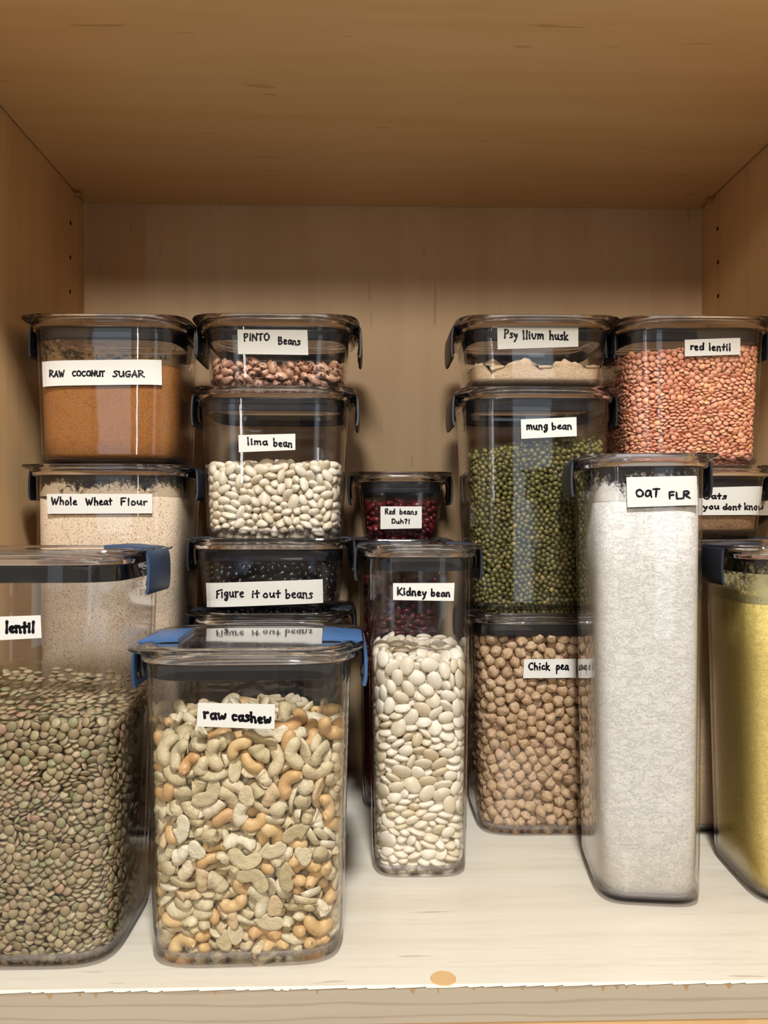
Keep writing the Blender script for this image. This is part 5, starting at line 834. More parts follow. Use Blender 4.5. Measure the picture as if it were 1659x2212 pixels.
86,-60,74,11,29,-23,3,-1,-81,146,43,-10,-26,4,-60,-31,282,25,37,-37,4,113,-51,212,-31,-15,-16,5,111,-20,26,42,-19,12,6,-18,-81,99,21,20,-35,4,54,-76,
76,24,18,12,7,-54,-90,189,-32,-42,-2,7,36,-90,234,30,51,6,0,22,-70,33,1,-46,39,3,62,46,278,-7,18,-38,4,100,-63,109,30,9,8,5,111,-23,265,4,-43,-7,4,96,
-73,124,9,-18,50,3,4,10,285,32,2,-8,3,98,-62,100,-31,-11,12,0,-11,-70,27,9,43,41,1,111,-38,72,-3,15,45,3,53,-69,3,-12,39,-38,2,5,41,286,-30,26,-14,3,
-12,-26,279,-37,-32,11,2,-115,-25,270,-34,-35,-15,2,115,-23,95,12,-12,30,0,1,-77,268,5,30,9,4,98,-61,207,-37,-4,25,3,-52,-81,137,4,28,26,3,-95,6,274,
34,31,7,4,78,-64,104,-19,14,-15,3,54,-80,234,35,-10,-50,4,115,-44,234,-43,-33,-12,7,113,-40,16,5,-7,30,1,101,-55,277,-5,34,-10,0,-14,-70,10,-25,-33,
-34,6,-51,-82,253,-9,39,12,2,89,77,277,12,-17,27,0,-65,7,280,-13,38,30,0,-30,69,286,16,-33,-28,2,-13,-4,275,18,-16,-36,2,-13,-74,160,52,3,-25,5,39,
-29,281,-6,-3,-58,3,10,-20,281,3,-36,43,4,114,-15,189,-33,34,16,2,21,45,289,28,35,29,3,-103,-62,146,-32,-47,10,2,94,-54,4,14,-36,-35,4,-47,-82,182,-1,
10,-32,6,-73,-77,131,26,-31,-33,4,-37,-83,234,31,12,28,5,-26,47,280,25,-26,-10,4,114,-13,169,-37,37,12,5,42,41,278,-39,-44,7,7,106,-52,71,-22,-25,13,
2,113,-11,219,22,57,3,0,-101,-67,121,-3,17,-37,2,-60,-50,277,-12,29,-41,0,-71,-68,114,14,-35,-45,5,50,-74,210,-10,10,-4,7,71,-76,143,16,-17,24,2,63,
-72,177,57,19,15,3,104,79,262,5,-3,45,3,-87,-57,4,27,19,19,6,110,-41,253,17,28,-32,6,111,-31,165,-5,5,18,4,-32,-40,274,-28,4,-22,5,37,-83,75,-28,13,
-47,5,-109,-58,48,-49,0,-27,3,28,-37,282,-21,20,39,3,94,-61,20,-2,-41,-45,5,108,-33,49,-5,-38,-10,1,112,-10,140,-25,24,25,6,-111,-51,11,9,-32,33,2,
-15,84,285,-31,25,-30,7,103,-47,50,-26,-18,4,2,68,81,278,19,-19,-44,3,84,-73,191,-1,56,1,6,-43,-79,80,-37,24,5,1,80,-70,29,20,-14,46,6,-19,-77,195,
-58,9,17,3,101,-58,235,-7,13,25,4,16,86,287,-30,-16,4,2,-18,-44,275,16,17,28,7,110,-23,61,-4,3,18,7,-105,-65,72,9,-43,-27,3,112,-27,212,22,53,-10,3,
37,-74,176,-28,-37,-3,1,112,-15,248,24,-25,23,3,83,-67,56,-11,-15,35,6,104,-52,122,51,22,-10,5,-109,-55,194,-13,-36,-26,4,-99,-73,254,21,-28,-32,2,82,
-6,277,-17,28,-37,0,-103,-55,33,15,-31,-40,6,22,-75,252,14,26,27,2,-107,-49,229,-17,-7,-5,1,-32,-82,222,19,22,31,5,86,-74,233,-10,-60,-4,4,110,-27,4,
-33,-5,0,1,-70,-67,147,43,-2,33,7,102,-55,144,16,14,49,2,115,5,95,-37,37,12,4,114,9,122,15,-15,29,6,6,-87,126,34,-17,-29,5,-39,-81,267,20,-12,-45,2,
-7,31,281,-21,-17,24,2,105,-54,36,8,-38,37,2,33,-79,229,5,53,0,0,103,-30,113,6,37,36,4,-91,-34,265,-51,31,-7,5,108,-32,185,30,16,5,4,-85,-65,262,-35,
-24,35,1,-47,15,280,-20,9,16,7,69,-81,161,26,7,-9,2,1,-73,233,-13,-31,13,5,25,26,282,39,-5,-32,3,72,-56,50,20,33,-8,0,-69,45,272,-17,36,36,4,12,-73,
17,-22,22,15,0,27,-67,57,-26,-11,13,1,17,-80,63,-15,36,-33,4,-16,-78,209,-27,30,1,5,90,-58,33,0,-14,20,6,66,36,270,-6,-52,-28,4,-46,-73,116,2,-16,9,1,
28,-74,7,5,41,41,5,-5,-74,82,22,-22,23,2,-107,-51,21,-27,-1,7,7,-92,66,279,17,16,-26,4,7,-68,221,-9,-4,-6,3,40,-73,267,-19,-18,-44,2,-19,-72,244,46,4,
11,5,-80,-72,253,42,2,-8,5,-40,-75,206,35,14,19,2,74,-69,135,-16,-26,12,4,71,-79,176,-47,-18,-33,6,44,-65,167,-6,9,14,2,-30,-62,78,-20,-19,6,6,-3,-72,
183,-23,45,-25,2,97,-18,273,-41,1,0,6,112,44,25,10,2,23,6,109,42,260,-24,48,21,4,-115,-46,251,-25,28,29,1,92,-53,66,11,36,-27,4,109,-12,125,-7,-18,42,
2,-71,85,275,-7,-32,27,2,105,-6,155,25,-12,-17,7,-112,-55,127,32,-20,17,6,16,-53,280,-24,17,-27,7,21,-79,207,-26,8,-21,4,110,-17,14,26,-1,-5,0,-104,
-43,70,8,26,32,7,32,-81,199,29,-4,49,7,-89,47,281,-20,8,-16,3,20,-72,95,15,17,7,5,96,-57,194,-2,17,6,2,103,18,209,4,-38,-32,7,-66,-73,259,-5,-8,11,4,
83,-71,251,14,-38,26,4,71,-69,121,0,48,3,5,51,-77,24,8,49,-18,0,-104,72,265,-5,9,24,1,-81,-68,161,24,-30,-49,4,-73,-71,210,36,-32,14,0,37,-65,146,13,
17,-53,4,-47,-69,152,-16,6,-14,3,2,3,276,29,11,-10,2,33,-64,68,-5,-32,32,4,83,-47,150,-8,34,24,4,-56,-61,6,-22,27,-4,5,81,-44,46,34,-25,-32,3,115,40,
236,4,8,-33,3,111,42,62,-8,-18,-48,6,105,64,266,26,40,6,0,111,9,260,26,20,-22,7,-85,-22,272,-24,17,-55,0,111,14,45,13,14,-29,4,110,10,221,-20,-5,-1,7,
-112,-56,164,-11,-15,-26,6,112,-37,143,-12,7,-11,2,110,45,128,-34,-16,-10,5,111,8,196,-32,-13,-16,2,115,40,196,-30,-28,-21,0,58,-26,276,35,5,-5,6,-57,
-79,209,1,-34,-1,2,97,36,264,23,-29,23,7,-112,-48,104,-35,13,18,6,45,-76,90,-35,19,-21,6,-56,-8,274,-6,-11,60,3,-35,-73,30,-34,-5,15,6,-52,-28,273,24,
-46,-26,6,4,-60,162,-5,43,-43,0,70,-68,208,10,-56,0,2,63,-66,255,-25,37,-13,4,1,-69,17,-17,-42,42,3,101,-40,88,-16,8,-23,1,91,-61,164,23,11,-22,5,-84,
-63,201,-26,-26,-42,3,34,11,279,26,-18,-20,3,-1,-73,248,-9,51,-15,0,-19,-70,41,-5,41,40,5,52,-60,53,2,47,-5,3,51,-63,31,-20,-23,29,3,-91,-64,143,24,
-28,33,2,-81,50,276,11,36,-35,7,-2,96,280,5,0,62,4,-67,-68,33,-20,-14,44,0,14,-67,130,1,11,-43,1,-50,-71,165,-29,-8,-54,7,-35,-75,246,9,42,45,7,106,
-22,76,38,22,27,4,-45,-61,113,7,34,3,2,95,-40,95,22,7,28,5,-16,-77,131,-47,-18,14,2,14,-63,215,-5,18,-6,5,-19,-59,173,11,53,6,2,39,-55,99,-5,-38,3,3,
69,-52,101,-1,55,-24,1,-30,-66,152,-1,15,-1,5,35,-67,200,-34,-27,-25,3,26,-65,248,-7,28,-12,5,-30,28,278,31,16,-14,4,70,-50,261,-34,14,22,4,5,-56,94,
10,36,5,4,91,-50,148,-1,28,28,3,79,-43,200,-41,16,0,0,-50,-61,243,34,49,-1,1,-88,-52,238,-9,46,35,3,-54,-51,261,28,39,-38,1,101,-14,241,30,29,-15,2,
90,-55,12,-5,47,-41,6,37,-63,82,21,-20,2,5,-24,-62,129,25,-42,-9,4,-59,-56,173,-13,1,22,3,-73,-56,185,-11,2,-17,7,55,23,276,-30,-47,0,5,110,28,8,-32,
8,0,2,115,19,165,24,23,-22,6,109,26,215,-38,-5,46,0,108,9,237,-22,-7,-25,0,109,-8,49,-58,-6,4,0,105,69,112,39,-20,22,1,-113,20,273,28,-27,18,1,112,3,
73,-25,21,25,4,112,52,147,23,-16,26,7,114,31,93,32,-32,20,2,110,11,182,34,14,-7,2,105,1,23,30,41,30,5,110,48,45,-8,49,-9,0,107,16,137,-14,-2,-29,5,
107,63,219,-47,-37,-6,3,107,71,73,-41,28,21,3,107,39,119,26,4,-2,2,107,53,181,26,-46,25,7,113,32,182,-34,-8,-9,7,111,58,60,-31,26,27,0,106,59,168,-17,
3,26,4,-115,-36,215,-4,2,36,6,-105,-52,208,24,27,-3,2,104,43,219,19,-12,-26,4,-32,-74,93,-24,-1,-9,4,111,35,82,27,13,-6,6,110,43,100,10,10,-23,2,-82,
3,274,-19,-9,34,0,94,-48,246,23,-26,23,1,4,-77,103,-26,29,-44,4,101,-30,124,-19,23,-24,7,106,-16,204,-10,-16,-3,4,103,12,31,-31,37,-36,7,112,58,32,5,
-4,35,6,-74,-71,96,37,-1,-17,6,111,23,105,34,17,13,0,-111,-32,148,-23,14,22,2,35,-69,230,-4,20,-3,0,-62,-74,183,-17,3,-55,7,60,4,276,-25,-23,40,7,-33,
15,284,33,3,35,2,-102,-46,174,34,-25,-43,6,-112,-37,189,-1,-9,-36,4,36,-11,276,-25,-32,31,2,18,-67,267,-54,11,30,2,92,-23,264,19,8,-29,0,105,55,241,
19,29,-33,4,75,-45,62,43,-2,16,2,-37,-68,131,-5,23,-38,7,59,-52,272,-27,40,-35,6,22,92,279,5,37,-39,0,-14,-61,71,41,-24,-26,4,105,-5,104,-17,-28,-2,3,
82,-55,126,30,-34,25,6,-62,-61,205,-19,17,32,2,-7,17,270,-27,32,-11,5,101,78,201,-26,5,24,2,-62,42,262,-25,-3,-16,2,-43,42,278,-25,-37,-42,1,9,-66,6,
-3,-43,38,2,-46,-64,9,-23,28,-4,3,98,-1,7,11,32,30,6,102,76,7,16,40,-11,7,95,-31,10,32,-33,-19,3,-83,-66,76,31,20,44,3,97,-43,59,12,40,-30,1,-86,-55,
101,13,49,8,6,70,-60,80,-28,49,12,6,-109,-27,115,-3,28,-1,7,-111,-22,130,-27,5,-26,7,102,-47,136,-38,11,10,3,101,52,129,-2,27,32,2,40,75,277,-22,10,
-3,2,5,74,280,-32,18,-29,5,-77,-46,258,-2,33,19,5,-66,-23,266,-34,5,2,5,-98,-14,264,-28,16,-20,4,-102,7,261,46,8,1,7,-113,56,269,17,-25,22,1,70,-57,6,
11,-37,-38,4,-109,-33,6,-29,3,16,4,-85,-49,29,12,-3,32,2,94,26,22,-22,-30,27,2,0,-66,38,14,-24,18,4,-109,-40,47,15,1,-5,4,-60,-70,68,-17,29,-19,6,
-110,-40,85,-6,-1,60,7,-31,-66,86,40,4,15,6,-17,-62,95,19,2,44,5,-111,-27,95,-15,-37,-30,1,56,-59,115,9,-19,-27,0,28,-65,112,-31,-33,20,0,-97,-46,120,
9,-38,-14,4,77,-62,163,-3,1,-26,3,-78,-60,189,-10,6,-20,7,26,-78,178,-28,40,-13,2,-100,-57,181,10,11,43,4,7,-23,265,-23,34,-36,2,13,-26,273,-5,-46,
-39,6,-76,-70,230,16,13,13,5,89,-54,223,-3,-13,-29,5,69,59,268,13,-6,5,4,-65,-49,266,6,-38,48,4,88,57,261,15,50,14,6,92,6,259,9,49,-19,5,-28,-59,18,
13,50,7,5,53,-61,16,-33,13,12,5,104,52,9,-33,24,29,7,-110,-17,53,24,4,36,6,58,-56,73,24,17,-12,5,102,75,50,23,24,-48,5,-62,-58,102,-23,1,0,3,-115,-4,
119,-13,-14,-30,7,4,-61,197,3,44,-37,7,22,-56,139,26,0,-57,0,65,-51,151,41,15,-27,2,38,-66,129,19,-39,-29,2,60,-62,162,21,-51,27,6,-37,-67,187,-41,
-13,22,4,-31,-64,208,-22,-10,35,1,-16,30,267,-19,-43,40,4,51,-67,188,-7,14,10,4,94,-39,168,-43,-10,3,0,62,-62,244,-12,-21,28,6,54,-51,261,-38,17,-41,
2,-17,-33,265,20,41,-38,7,81,-59,197,-5,6,-8,5,-89,-66,218,-6,-51,-3,2,-70,-58,236,33,-8,24,2,-44,-24,263,-18,17,-27,4,-114,-20,235,-22,-22,-25,2,-68,
-67,245,-27,-10,1,7,-39,-62,261,22,-22,26,3,-48,51,272,1,-26,-34,5,84,-46,263,-40,27,15,1,78,-27,266,-8,-18,-46,6,85,-22,244,-19,-24,44,2,92,66,262,
-16,-13,34,2,-102,-13,16,45,7,11,0,-69,-56,15,26,-11,6,1,31,-64,20,31,35,-41,4,69,-50,16,-33,7,-11,6,-75,-32,25,-18,-6,-12,5,11,-71,48,30,8,8,3,57,
-61,37,-30,26,-23,7,-114,-25,42,22,-55,7,4,-3,-62,56,-29,-10,-49,0,95,-26,37,-24,-2,9,3,-47,-57,58,8,13,13,6,77,-21,122,-7,-34,-39,7,65,-62,50,-2,-6,
44,5,-89,-53,71,-38,29,-29,1,23,-57,159,-2,6,-2,1,-8,-54,226,-27,24,-24,7,108,26,67,-20,-9,-28,1,-113,2,69,-15,-15,-29,7,-44,-57,97,2,35,-21,1,-51,
-62,134,-28,-1,-40,6,100,-22,93,26,-15,-39,0,98,2,90,7,-37,-40,7,-98,-44,104,31,-6,34,1,-51,-58,182,-23,42,-5,6,48,-70,102,25,4,-14,5,77,-46,173,-33,
11,-48,]),
 'butter': (7, [
0,13,-95,329,-6,42,-46,0,-21,-95,328,-33,-21,-24,0,-13,-95,144,11,-30,42,0,-7,-95,310,29,3,-7,0,21,-95,305,-20,-26,-33,0,-34,-95,233,-16,33,25,2,-53,
-89,59,-29,7,-13,0,-16,-94,249,-5,36,32,0,10,-95,131,34,-6,14,0,46,-92,112,-15,-29,-21,2,-30,-94,165,42,4,-6,0,2,-95,261,37,8,-11,0,21,-93,234,-31,28,
14,0,17,-93,275,-34,18,7,0,33,-94,129,7,48,-28,2,-57,-81,306,38,19,-27,1,36,-95,320,22,-22,33,1,-48,-92,266,-17,32,20,2,-59,-83,132,-24,-33,35,0,-57,
-84,337,-27,28,0,0,16,-93,189,-19,9,16,1,-19,-95,293,-24,19,13,0,39,-91,221,11,-18,51,0,4,-93,176,4,56,-26,0,-42,-91,324,-19,24,42,1,8,-96,291,-13,
-42,-36,0,11,-93,149,2,-27,-54,1,39,-94,248,32,2,7,1,-35,-95,310,-25,-18,-29,1,-30,-95,279,37,8,-8,0,30,-92,176,-17,-9,2,0,56,-87,262,-36,8,33,1,-51,
-88,87,-21,-45,-24,0,-7,-91,162,38,-12,-5,0,-16,-88,21,-36,36,4,1,42,-94,281,37,10,-4,2,35,-91,142,-6,21,53,1,4,-95,241,-45,0,-4,2,59,-84,306,-38,3,
33,1,-38,-94,141,40,-5,3,3,13,-96,38,-4,42,41,2,-7,-89,72,9,-2,54,3,-30,-95,7,-2,-31,50,0,12,-90,6,-55,-15,-1,1,16,-92,62,7,2,0,3,-23,-95,197,30,-6,1,
3,-42,-94,125,-41,2,-5,0,30,-89,39,16,1,-21,1,-28,-94,263,-49,1,-4,3,-5,-95,214,15,30,-29,1,56,-87,137,-26,-19,4,0,-62,-78,261,18,-27,-4,0,-61,-79,
186,-39,16,-19,0,46,-87,210,9,-18,35,0,26,-91,25,-56,-1,9,3,-45,-93,295,-20,25,12,2,52,-81,172,-31,51,12,1,23,-94,255,43,-5,16,2,59,-80,241,-33,-25,8,
0,24,-90,204,15,59,9,0,56,-56,338,-38,-40,-15,3,-52,-88,41,6,50,22,0,38,-89,264,-8,15,21,1,40,-93,193,-2,-26,-52,3,47,-92,157,6,-38,-44,3,44,-93,70,
-25,-8,3,0,-8,-90,35,-1,55,-5,1,24,-92,107,-1,-4,-2,0,30,-89,73,-6,-16,-29,3,-3,-93,281,13,7,-13,1,50,-87,5,-16,59,5,0,-54,-81,18,-55,26,10,0,42,-88,
236,13,-1,23,1,30,-92,163,-10,-7,-1,1,-57,-86,284,-6,29,11,1,14,-93,95,52,-4,5,0,39,-88,97,-7,2,-55,1,53,-85,181,7,1,18,3,-43,-89,195,6,10,-48,0,59,
-79,223,-47,16,35,3,50,-90,327,33,-4,34,1,-16,-89,58,-19,-20,40,1,6,-92,225,-59,5,21,1,4,-90,26,-27,-52,-7,0,-51,-82,6,-2,1,-28,0,-35,-85,50,-41,44,6,
1,-31,-89,91,5,-3,20,0,12,-90,51,61,4,-12,3,-32,-93,38,6,-7,57,0,0,-89,15,-57,19,-2,0,0,-89,196,23,-55,15,3,-54,-87,223,-4,-11,50,0,-15,-88,218,9,-17,
-51,3,-15,-94,180,-30,9,47,3,-62,-77,108,-27,27,-3,1,-31,-91,185,3,2,55,0,8,-50,338,14,-50,-23,3,0,-93,83,-9,-4,60,1,9,-91,114,3,1,-56,0,63,-75,326,
-21,22,-36,1,-44,-89,178,6,7,60,3,-13,-94,90,6,52,-18,3,-20,-93,100,56,4,2,3,1,-92,102,-57,-16,-9,1,-16,-91,232,15,58,7,1,-43,-90,154,-14,-12,-55,1,
-55,-83,202,27,52,9,0,-26,-32,342,-3,-1,-5,1,46,-85,49,-32,-52,-8,3,54,-86,37,9,7,9,3,-43,-90,98,2,-2,5,3,-38,-92,251,-53,11,-5,1,-28,-89,132,-11,-25,
36,0,46,-87,305,-41,-7,-46,0,47,-86,28,-3,5,8,0,-58,-74,217,19,9,-41,3,-35,-92,208,-14,1,57,1,36,-90,298,-13,-40,27,3,30,-91,52,-54,28,15,1,53,-82,76,
57,4,-8,1,-17,-89,44,30,-55,2,0,33,-87,87,3,6,23,0,-52,-82,235,-50,35,-12,0,46,-84,15,-7,0,32,2,39,-61,334,-20,-21,41,0,-52,-82,146,55,21,-20,0,-27,
-88,118,0,-2,-14,1,-5,-89,51,22,13,36,2,-67,-56,324,-11,-28,12,3,-31,-92,108,-6,-2,7,3,-30,-90,60,-37,46,-3,1,-11,-90,109,35,46,-14,1,-41,-88,70,2,10,
17,1,-47,-88,108,51,-25,19,0,-32,12,345,0,-2,-17,3,-43,-89,32,6,10,-34,0,54,-77,85,-5,-5,-26,3,-56,-85,246,1,8,41,0,-30,-86,80,-27,54,-3,1,25,-89,215,
-47,-27,2,1,-10,-91,128,59,14,8,2,55,-77,64,10,-57,-8,1,10,-89,211,6,4,-36,0,-64,-68,278,43,19,-36,1,-65,-68,239,-1,-27,10,1,62,-78,106,10,-31,-24,0,
59,50,340,-51,11,4,2,9,-81,164,39,46,15,1,-61,-73,158,5,-14,-16,0,40,23,341,-4,14,-60,0,22,-67,330,16,39,-23,3,-25,-90,70,34,-44,-4,3,-45,-89,214,-4,
-6,-22,3,-39,-89,20,6,6,22,0,-10,-84,275,-12,50,24,0,16,-80,70,41,32,-1,0,-38,-84,289,18,-22,23,1,-59,-78,173,-27,36,-6,1,60,-79,48,-37,-20,28,3,56,
-85,284,2,22,10,3,58,-82,193,0,-16,-39,0,65,-67,282,20,-34,-20,1,31,-77,5,28,52,2,0,-36,38,347,0,6,-41,2,-4,-34,339,1,-5,25,3,-29,-90,27,0,-2,-27,3,
19,-86,84,38,-41,-11,2,-67,-56,139,-32,23,-24,1,-64,-67,15,-11,21,-23,1,30,-83,286,17,-52,-6,0,45,88,342,15,56,-16,3,38,-84,59,0,4,-27,2,-58,-2,339,
46,-17,5,0,62,-69,24,-32,33,-15,0,59,-76,156,-21,-27,22,1,-7,-85,119,-55,25,-10,3,14,40,340,5,-55,-18,1,-8,-88,323,30,41,-24,3,-57,-82,74,40,-31,1,1,
-62,-73,83,-10,-9,37,1,-43,-82,167,20,5,11,0,15,75,341,-10,-1,11,3,64,-68,120,-32,-28,10,3,-67,-19,336,-25,34,-12,0,-6,-78,6,-54,-16,-1,1,-28,-45,335,
3,3,62,0,-19,-84,203,-11,0,-7,3,62,-71,8,-8,-14,-31,1,-17,21,343,11,0,-23,0,34,-80,117,0,12,-59,1,-50,-83,118,-58,-17,-8,3,-3,-84,184,46,-20,-1,0,66,
-61,167,23,23,22,0,-60,-66,62,11,-8,-35,2,-60,-59,40,3,-7,-24,0,25,-80,15,0,-1,28,0,63,-60,97,30,-40,-20,2,-56,19,343,2,-2,26,0,30,-81,147,-12,9,13,1,
66,-62,146,27,-26,-31,3,-54,-81,30,5,-55,-8,3,39,-37,339,59,-3,-2,1,21,-56,333,-35,2,19,0,38,-76,325,1,26,25,0,49,5,338,37,34,0,0,-65,-61,100,30,15,
41,0,18,90,344,51,12,-3,1,-32,-70,329,-19,33,10,1,30,4,339,-51,-28,15,3,-7,70,344,44,-39,-16,0,-24,-80,176,-8,-12,20,1,-21,-86,305,18,34,-22,1,-64,
-63,295,43,27,-34,1,4,-81,332,-2,-9,-44,3,-27,-84,150,11,-19,28,1,60,-72,263,25,21,-11,0,-26,74,343,8,3,-39,2,35,43,341,7,-2,34,0,63,-55,82,24,-42,-5,
0,61,-61,71,36,-38,-3,1,-64,-48,155,-11,6,-25,2,-10,-69,331,7,-14,-50,0,-51,59,342,19,-7,-37,1,-60,-65,27,-5,12,15,3,60,-73,132,-34,-45,-14,0,-64,-57,
169,40,-28,-21,1,57,-75,207,46,-17,-20,0,-67,-31,305,-39,17,-34,0,-4,-86,302,10,28,-28,0,-59,-70,326,-5,-24,5,1,-64,-51,82,20,44,-1,0,16,-84,302,27,
-11,23,3,-45,-50,333,2,19,26,2,63,-54,38,-18,7,-29,2,-42,83,345,-36,31,-15,0,-64,67,337,-14,-20,18,1,53,-77,120,11,27,23,1,-65,-55,224,-41,35,-19,0,
-63,-60,210,20,-6,-36,3,-48,-30,336,6,0,-46,0,-64,-33,144,-5,-23,28,1,64,-56,203,39,-38,-16,1,-3,-79,64,-49,34,7,3,64,-67,303,33,-15,40,0,3,-80,138,
-50,-19,18,0,-59,-60,195,2,5,47,1,-66,-49,249,15,-17,-30,0,64,-51,184,-36,28,-16,1,9,-77,44,2,4,-53,0,-57,-49,338,13,34,13,3,21,-26,338,0,0,-23,0,67,
-42,330,-33,-17,31,0,41,-11,335,-12,-2,-27,3,7,-86,320,41,-2,23,3,66,-57,11,-5,-28,-12,2,-68,-12,171,-29,27,-21,1,-67,-45,288,44,12,37,1,-59,-67,118,
45,-14,4,0,-63,-49,183,-42,-32,17,0,64,-60,54,20,16,35,0,-64,-41,68,49,28,25,0,-61,-54,6,0,-8,39,3,-64,-61,72,-10,-7,30,0,-59,-45,19,7,-2,4,3,-65,-53,
122,5,-20,-9,0,66,-54,249,14,-24,-28,1,6,-80,78,-6,-5,35,1,21,26,334,52,-2,-7,0,-46,-79,322,34,-19,18,2,-28,-80,222,-2,-5,14,2,-24,-78,15,8,-11,38,0,
-18,-72,209,36,-5,6,3,-38,-81,272,1,-18,21,0,-5,-78,86,8,57,-10,0,38,-75,165,3,35,-19,0,67,-16,336,30,-27,-20,3,-14,-54,331,-6,-11,-8,1,-21,-15,340,
-59,-1,-7,3,-7,3,339,-5,-2,-53,0,26,-86,318,-34,1,8,1,66,-59,232,23,-29,-25,1,-66,-32,327,-1,-23,-15,0,-59,-54,52,1,10,-51,0,26,-78,277,2,7,-12,2,-65,
-29,256,4,-21,-16,1,-67,-35,211,-21,-11,30,0,-14,-82,256,-21,34,32,0,48,-78,148,32,-16,52,3,-67,-45,271,34,30,16,0,-41,-74,61,-2,7,-50,0,-62,-40,88,
39,26,-4,3,-63,-36,39,-58,-18,-2,1,-48,-78,131,4,14,43,0,11,58,338,54,-16,-5,0,38,-79,202,4,-21,49,2,-25,-76,104,-9,23,55,3,18,-86,263,-34,-16,-9,1,
-40,-70,215,14,-56,-20,0,33,-72,79,14,5,2,2,-65,41,336,34,25,17,2,-68,-29,123,-30,26,-23,0,66,-48,131,-21,16,-33,0,-68,-10,262,4,32,-3,1,-22,-83,191,
59,-14,-6,1,-51,-74,273,-10,-18,24,2,-61,-44,30,50,29,6,0,-34,-80,245,4,-10,56,1,-26,-83,324,-20,21,18,3,-50,-75,95,51,-5,2,1,-40,-10,335,4,-17,-25,3,
60,-64,191,19,57,8,3,-48,-79,255,-54,24,-20,1,-2,89,340,-4,-1,-21,3,-44,-78,191,-38,-23,-9,3,38,-77,184,35,-39,-5,2,17,-78,94,-4,-16,-53,0,17,-73,199,
-12,-33,-23,0,-5,-73,191,1,46,-43,0,64,25,329,26,13,18,2,-67,-10,321,-7,-26,13,1,-54,-15,335,3,-21,-26,1,5,-11,339,61,2,-3,2,-1,30,337,-38,-45,9,3,
-14,54,341,-8,-1,-20,2,-67,3,15,-48,-9,37,0,-48,-60,324,23,-20,-5,3,22,-82,192,-15,2,11,2,-63,-14,78,-14,-9,37,3,45,-80,271,59,-13,14,3,-65,-29,22,16,
15,-30,0,-53,-71,52,-19,52,10,3,63,-62,213,6,1,29,3,66,-56,317,-2,-35,-13,0,-62,-48,235,-8,-5,29,3,-63,-54,262,-5,-10,15,1,-65,-34,163,32,-39,-3,1,23,
-79,177,3,20,-38,1,67,-50,297,36,-15,-32,3,-37,-81,308,14,55,-9,1,-64,-8,45,37,-29,21,1,61,-60,111,2,-50,2,2,-60,-22,202,-10,49,-5,0,45,-76,286,-37,
-26,20,1,62,-40,217,-28,-53,-5,0,-10,-78,96,2,-6,-1,1,10,-78,151,29,45,-6,3,-62,-38,194,-2,-2,7,0,54,-72,319,-30,-24,14,2,-61,-36,106,0,3,24,0,21,-77,
135,21,-3,39,0,27,-71,157,-33,3,24,1,40,-78,129,24,55,-2,0,-60,-34,224,55,-23,4,1,-31,-73,5,1,0,-6,0,-14,-73,49,-26,-9,-4,1,-8,-78,172,-48,-21,4,2,12,
-79,255,7,-51,-20,0,52,-72,299,48,-1,-37,0,38,-73,38,-12,9,-14,1,-35,-80,231,-10,-7,0,0,46,-65,58,-21,-57,-1,1,-19,-73,67,-18,-18,-12,0,25,-71,107,-9,
42,46,1,-53,-69,106,4,-19,-13,1,-50,-66,205,-3,-15,38,2,16,11,334,-4,9,9,2,-68,-6,231,21,25,20,0,-68,17,147,31,19,32,2,67,-37,47,-18,-24,29,1,-67,9,
209,-36,3,37,0,-67,-11,210,15,-26,-24,1,-68,-14,106,45,9,38,0,-65,-3,281,5,23,27,0,-60,-21,46,14,-17,-54,0,61,65,335,-24,31,-1,3,-67,41,64,-21,35,-7,
0,-62,-27,242,-17,46,-9,3,-63,-31,95,51,18,2,1,64,-36,176,-42,27,-8,0,18,-76,57,49,3,1,0,-64,-10,126,17,24,39,2,-61,-21,189,13,0,-43,1,-45,17,335,28,
48,11,0,-59,-32,6,-5,-59,-11,0,1,-82,237,-3,35,48,1,61,-58,266,44,27,-7,1,-48,-71,159,-31,32,-3,2,62,-35,65,38,42,10,1,-65,-24,272,21,-27,-38,0,46,
-70,222,-13,-3,-43,0,-20,-26,330,-48,36,-4,2,45,-63,46,-2,9,-22,0,3,-76,113,-44,-12,-12,0,-62,3,194,-4,4,31,3,6,-82,271,-52,-18,-21,1,4,-75,220,50,-5,
-1,3,46,-75,256,31,-25,-2,0,-59,2,58,-15,59,7,0,-37,-64,195,36,-14,-10,1,-21,-84,286,-48,-9,-18,2,34,67,334,10,-52,6,1,-1,-79,207,-17,18,-36,0,26,-80,
234,-27,35,33,1,-21,-77,34,-21,54,-18,2,53,-47,327,30,-43,-16,2,-45,-64,176,10,17,-57,1,41,-68,22,1,-5,55,0,-2,-73,27,-25,23,32,1,-33,-72,88,-2,-7,58,
3,11,-82,124,4,5,3,0,-39,-67,108,-36,-4,37,3,-38,-75,145,-13,21,-5,1,-6,-75,155,-38,-18,-1,0,-51,-58,225,-42,-18,41,2,-34,-74,263,-29,28,-5,3,-4,-74,
250,15,46,36,3,44,-67,5,20,58,2,3,14,-78,23,2,2,-32,3,43,-62,132,-6,1,2,0,11,-72,238,25,-20,22,3,-41,-64,245,38,-7,23,0,-47,39,337,-6,0,10,1,2,-74,
321,19,7,0,3,-43,-66,305,-34,-10,-30,0,-67,28,128,-16,-27,14,0,-67,15,262,-33,-18,31,2,-68,29,201,-3,32,-2,0,-66,35,247,18,-16,-26,0,-66,54,273,47,
-14,39,1,-67,7,110,29,-23,-21,0,67,-40,270,13,36,6,1,-63,-14,65,-53,-30,4,0,-67,43,294,-18,-27,15,1,-67,20,225,10,31,17,1,-67,25,99,19,-22,-28,1,-66,
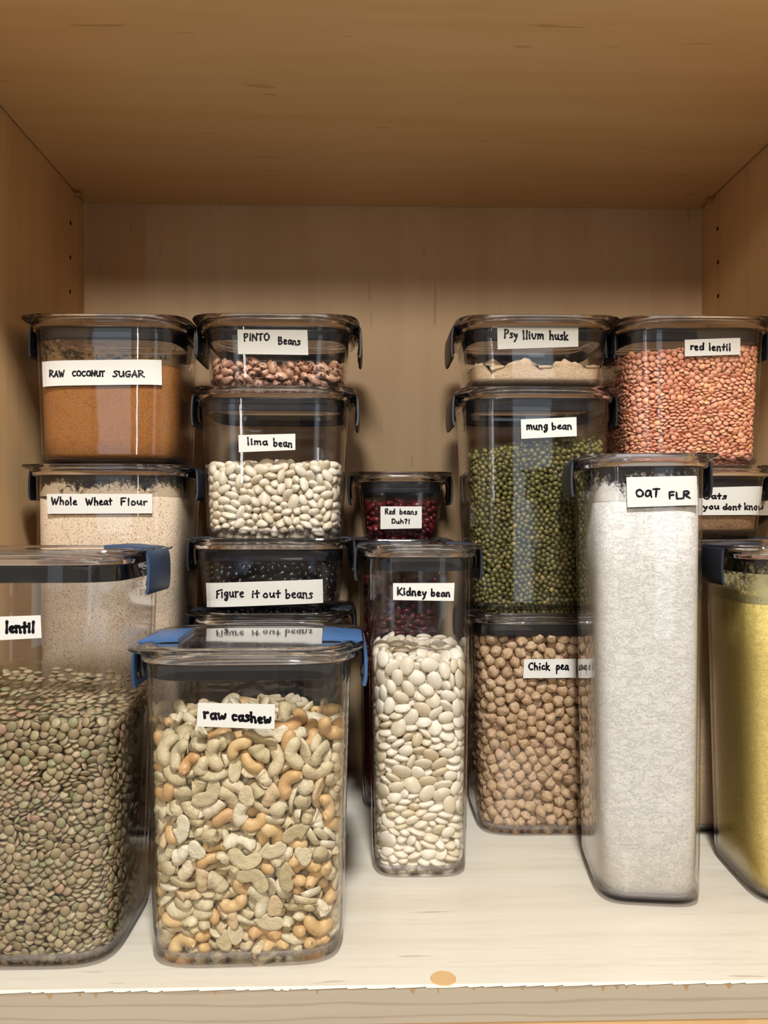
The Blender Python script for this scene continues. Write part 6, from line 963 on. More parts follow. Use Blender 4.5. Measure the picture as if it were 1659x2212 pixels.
50,31,-24,13,-31,3,-67,51,131,43,23,27,0,-63,6,249,12,47,4,3,-67,26,307,-17,38,-12,3,-67,14,323,-29,-24,32,3,-66,10,31,-13,9,-25,1,-61,7,48,2,-3,-6,3,
-64,46,107,11,-5,18,2,66,-36,157,-18,18,-30,1,-61,32,181,10,0,12,1,67,-33,248,41,-8,-46,0,-63,-2,154,-4,13,-21,3,-66,40,159,10,4,30,2,68,-15,171,-25,
-23,24,3,-67,-25,285,-31,32,-20,1,-67,-7,301,16,-23,-26,1,-67,12,289,-37,-3,-36,3,66,-15,17,44,-39,19,0,60,17,86,-29,1,12,2,-62,24,87,8,-16,-38,0,67,
-25,124,39,-18,-35,1,-66,41,145,15,25,29,0,-62,49,174,5,-7,-22,1,67,-30,288,-26,19,-34,0,-59,22,66,2,60,3,0,45,-65,92,27,52,-4,0,-63,48,90,36,-31,-6,
0,-63,57,311,5,-17,-26,1,45,79,333,-10,16,10,1,56,-29,336,-11,8,-31,3,-65,28,19,34,35,-2,3,14,-79,34,4,-5,-31,1,62,-12,50,-10,-8,53,0,-60,58,67,-8,
-12,42,3,-63,44,78,14,-54,7,1,67,-38,88,22,28,25,0,64,-38,108,16,9,40,0,-64,50,215,-11,-23,-10,1,-63,36,230,13,38,-22,2,-63,44,265,-5,-19,-7,3,33,-25,
332,2,0,37,0,61,-30,7,-48,-28,-4,1,63,-43,23,-4,-2,25,1,-61,26,31,-8,-13,-60,1,65,7,18,12,3,32,2,-57,38,49,4,8,62,1,-60,11,79,56,-7,3,1,-60,-13,92,-5,
60,-5,0,67,9,117,-25,25,-27,3,-64,59,117,-22,26,35,0,66,60,123,-16,-25,25,2,-62,22,162,52,-22,-21,1,-62,0,184,53,-24,7,0,-62,44,194,-19,22,22,2,62,8,
230,-6,-38,24,0,66,48,258,-36,-16,46,3,63,-36,206,1,10,49,3,-67,29,278,23,-22,-37,3,65,-8,223,-16,-40,24,1,66,-17,260,27,-27,-9,3,-25,3,336,6,-3,-43,
1,67,17,293,-19,29,-24,3,22,-76,321,34,-22,22,3,54,-1,330,-56,15,-20,1,67,9,328,-40,-15,32,3,-62,65,5,-52,34,5,3,-64,41,6,45,34,2,2,-61,46,18,-8,-15,
-18,0,61,31,40,3,-5,42,0,44,-77,105,-12,0,5,0,60,-1,102,15,-60,0,0,67,36,95,23,-19,-34,0,-60,-18,139,-18,-56,-9,0,65,28,138,33,35,15,0,-58,66,209,15,
-15,51,1,67,36,226,-14,-28,16,3,67,-1,250,41,12,-38,0,67,-9,274,17,-32,-10,0,67,16,272,-38,16,-31,0,-61,62,289,46,-2,-24,3,66,-22,301,-41,37,-23,3,
-67,35,320,28,28,17,1,-61,-52,307,-4,33,1,1,-64,75,317,19,-27,-31,1,-51,-72,292,-10,36,17,]),
 'red': (7, [
0,24,-93,162,17,27,-24,0,7,-93,154,21,4,2,0,-24,-93,145,-31,5,0,0,-7,-93,134,14,-26,15,0,8,-93,76,26,14,-14,0,-41,-92,191,-37,7,4,0,-52,-88,180,-25,
-29,-38,0,15,-93,121,-42,-8,-17,0,-28,-92,159,-8,-54,-25,0,18,-93,185,14,25,-17,0,-37,-92,108,40,-10,2,0,32,-92,113,-11,-20,-57,0,-7,-93,60,-52,2,-4,
0,-54,-86,114,29,-16,-4,0,41,-91,169,13,-51,20,0,4,-91,193,4,-30,19,1,-44,-91,89,-13,33,26,0,-14,-92,83,7,-13,58,0,-20,-92,6,-12,-1,-3,0,-31,-91,76,
-6,-61,15,0,-37,-91,65,-61,2,-2,0,-36,-90,175,-27,36,25,0,-32,-91,54,-5,-59,-4,0,26,-91,83,0,-3,2,1,-21,-93,119,3,-30,54,1,27,-92,70,-32,5,-6,0,26,
-92,27,12,-1,-3,0,46,-90,74,18,10,4,0,-6,-91,178,-21,-2,9,1,-23,-93,182,29,-18,26,1,17,-93,92,-17,-6,-5,0,55,-85,108,31,20,0,0,21,-91,105,7,8,5,0,12,
-91,169,-33,26,-46,0,-20,-92,18,-4,-59,10,0,-54,-85,72,20,-11,-11,1,40,-92,99,11,25,-50,0,54,-85,133,-6,24,-42,1,-11,-92,29,-19,-42,-21,0,-55,-84,100,
17,33,39,1,10,-93,135,-40,-9,-3,1,40,-90,189,-25,33,8,1,-40,-91,44,11,5,-3,0,-56,-84,132,1,-27,28,0,53,-85,85,-3,0,12,0,-63,-72,84,-13,28,12,1,-52,
-88,161,-19,-21,51,0,-11,-90,48,-20,-50,-7,1,-4,-92,165,-13,53,8,1,35,-91,124,-13,1,-4,0,55,-82,41,10,-7,24,0,6,-90,102,16,-55,0,0,-57,-82,23,-34,26,
1,0,-55,-84,147,20,-2,-19,1,41,-90,157,16,-52,17,1,6,-92,37,-2,-54,-1,1,52,-87,176,17,-50,21,1,-4,-92,92,0,-9,-56,0,-45,-86,33,4,-13,14,0,-43,-86,137,
-25,-11,40,0,53,-85,27,-7,-5,13,0,-55,-72,199,-5,59,11,1,-14,-92,70,-8,1,57,0,12,-89,62,-51,19,3,0,57,-82,160,-19,-24,9,0,4,-88,25,0,-2,-18,1,-55,-84,
6,4,17,44,0,57,-82,63,-4,14,-42,1,-39,-88,122,28,35,30,0,-43,-84,153,-37,26,-4,0,59,-80,146,-7,23,-33,1,34,-89,44,-20,-55,5,0,13,-87,6,8,-9,-20,0,50,
-83,121,-2,-57,0,1,-10,-90,190,27,52,-13,0,35,-86,55,-30,-45,21,0,-31,-87,97,-6,-14,46,0,63,-68,186,14,-38,-3,0,60,-76,6,-27,41,-22,0,-9,-88,103,10,
-23,-39,0,-60,-75,50,47,-31,1,1,-53,-81,60,3,2,57,0,45,-86,7,7,12,22,0,-22,-87,42,-35,-48,2,0,-63,-69,184,3,25,27,1,35,-87,145,8,-18,-25,1,50,-87,51,
-23,-15,12,0,-30,-86,33,36,-23,-24,0,-1,-88,113,25,-55,-8,0,52,-81,189,40,-33,-22,1,-62,-73,120,-34,-10,-32,0,1,-87,125,-34,37,1,0,23,-87,146,24,9,26,
0,-57,-77,173,15,-15,9,0,23,-86,16,39,47,1,1,2,-89,52,-6,-23,27,0,-10,-88,154,8,11,-32,0,-18,-87,167,46,-35,14,0,42,-85,33,-1,-5,-37,1,13,-88,45,34,
48,-12,1,29,-88,181,26,34,13,1,38,-87,21,-47,33,15,0,29,-81,190,-35,43,-25,1,-20,-89,133,-26,42,-3,1,22,-89,38,-2,-4,-24,0,0,-87,7,32,37,9,0,33,-86,7,
24,-34,-21,1,-39,-87,6,1,-4,-24,1,-38,-86,24,4,0,28,1,-32,-87,133,-43,34,-12,]),
 'redtop': (7, [
0,-13,-89,6,60,7,3,0,33,-88,49,12,55,-19,0,-51,-84,42,-18,-58,9,1,18,-91,40,-46,3,1,0,-15,-88,37,6,-36,-24,0,-50,-82,28,19,6,-30,1,-10,-89,65,-30,-33,
-10,1,27,-90,71,10,-3,0,0,-56,-79,66,-49,17,-21,0,-15,-88,52,2,-3,-53,0,-37,-86,52,-37,-8,37,0,40,-84,6,22,55,-3,0,12,-87,51,20,56,3,0,-25,-86,25,51,
17,15,0,-38,-84,32,-29,-33,0,1,-2,-88,45,13,-20,-11,0,-35,-85,68,-20,-4,21,0,5,-86,34,-8,26,-34,0,7,-85,8,-35,46,12,1,-29,-89,41,-37,-3,38,0,55,-79,
18,2,15,19,0,58,-75,29,13,-40,-12,1,-19,-87,16,42,-30,7,1,33,-87,36,40,-15,-6,0,2,-85,71,-10,22,-35,1,31,-87,25,-5,4,-17,0,-25,-86,60,29,41,3,0,25,
-85,58,-15,3,-23,0,-59,-70,73,-6,-15,-21,0,7,-84,21,37,21,20,0,47,-81,69,-38,12,-29,0,36,-84,63,50,-21,-7,1,-57,-77,6,9,12,41,0,-5,-85,25,31,13,20,0,
-42,-82,6,41,33,5,0,44,-82,40,-18,-54,18,0,30,-84,14,13,-7,-32,0,19,-84,17,12,-6,-36,0,-29,-84,7,-17,10,-35,0,-21,-84,72,36,-50,5,0,-44,-79,59,-33,
-15,27,1,54,-81,59,-30,46,-18,1,13,-86,64,-22,-23,15,0,61,-60,75,-3,6,21,0,-39,-83,19,9,-4,31,0,44,-81,29,0,4,33,0,17,-85,29,-10,-19,24,0,18,-75,6,
-33,24,-13,0,-49,-76,13,30,-49,7,0,42,-81,18,38,-31,-12,1,0,-85,59,-1,0,37,0,51,-76,6,10,10,43,0,62,-62,63,24,-39,-15,0,52,-75,45,-19,-36,28,0,-61,
-63,17,-45,41,7,0,39,-79,52,4,20,52,1,-53,-79,53,-40,-38,13,0,-54,-70,25,18,4,0,0,-63,-52,42,27,-2,-38,0,0,-17,78,-5,-54,3,0,0,-73,17,-37,-26,1,0,61,
-62,40,-34,48,18,0,-46,-72,71,35,-27,-5,0,59,-64,51,-37,-46,4,0,61,-60,6,-11,-9,27,0,40,-64,74,-2,-2,35,1,-62,-60,57,-12,-1,32,1,-59,-65,47,5,-3,-41,
1,-63,-54,8,-8,20,-23,1,-28,-70,73,-13,42,-33,0,62,-54,17,7,7,25,1,-55,-65,37,-5,-2,23,1,-29,-71,16,7,-17,-29,0,-47,11,78,-8,-3,1,0,-64,-46,26,-16,-9,
31,1,-64,-42,57,22,37,4,0,0,-71,6,-52,8,1,1,-36,-62,6,-7,-58,-16,0,32,-66,7,-1,-55,-4,0,28,-73,35,-35,17,8,0,-64,-15,73,9,-19,-22,0,40,-34,74,-7,50,
-3,1,-40,-59,74,-38,24,-17,0,23,-38,71,37,37,-7,0,-64,-37,69,-9,-8,30,1,-15,-72,18,25,-53,19,1,-64,-35,6,-3,-11,32,1,10,-65,46,3,0,-37,0,46,-58,8,11,
43,24,1,-64,3,76,21,36,10,1,-64,22,75,-41,31,27,1,-1,-64,72,-16,5,-25,0,40,4,75,53,23,-16,0,5,14,77,-4,1,43,0,63,-40,32,16,14,-28,0,-45,-69,44,-21,16,
-23,1,-2,-71,38,-36,46,3,1,-26,-75,37,18,50,17,1,18,-77,46,-17,53,15,0,-13,-69,31,0,11,-24,0,-14,-73,57,45,-38,14,1,-49,-61,57,-33,-14,25,0,-62,-1,16,
49,32,13,1,-61,-26,54,-58,16,-17,1,-61,-38,39,-9,-40,-26,1,3,-69,62,49,30,-11,0,-2,-69,50,-19,27,-27,1,23,-24,75,-52,30,-15,0,21,9,74,-22,-14,6,0,63,
-41,49,-43,-44,9,1,10,-32,70,48,36,10,0,-13,-69,43,-41,-44,-3,0,61,-55,31,7,14,-27,1,-16,-56,71,-33,-10,3,1,-64,11,29,28,-20,-30,0,-63,-15,61,33,28,
11,1,-63,-25,29,8,-11,-29,0,-61,-25,41,27,51,-21,0,16,-8,72,2,-7,13,1,-18,-74,7,9,32,36,0,50,-60,67,46,34,7,1,-58,-31,16,-50,6,8,1,-60,-18,17,-59,11,
15,1,25,-73,72,-36,46,-7,1,47,-64,23,-23,20,2,0,-26,-72,48,-11,-8,25,1,60,-39,70,-19,4,-16,0,-62,27,62,-8,12,-39,0,-25,-66,61,23,45,14,1,23,-66,61,5,
10,26,1,38,-58,16,3,1,30,0,48,-45,6,-10,-51,31,0,-36,-48,29,-13,-16,34,0,-47,-44,33,7,-12,-32,0,47,-49,34,-45,-36,6,0,51,52,77,-50,-31,-1,0,-18,86,76,
-18,-39,32,1,-20,29,76,-32,-37,11,0,63,1,71,10,-22,-13,1,-22,-19,73,-5,-10,-17,0,-54,64,76,12,22,17,1,56,11,75,30,12,20,0,-62,31,17,-51,-25,18,1,64,
-26,68,12,30,-3,0,-11,-66,66,0,20,15,1,-64,37,76,26,-4,-32,1,-55,80,78,-5,30,-33,0,-46,-21,72,7,60,-4,0,-62,24,6,1,1,-36,0,23,66,73,-57,-8,-12,1,-64,
-4,37,-28,-36,18,1,-64,14,43,-38,35,-22,0,-64,43,58,36,18,31,0,13,-61,67,-7,7,28,0,-21,-40,73,-17,-60,1,1,-27,49,73,1,10,15,0,13,91,70,-12,25,46,1,
-62,26,50,43,22,1,1,-64,5,61,24,-7,-38,0,64,16,61,43,-8,-38,0,-56,-54,67,32,8,-1,1,-3,-38,72,44,-42,13,1,-62,-16,5,-33,-52,-1,0,57,-35,6,5,-3,-4,0,
-64,52,17,22,26,22,0,63,-25,16,-2,4,-35,1,64,25,30,-6,-19,-29,0,-64,43,42,25,-19,-27,1,64,-18,41,-11,17,-27,0,64,0,52,48,13,35,1,64,14,44,33,-34,-23,
0,60,-20,53,9,9,48,0,-36,17,70,-11,-8,56,0,56,-11,73,35,-22,-19,1,-43,-6,73,2,-15,29,0,-43,83,73,-13,3,46,1,60,-19,5,0,1,12,0,-52,-57,7,25,19,23,1,62,
3,16,-9,-4,44,1,-37,-62,19,-12,38,47,0,-63,39,30,-4,3,27,0,64,-8,32,1,15,-27,0,-39,-62,34,-21,29,-12,0,-61,66,65,32,31,19,0,47,-64,56,7,-6,-32,1,63,
56,56,-7,21,-23,0,-4,35,74,-6,-19,36,1,-7,90,71,-20,-1,-9,0,42,-16,74,-39,-32,2,1,-61,45,6,46,24,6,0,59,34,6,-8,2,-15,1,19,-66,27,0,-12,20,1,64,21,16,
-31,29,-13,1,63,48,7,-12,0,-29,0,64,44,22,-29,4,-32,1,-61,62,27,41,32,-2,1,-59,62,41,-10,49,-5,0,63,59,41,9,20,26,1,60,-45,60,-16,-5,9,0,29,-50,68,-6,
1,14,]),
 'chickpea': (4, [
2,41,-92,56,2,-51,-91,24,2,41,-91,327,0,-38,-92,306,2,16,-92,237,2,59,-91,129,2,-18,-92,349,2,78,-88,313,0,-38,-92,121,2,-48,-91,323,2,-51,-91,106,0,
55,-91,271,2,28,-90,118,2,21,-92,173,2,39,-91,164,0,-81,-88,304,2,24,-91,255,2,-2,-91,70,0,72,-90,10,0,20,-92,62,0,-30,-91,333,2,7,-91,148,2,63,-91,
193,0,-59,-91,227,2,-30,-91,203,2,-92,-84,288,0,95,-82,297,0,5,-92,29,2,101,-76,258,0,-70,-90,287,2,-97,-79,307,2,16,-91,307,0,-26,-91,9,2,-22,-92,88,
0,-62,-91,170,2,-46,-92,269,0,67,-90,110,0,62,-91,57,2,-67,-87,57,2,-78,-87,220,2,-63,-90,208,0,-73,-77,347,0,-19,-91,313,2,82,-87,192,2,-97,-79,9,0,
-66,-90,244,0,19,-91,193,1,-59,-92,152,2,-81,-88,88,2,-66,-90,189,2,-48,-91,137,0,54,-91,176,2,-50,-91,289,2,82,-87,61,0,-59,-90,41,0,3,-92,93,0,1,
-92,320,0,5,-91,260,0,-36,-92,73,0,63,-90,76,0,81,-88,26,0,31,-91,9,0,-3,-90,244,0,28,-92,144,0,-32,-92,54,2,3,-92,208,0,41,-92,219,0,-15,-91,214,0,
-65,-91,263,0,-97,-80,39,1,45,-92,345,1,2,-92,186,0,17,-91,43,0,14,-91,130,0,-70,-90,320,0,-11,-92,105,0,-46,-92,344,0,-86,-85,54,0,-46,-91,181,0,49,
-91,146,0,-94,-82,346,0,25,-91,346,0,61,-90,159,2,-104,-71,278,0,62,-90,26,1,-30,-92,222,0,-101,-73,55,0,-97,-79,176,2,-96,-78,243,0,44,-91,23,1,-14,
-92,284,0,-61,-85,334,1,74,-90,267,1,4,-92,347,1,85,-87,103,0,86,-86,280,0,-88,-85,25,1,-84,-88,143,0,0,-91,118,0,-78,-88,125,1,43,-92,253,0,-43,-90,
163,1,35,-91,237,1,-84,-88,253,0,82,-86,223,1,-88,-86,324,0,-23,-87,163,0,-78,-83,10,1,5,-92,277,1,24,-92,26,0,0,-91,226,0,76,-89,44,2,96,-80,317,1,
46,-92,85,1,-13,-92,176,1,-14,-92,44,1,-57,-92,306,0,-101,-76,102,0,-104,-71,192,1,-28,-92,185,1,36,-92,186,1,-30,-91,26,0,78,-86,155,1,-67,-91,76,0,
-76,-86,159,1,-81,-89,202,1,46,-92,202,0,81,-87,81,1,-59,-91,123,0,-80,-85,272,0,-96,-80,206,0,-38,-90,240,1,-81,-87,176,1,65,-90,332,1,-62,-91,9,3,
37,-93,100,0,1,-90,166,1,-13,-91,196,1,97,-82,117,1,-98,-81,85,2,32,-85,298,1,-32,-93,288,3,36,-93,39,1,16,-92,106,1,-97,-82,265,3,73,-91,139,0,90,
-83,242,1,-7,-92,134,2,-10,-63,359,1,93,-84,46,1,-95,-82,224,0,79,-85,123,3,-89,-86,71,3,-49,-92,57,3,17,-92,289,0,-105,-70,72,3,1,-93,8,3,54,-92,8,1,
-13,-91,260,1,59,-92,224,1,42,-91,285,3,-16,-92,148,1,53,-91,42,1,71,-89,209,0,-105,-69,27,1,98,-78,335,3,-94,-84,117,1,-97,-80,132,3,-34,-92,150,1,
73,-90,176,0,99,-77,223,3,60,-91,255,3,-52,-92,82,1,-18,-89,121,0,-104,-71,323,1,14,-91,79,3,64,-92,287,3,-40,-92,92,3,-50,-93,252,3,19,-93,218,3,31,
-93,76,3,-70,-90,110,3,90,-86,9,3,30,-91,205,0,85,-47,342,3,-83,-88,237,2,-106,-63,295,3,20,-92,330,2,-104,-65,228,3,-46,-93,214,3,70,-91,93,3,-65,
-90,94,3,-41,-92,38,0,89,-85,139,3,-27,-93,135,3,-70,-91,25,3,1,-93,51,3,46,-92,114,3,-21,-93,246,3,88,-86,169,1,97,-80,27,3,41,-92,130,3,-33,-91,256,
3,37,-90,269,3,70,-90,236,2,98,67,359,3,52,-93,300,3,2,-93,294,3,22,-92,273,2,81,-76,328,3,-28,-93,272,3,-12,-89,331,0,-86,-77,190,3,60,-92,315,2,50,
-69,352,0,97,-80,155,3,-93,-84,161,3,76,-90,251,3,-29,-91,105,3,53,-92,240,3,90,-85,209,3,95,-82,91,3,-48,-92,198,3,53,-92,100,3,-76,-85,39,2,83,-12,
352,1,-100,-75,148,1,-105,-70,163,0,101,-76,277,0,-18,-78,55,1,28,-82,318,2,-15,-10,366,1,-105,-68,340,1,102,-75,171,3,76,-84,296,0,-13,-83,30,1,-108,
-58,203,1,-29,8,370,3,101,-77,60,3,-84,-83,104,0,11,-29,362,3,-66,-85,138,0,18,-77,9,1,-22,92,376,1,46,-82,312,3,-105,-70,255,1,-71,31,362,1,-107,-65,
134,0,-96,12,351,2,9,-78,335,1,-108,-63,88,0,-31,-78,347,0,-18,-83,232,0,40,-30,357,3,-43,-51,355,0,19,-81,157,1,-44,-83,9,0,-107,-59,44,2,96,-73,189,
1,102,-74,133,2,-107,-61,10,3,-109,-55,313,3,97,-81,75,2,-3,-81,306,2,-78,-31,351,0,-23,-25,358,2,-87,-70,333,1,-11,-76,70,1,102,-73,103,0,-89,71,357,
0,25,-16,363,2,-109,-13,344,3,103,-74,206,2,102,-73,10,2,-8,-77,153,0,-109,-35,338,0,110,-18,338,3,-55,-72,345,0,-60,-79,276,3,-109,-59,244,0,-45,71,
364,1,-108,-50,219,0,60,-28,356,2,-22,-81,298,3,-45,-16,361,1,-103,-69,119,3,103,-73,241,1,104,-72,40,3,-110,-37,185,0,-107,-60,178,2,-108,-57,150,1,
-6,83,369,0,20,-69,349,0,-109,-50,27,0,-109,-54,331,1,-37,-76,225,0,43,-80,71,1,-110,-35,293,0,-25,-42,350,1,15,27,367,2,108,45,353,0,53,58,362,3,70,
-40,348,1,-108,-57,266,3,-109,-53,118,0,-68,-77,299,1,107,-66,323,0,-6,14,370,0,-16,-76,13,0,-109,-44,53,2,-109,-46,135,0,68,33,354,3,-79,20,352,3,
106,-69,88,1,-44,-33,355,2,-109,-41,235,1,-3,-75,262,1,105,-68,294,3,-34,-81,318,0,37,-77,92,0,17,92,367,2,-55,91,362,3,24,-35,352,3,66,-72,337,3,43,
-47,351,3,74,89,365,2,-109,-39,106,2,-109,-43,168,1,30,21,367,3,-55,-74,59,3,1,-76,8,2,37,-77,150,2,-29,-77,39,0,16,-77,93,3,-67,-49,352,1,26,-76,78,
3,-109,-55,66,2,-95,-50,344,1,108,-61,181,0,-109,-44,88,1,-110,-40,202,3,5,-61,349,0,-108,53,341,2,-108,-43,253,0,-109,-36,71,3,107,-66,149,0,-70,-71,
67,1,106,-66,71,1,54,-80,213,1,63,-80,305,0,-43,17,363,3,-65,14,354,0,73,51,359,0,45,3,358,0,-109,-41,10,1,-49,0,360,1,59,-74,67,0,-109,-24,86,1,3,
-76,82,1,-111,-20,161,0,23,-77,220,1,105,-65,118,3,-52,-74,181,3,24,-76,202,2,4,-12,359,1,29,-76,280,0,-109,-35,151,0,31,-78,336,3,-32,-5,359,2,-60,
-17,350,3,60,-77,323,2,106,-61,25,0,-37,-76,63,3,-110,-24,280,1,-110,29,174,0,-110,0,306,1,-109,-16,264,3,15,-76,51,1,57,91,365,1,-103,-58,104,0,7,
-76,197,2,46,-76,186,0,-38,-76,277,1,93,4,354,2,-7,-75,345,2,-67,-67,331,0,-109,-34,38,3,111,28,340,2,-109,25,10,1,-110,-15,25,2,-109,25,56,0,-110,-6,
194,2,-110,8,22,0,33,-76,41,0,-110,-17,105,2,54,-76,289,3,-111,-32,122,0,-51,-77,243,1,-84,-70,142,3,0,-76,57,0,-102,36,345,0,92,-60,331,3,-110,-24,
308,0,-110,-20,51,1,29,40,369,0,-109,-14,212,1,-54,28,356,1,-111,3,116,1,62,-73,200,0,-105,-48,281,0,109,-55,309,1,1,-76,41,0,-110,-1,55,2,-35,-77,
141,0,-110,41,226,0,-109,23,208,0,-32,-76,177,3,-111,-22,178,0,-109,-5,9,0,-109,-16,69,1,29,-77,132,3,-89,-64,268,0,-21,-76,266,2,-10,-77,93,2,70,-73,
143,0,31,-76,174,3,-88,-66,94,1,15,-75,121,0,-68,-72,23,1,-110,17,244,1,-111,16,297,2,-109,-2,325,1,26,70,366,3,-109,-34,268,1,-110,6,341,2,-109,-20,
233,3,-110,11,67,2,-109,-1,227,2,-109,2,262,0,-6,-75,323,0,-110,-13,123,0,-109,-14,294,1,-109,36,138,1,-78,-59,344,0,-46,-76,92,3,-110,-25,249,1,-110,
7,99,2,-109,18,226,1,-110,-31,218,1,-110,16,315,3,-110,-6,39,0,4,-76,136,0,-109,35,191,3,82,-75,255,3,-111,13,167,0,-78,88,355,1,108,-59,198,0,-109,2,
135,1,-109,-25,136,2,-9,-76,185,1,4,-76,108,0,-40,-76,194,0,45,-76,10,3,63,-76,38,0,40,-75,228,0,-79,-73,315,3,-111,34,120,0,-34,89,362,3,-67,-72,130,
2,-23,69,365,0,-110,20,129,2,8,-76,176,2,-109,44,86,1,-110,14,279,1,-111,-6,87,3,-110,26,30,0,-109,39,44,0,95,31,350,1,9,-76,249,2,-109,22,333,0,-110,
28,75,0,108,-58,235,1,-110,42,104,2,12,-73,316,2,107,-59,53,0,-109,-24,196,3,-111,-6,243,1,-110,-6,278,1,-109,-21,326,2,-77,-68,227,3,-110,-12,146,2,
-108,34,273,1,-110,21,262,1,-109,43,255,1,52,-76,258,0,70,-71,244,3,-110,34,242,3,-110,47,287,1,-42,-75,333,3,-111,34,297,0,-92,-64,214,3,-111,12,83,
1,13,-77,68,1,-52,-74,293,1,50,-75,166,1,-76,-67,107,3,82,-72,177,0,-66,-72,193,0,31,-76,22,3,54,-74,148,0,-90,54,350,1,-93,-22,345,0,-1,-44,357,0,
-110,-3,175,2,-6,-77,281,3,50,-77,337,0,-83,-70,124,3,-60,-73,229,3,-110,38,317,1,-109,52,10,0,-109,51,126,2,-109,14,191,3,-110,49,303,2,69,-72,163,0,
-110,28,155,1,-109,53,145,2,-69,-71,151,2,107,-55,133,3,69,-78,280,3,2,-75,24,2,-109,12,41,1,-110,27,94,3,-110,11,149,3,-17,-75,112,1,27,-76,107,3,
-110,46,177,2,-107,-39,319,3,-76,-67,279,3,-69,-72,174,2,84,-69,231,0,-70,-71,263,2,65,-73,226,2,16,-77,266,1,49,-75,29,0,54,-75,84,0,-109,41,207,3,6,
-76,215,2,88,-55,265,0,-91,-52,17,3,-11,-75,216,2,-10,-64,299,0,27,-76,243,1,-19,-76,201,1,-86,-66,25,1,-109,45,160,1,-65,-73,46,0,-84,-70,78,0,-27,
-76,79,3,83,-71,273,1,47,-76,133,0,71,-70,89,2,-84,-68,164,0,110,-34,329,2,-107,58,321,3,-110,-23,8,2,26,3,361,3,-110,-1,158,0,-103,71,343,1,-110,44,
61,0,-72,63,354,2,107,-58,273,1,-109,5,209,1,-87,-64,61,0,-108,53,270,0,-107,58,72,2,78,-71,210,0,50,-75,50,1,29,-76,59,1,37,-61,340,3,-59,-35,346,3,
-111,41,24,3,-42,-74,306,1,-36,-75,159,0,104,-58,164,3,-85,-72,255,0,88,-68,306,0,-16,-76,134,2,-57,-75,316,0,-70,-72,244,0,36,91,365,0,77,-70,71,0,
109,-47,149,1,68,-71,24,2,90,-57,63,0,-39,-76,112,1,-28,-76,97,2,-21,-68,314,2,65,-74,182,1,17,-77,34,1,-32,-75,249,]),
 'mung': (4, [
2,-87,-91,138,2,37,-96,42,2,-80,-93,230,2,19,-97,200,2,41,-96,241,2,28,-97,274,2,-97,-86,228,0,-37,-97,98,0,-89,-90,237,2,58,-96,186,0,11,-97,260,0,
58,-96,44,0,76,-94,112,0,-40,-96,270,2,11,-93,135,2,38,-96,286,2,-39,-96,279,2,62,-96,279,0,58,-96,74,2,-11,-97,280,2,-67,-95,60,2,7,-97,72,2,-53,-96,
94,2,72,-95,134,2,-18,-97,152,0,18,-97,186,2,64,-95,224,0,-78,-94,11,2,-61,-96,52,2,71,-94,244,2,-41,-96,4,2,-99,-85,99,0,-15,-97,190,0,20,-97,111,0,
22,-97,176,2,-100,-85,192,2,-53,-96,230,0,-44,-97,210,0,2,-97,283,0,-58,-96,275,0,29,-97,109,0,-70,-95,272,2,-19,-97,181,0,-64,-96,136,0,46,-97,276,0,
-12,-97,271,0,-21,-96,119,0,-92,-89,146,2,68,-93,182,2,-70,-94,245,0,-6,-97,222,0,25,-97,266,0,69,-95,174,2,62,-96,248,0,-20,-96,31,2,-36,-95,34,0,
-64,-96,237,0,-75,-94,200,0,18,-97,284,2,57,-96,231,2,-63,-95,258,0,-92,-88,280,0,52,-96,35,2,84,-93,31,2,-95,-87,68,0,-91,-89,94,0,57,-96,94,0,-85,
-92,223,0,-49,-96,187,0,-60,-96,266,2,100,-85,79,0,-97,-86,155,0,85,-91,140,2,67,-94,148,2,-100,-83,62,0,74,-94,263,2,-32,-95,185,2,75,-93,4,0,-65,
-95,169,2,70,-95,286,2,-3,-97,121,2,22,-96,140,2,-86,-92,192,2,-30,-96,270,2,4,-97,268,0,23,-97,5,0,-82,-93,45,2,-88,-90,113,0,-40,-96,17,2,64,-96,28,
2,52,-96,50,0,41,-96,121,2,50,-96,247,0,67,-95,191,2,-82,-93,178,0,-69,-95,229,0,-50,-96,43,0,19,-97,44,2,-78,-93,69,0,84,-92,50,2,-87,-91,259,0,-20,
-97,95,0,-49,-96,124,0,-65,-95,195,0,-46,-96,156,0,-82,-93,34,2,-82,-92,78,0,-76,-94,84,2,-24,-97,84,2,34,-95,82,0,3,-97,88,0,-46,-97,253,0,-23,-97,
144,2,-31,-96,121,2,93,-88,290,0,0,-97,209,0,-77,-94,164,0,81,-93,247,2,-4,-94,264,2,-93,-88,121,0,27,-97,147,2,57,-95,255,0,-100,-85,249,0,-63,-96,
223,0,87,-91,221,0,-99,-86,9,0,-98,-86,21,2,17,-95,80,0,-97,-86,110,2,75,-93,236,2,-14,-95,209,0,-71,-94,263,0,-52,-96,261,0,-22,-97,280,0,84,-92,275,
0,-56,-96,13,2,-74,-93,29,2,61,-95,60,0,-59,-96,86,1,28,-97,99,0,-72,-94,129,0,-3,-96,275,0,9,-96,242,0,7,-97,233,2,49,-96,214,0,-92,-89,176,0,-80,
-93,155,0,-92,-89,78,0,43,-96,97,0,20,-96,131,0,-10,-97,257,2,31,-95,155,2,56,-95,287,2,100,-84,187,0,-14,-96,70,0,89,-90,74,1,66,-96,81,1,-15,-97,
112,0,-10,-96,128,1,4,-97,104,0,9,-96,145,1,-67,-95,186,2,10,-96,275,0,47,-96,286,0,75,-94,196,2,-53,-95,4,1,-28,-96,20,1,-67,-95,122,1,57,-96,116,0,
-101,-84,144,1,-81,-93,215,0,-30,-96,211,0,-98,-86,219,1,-40,-97,174,1,-6,-96,289,1,86,-92,21,1,-75,-94,53,0,83,-92,65,0,92,-89,65,0,56,-95,139,1,-49,
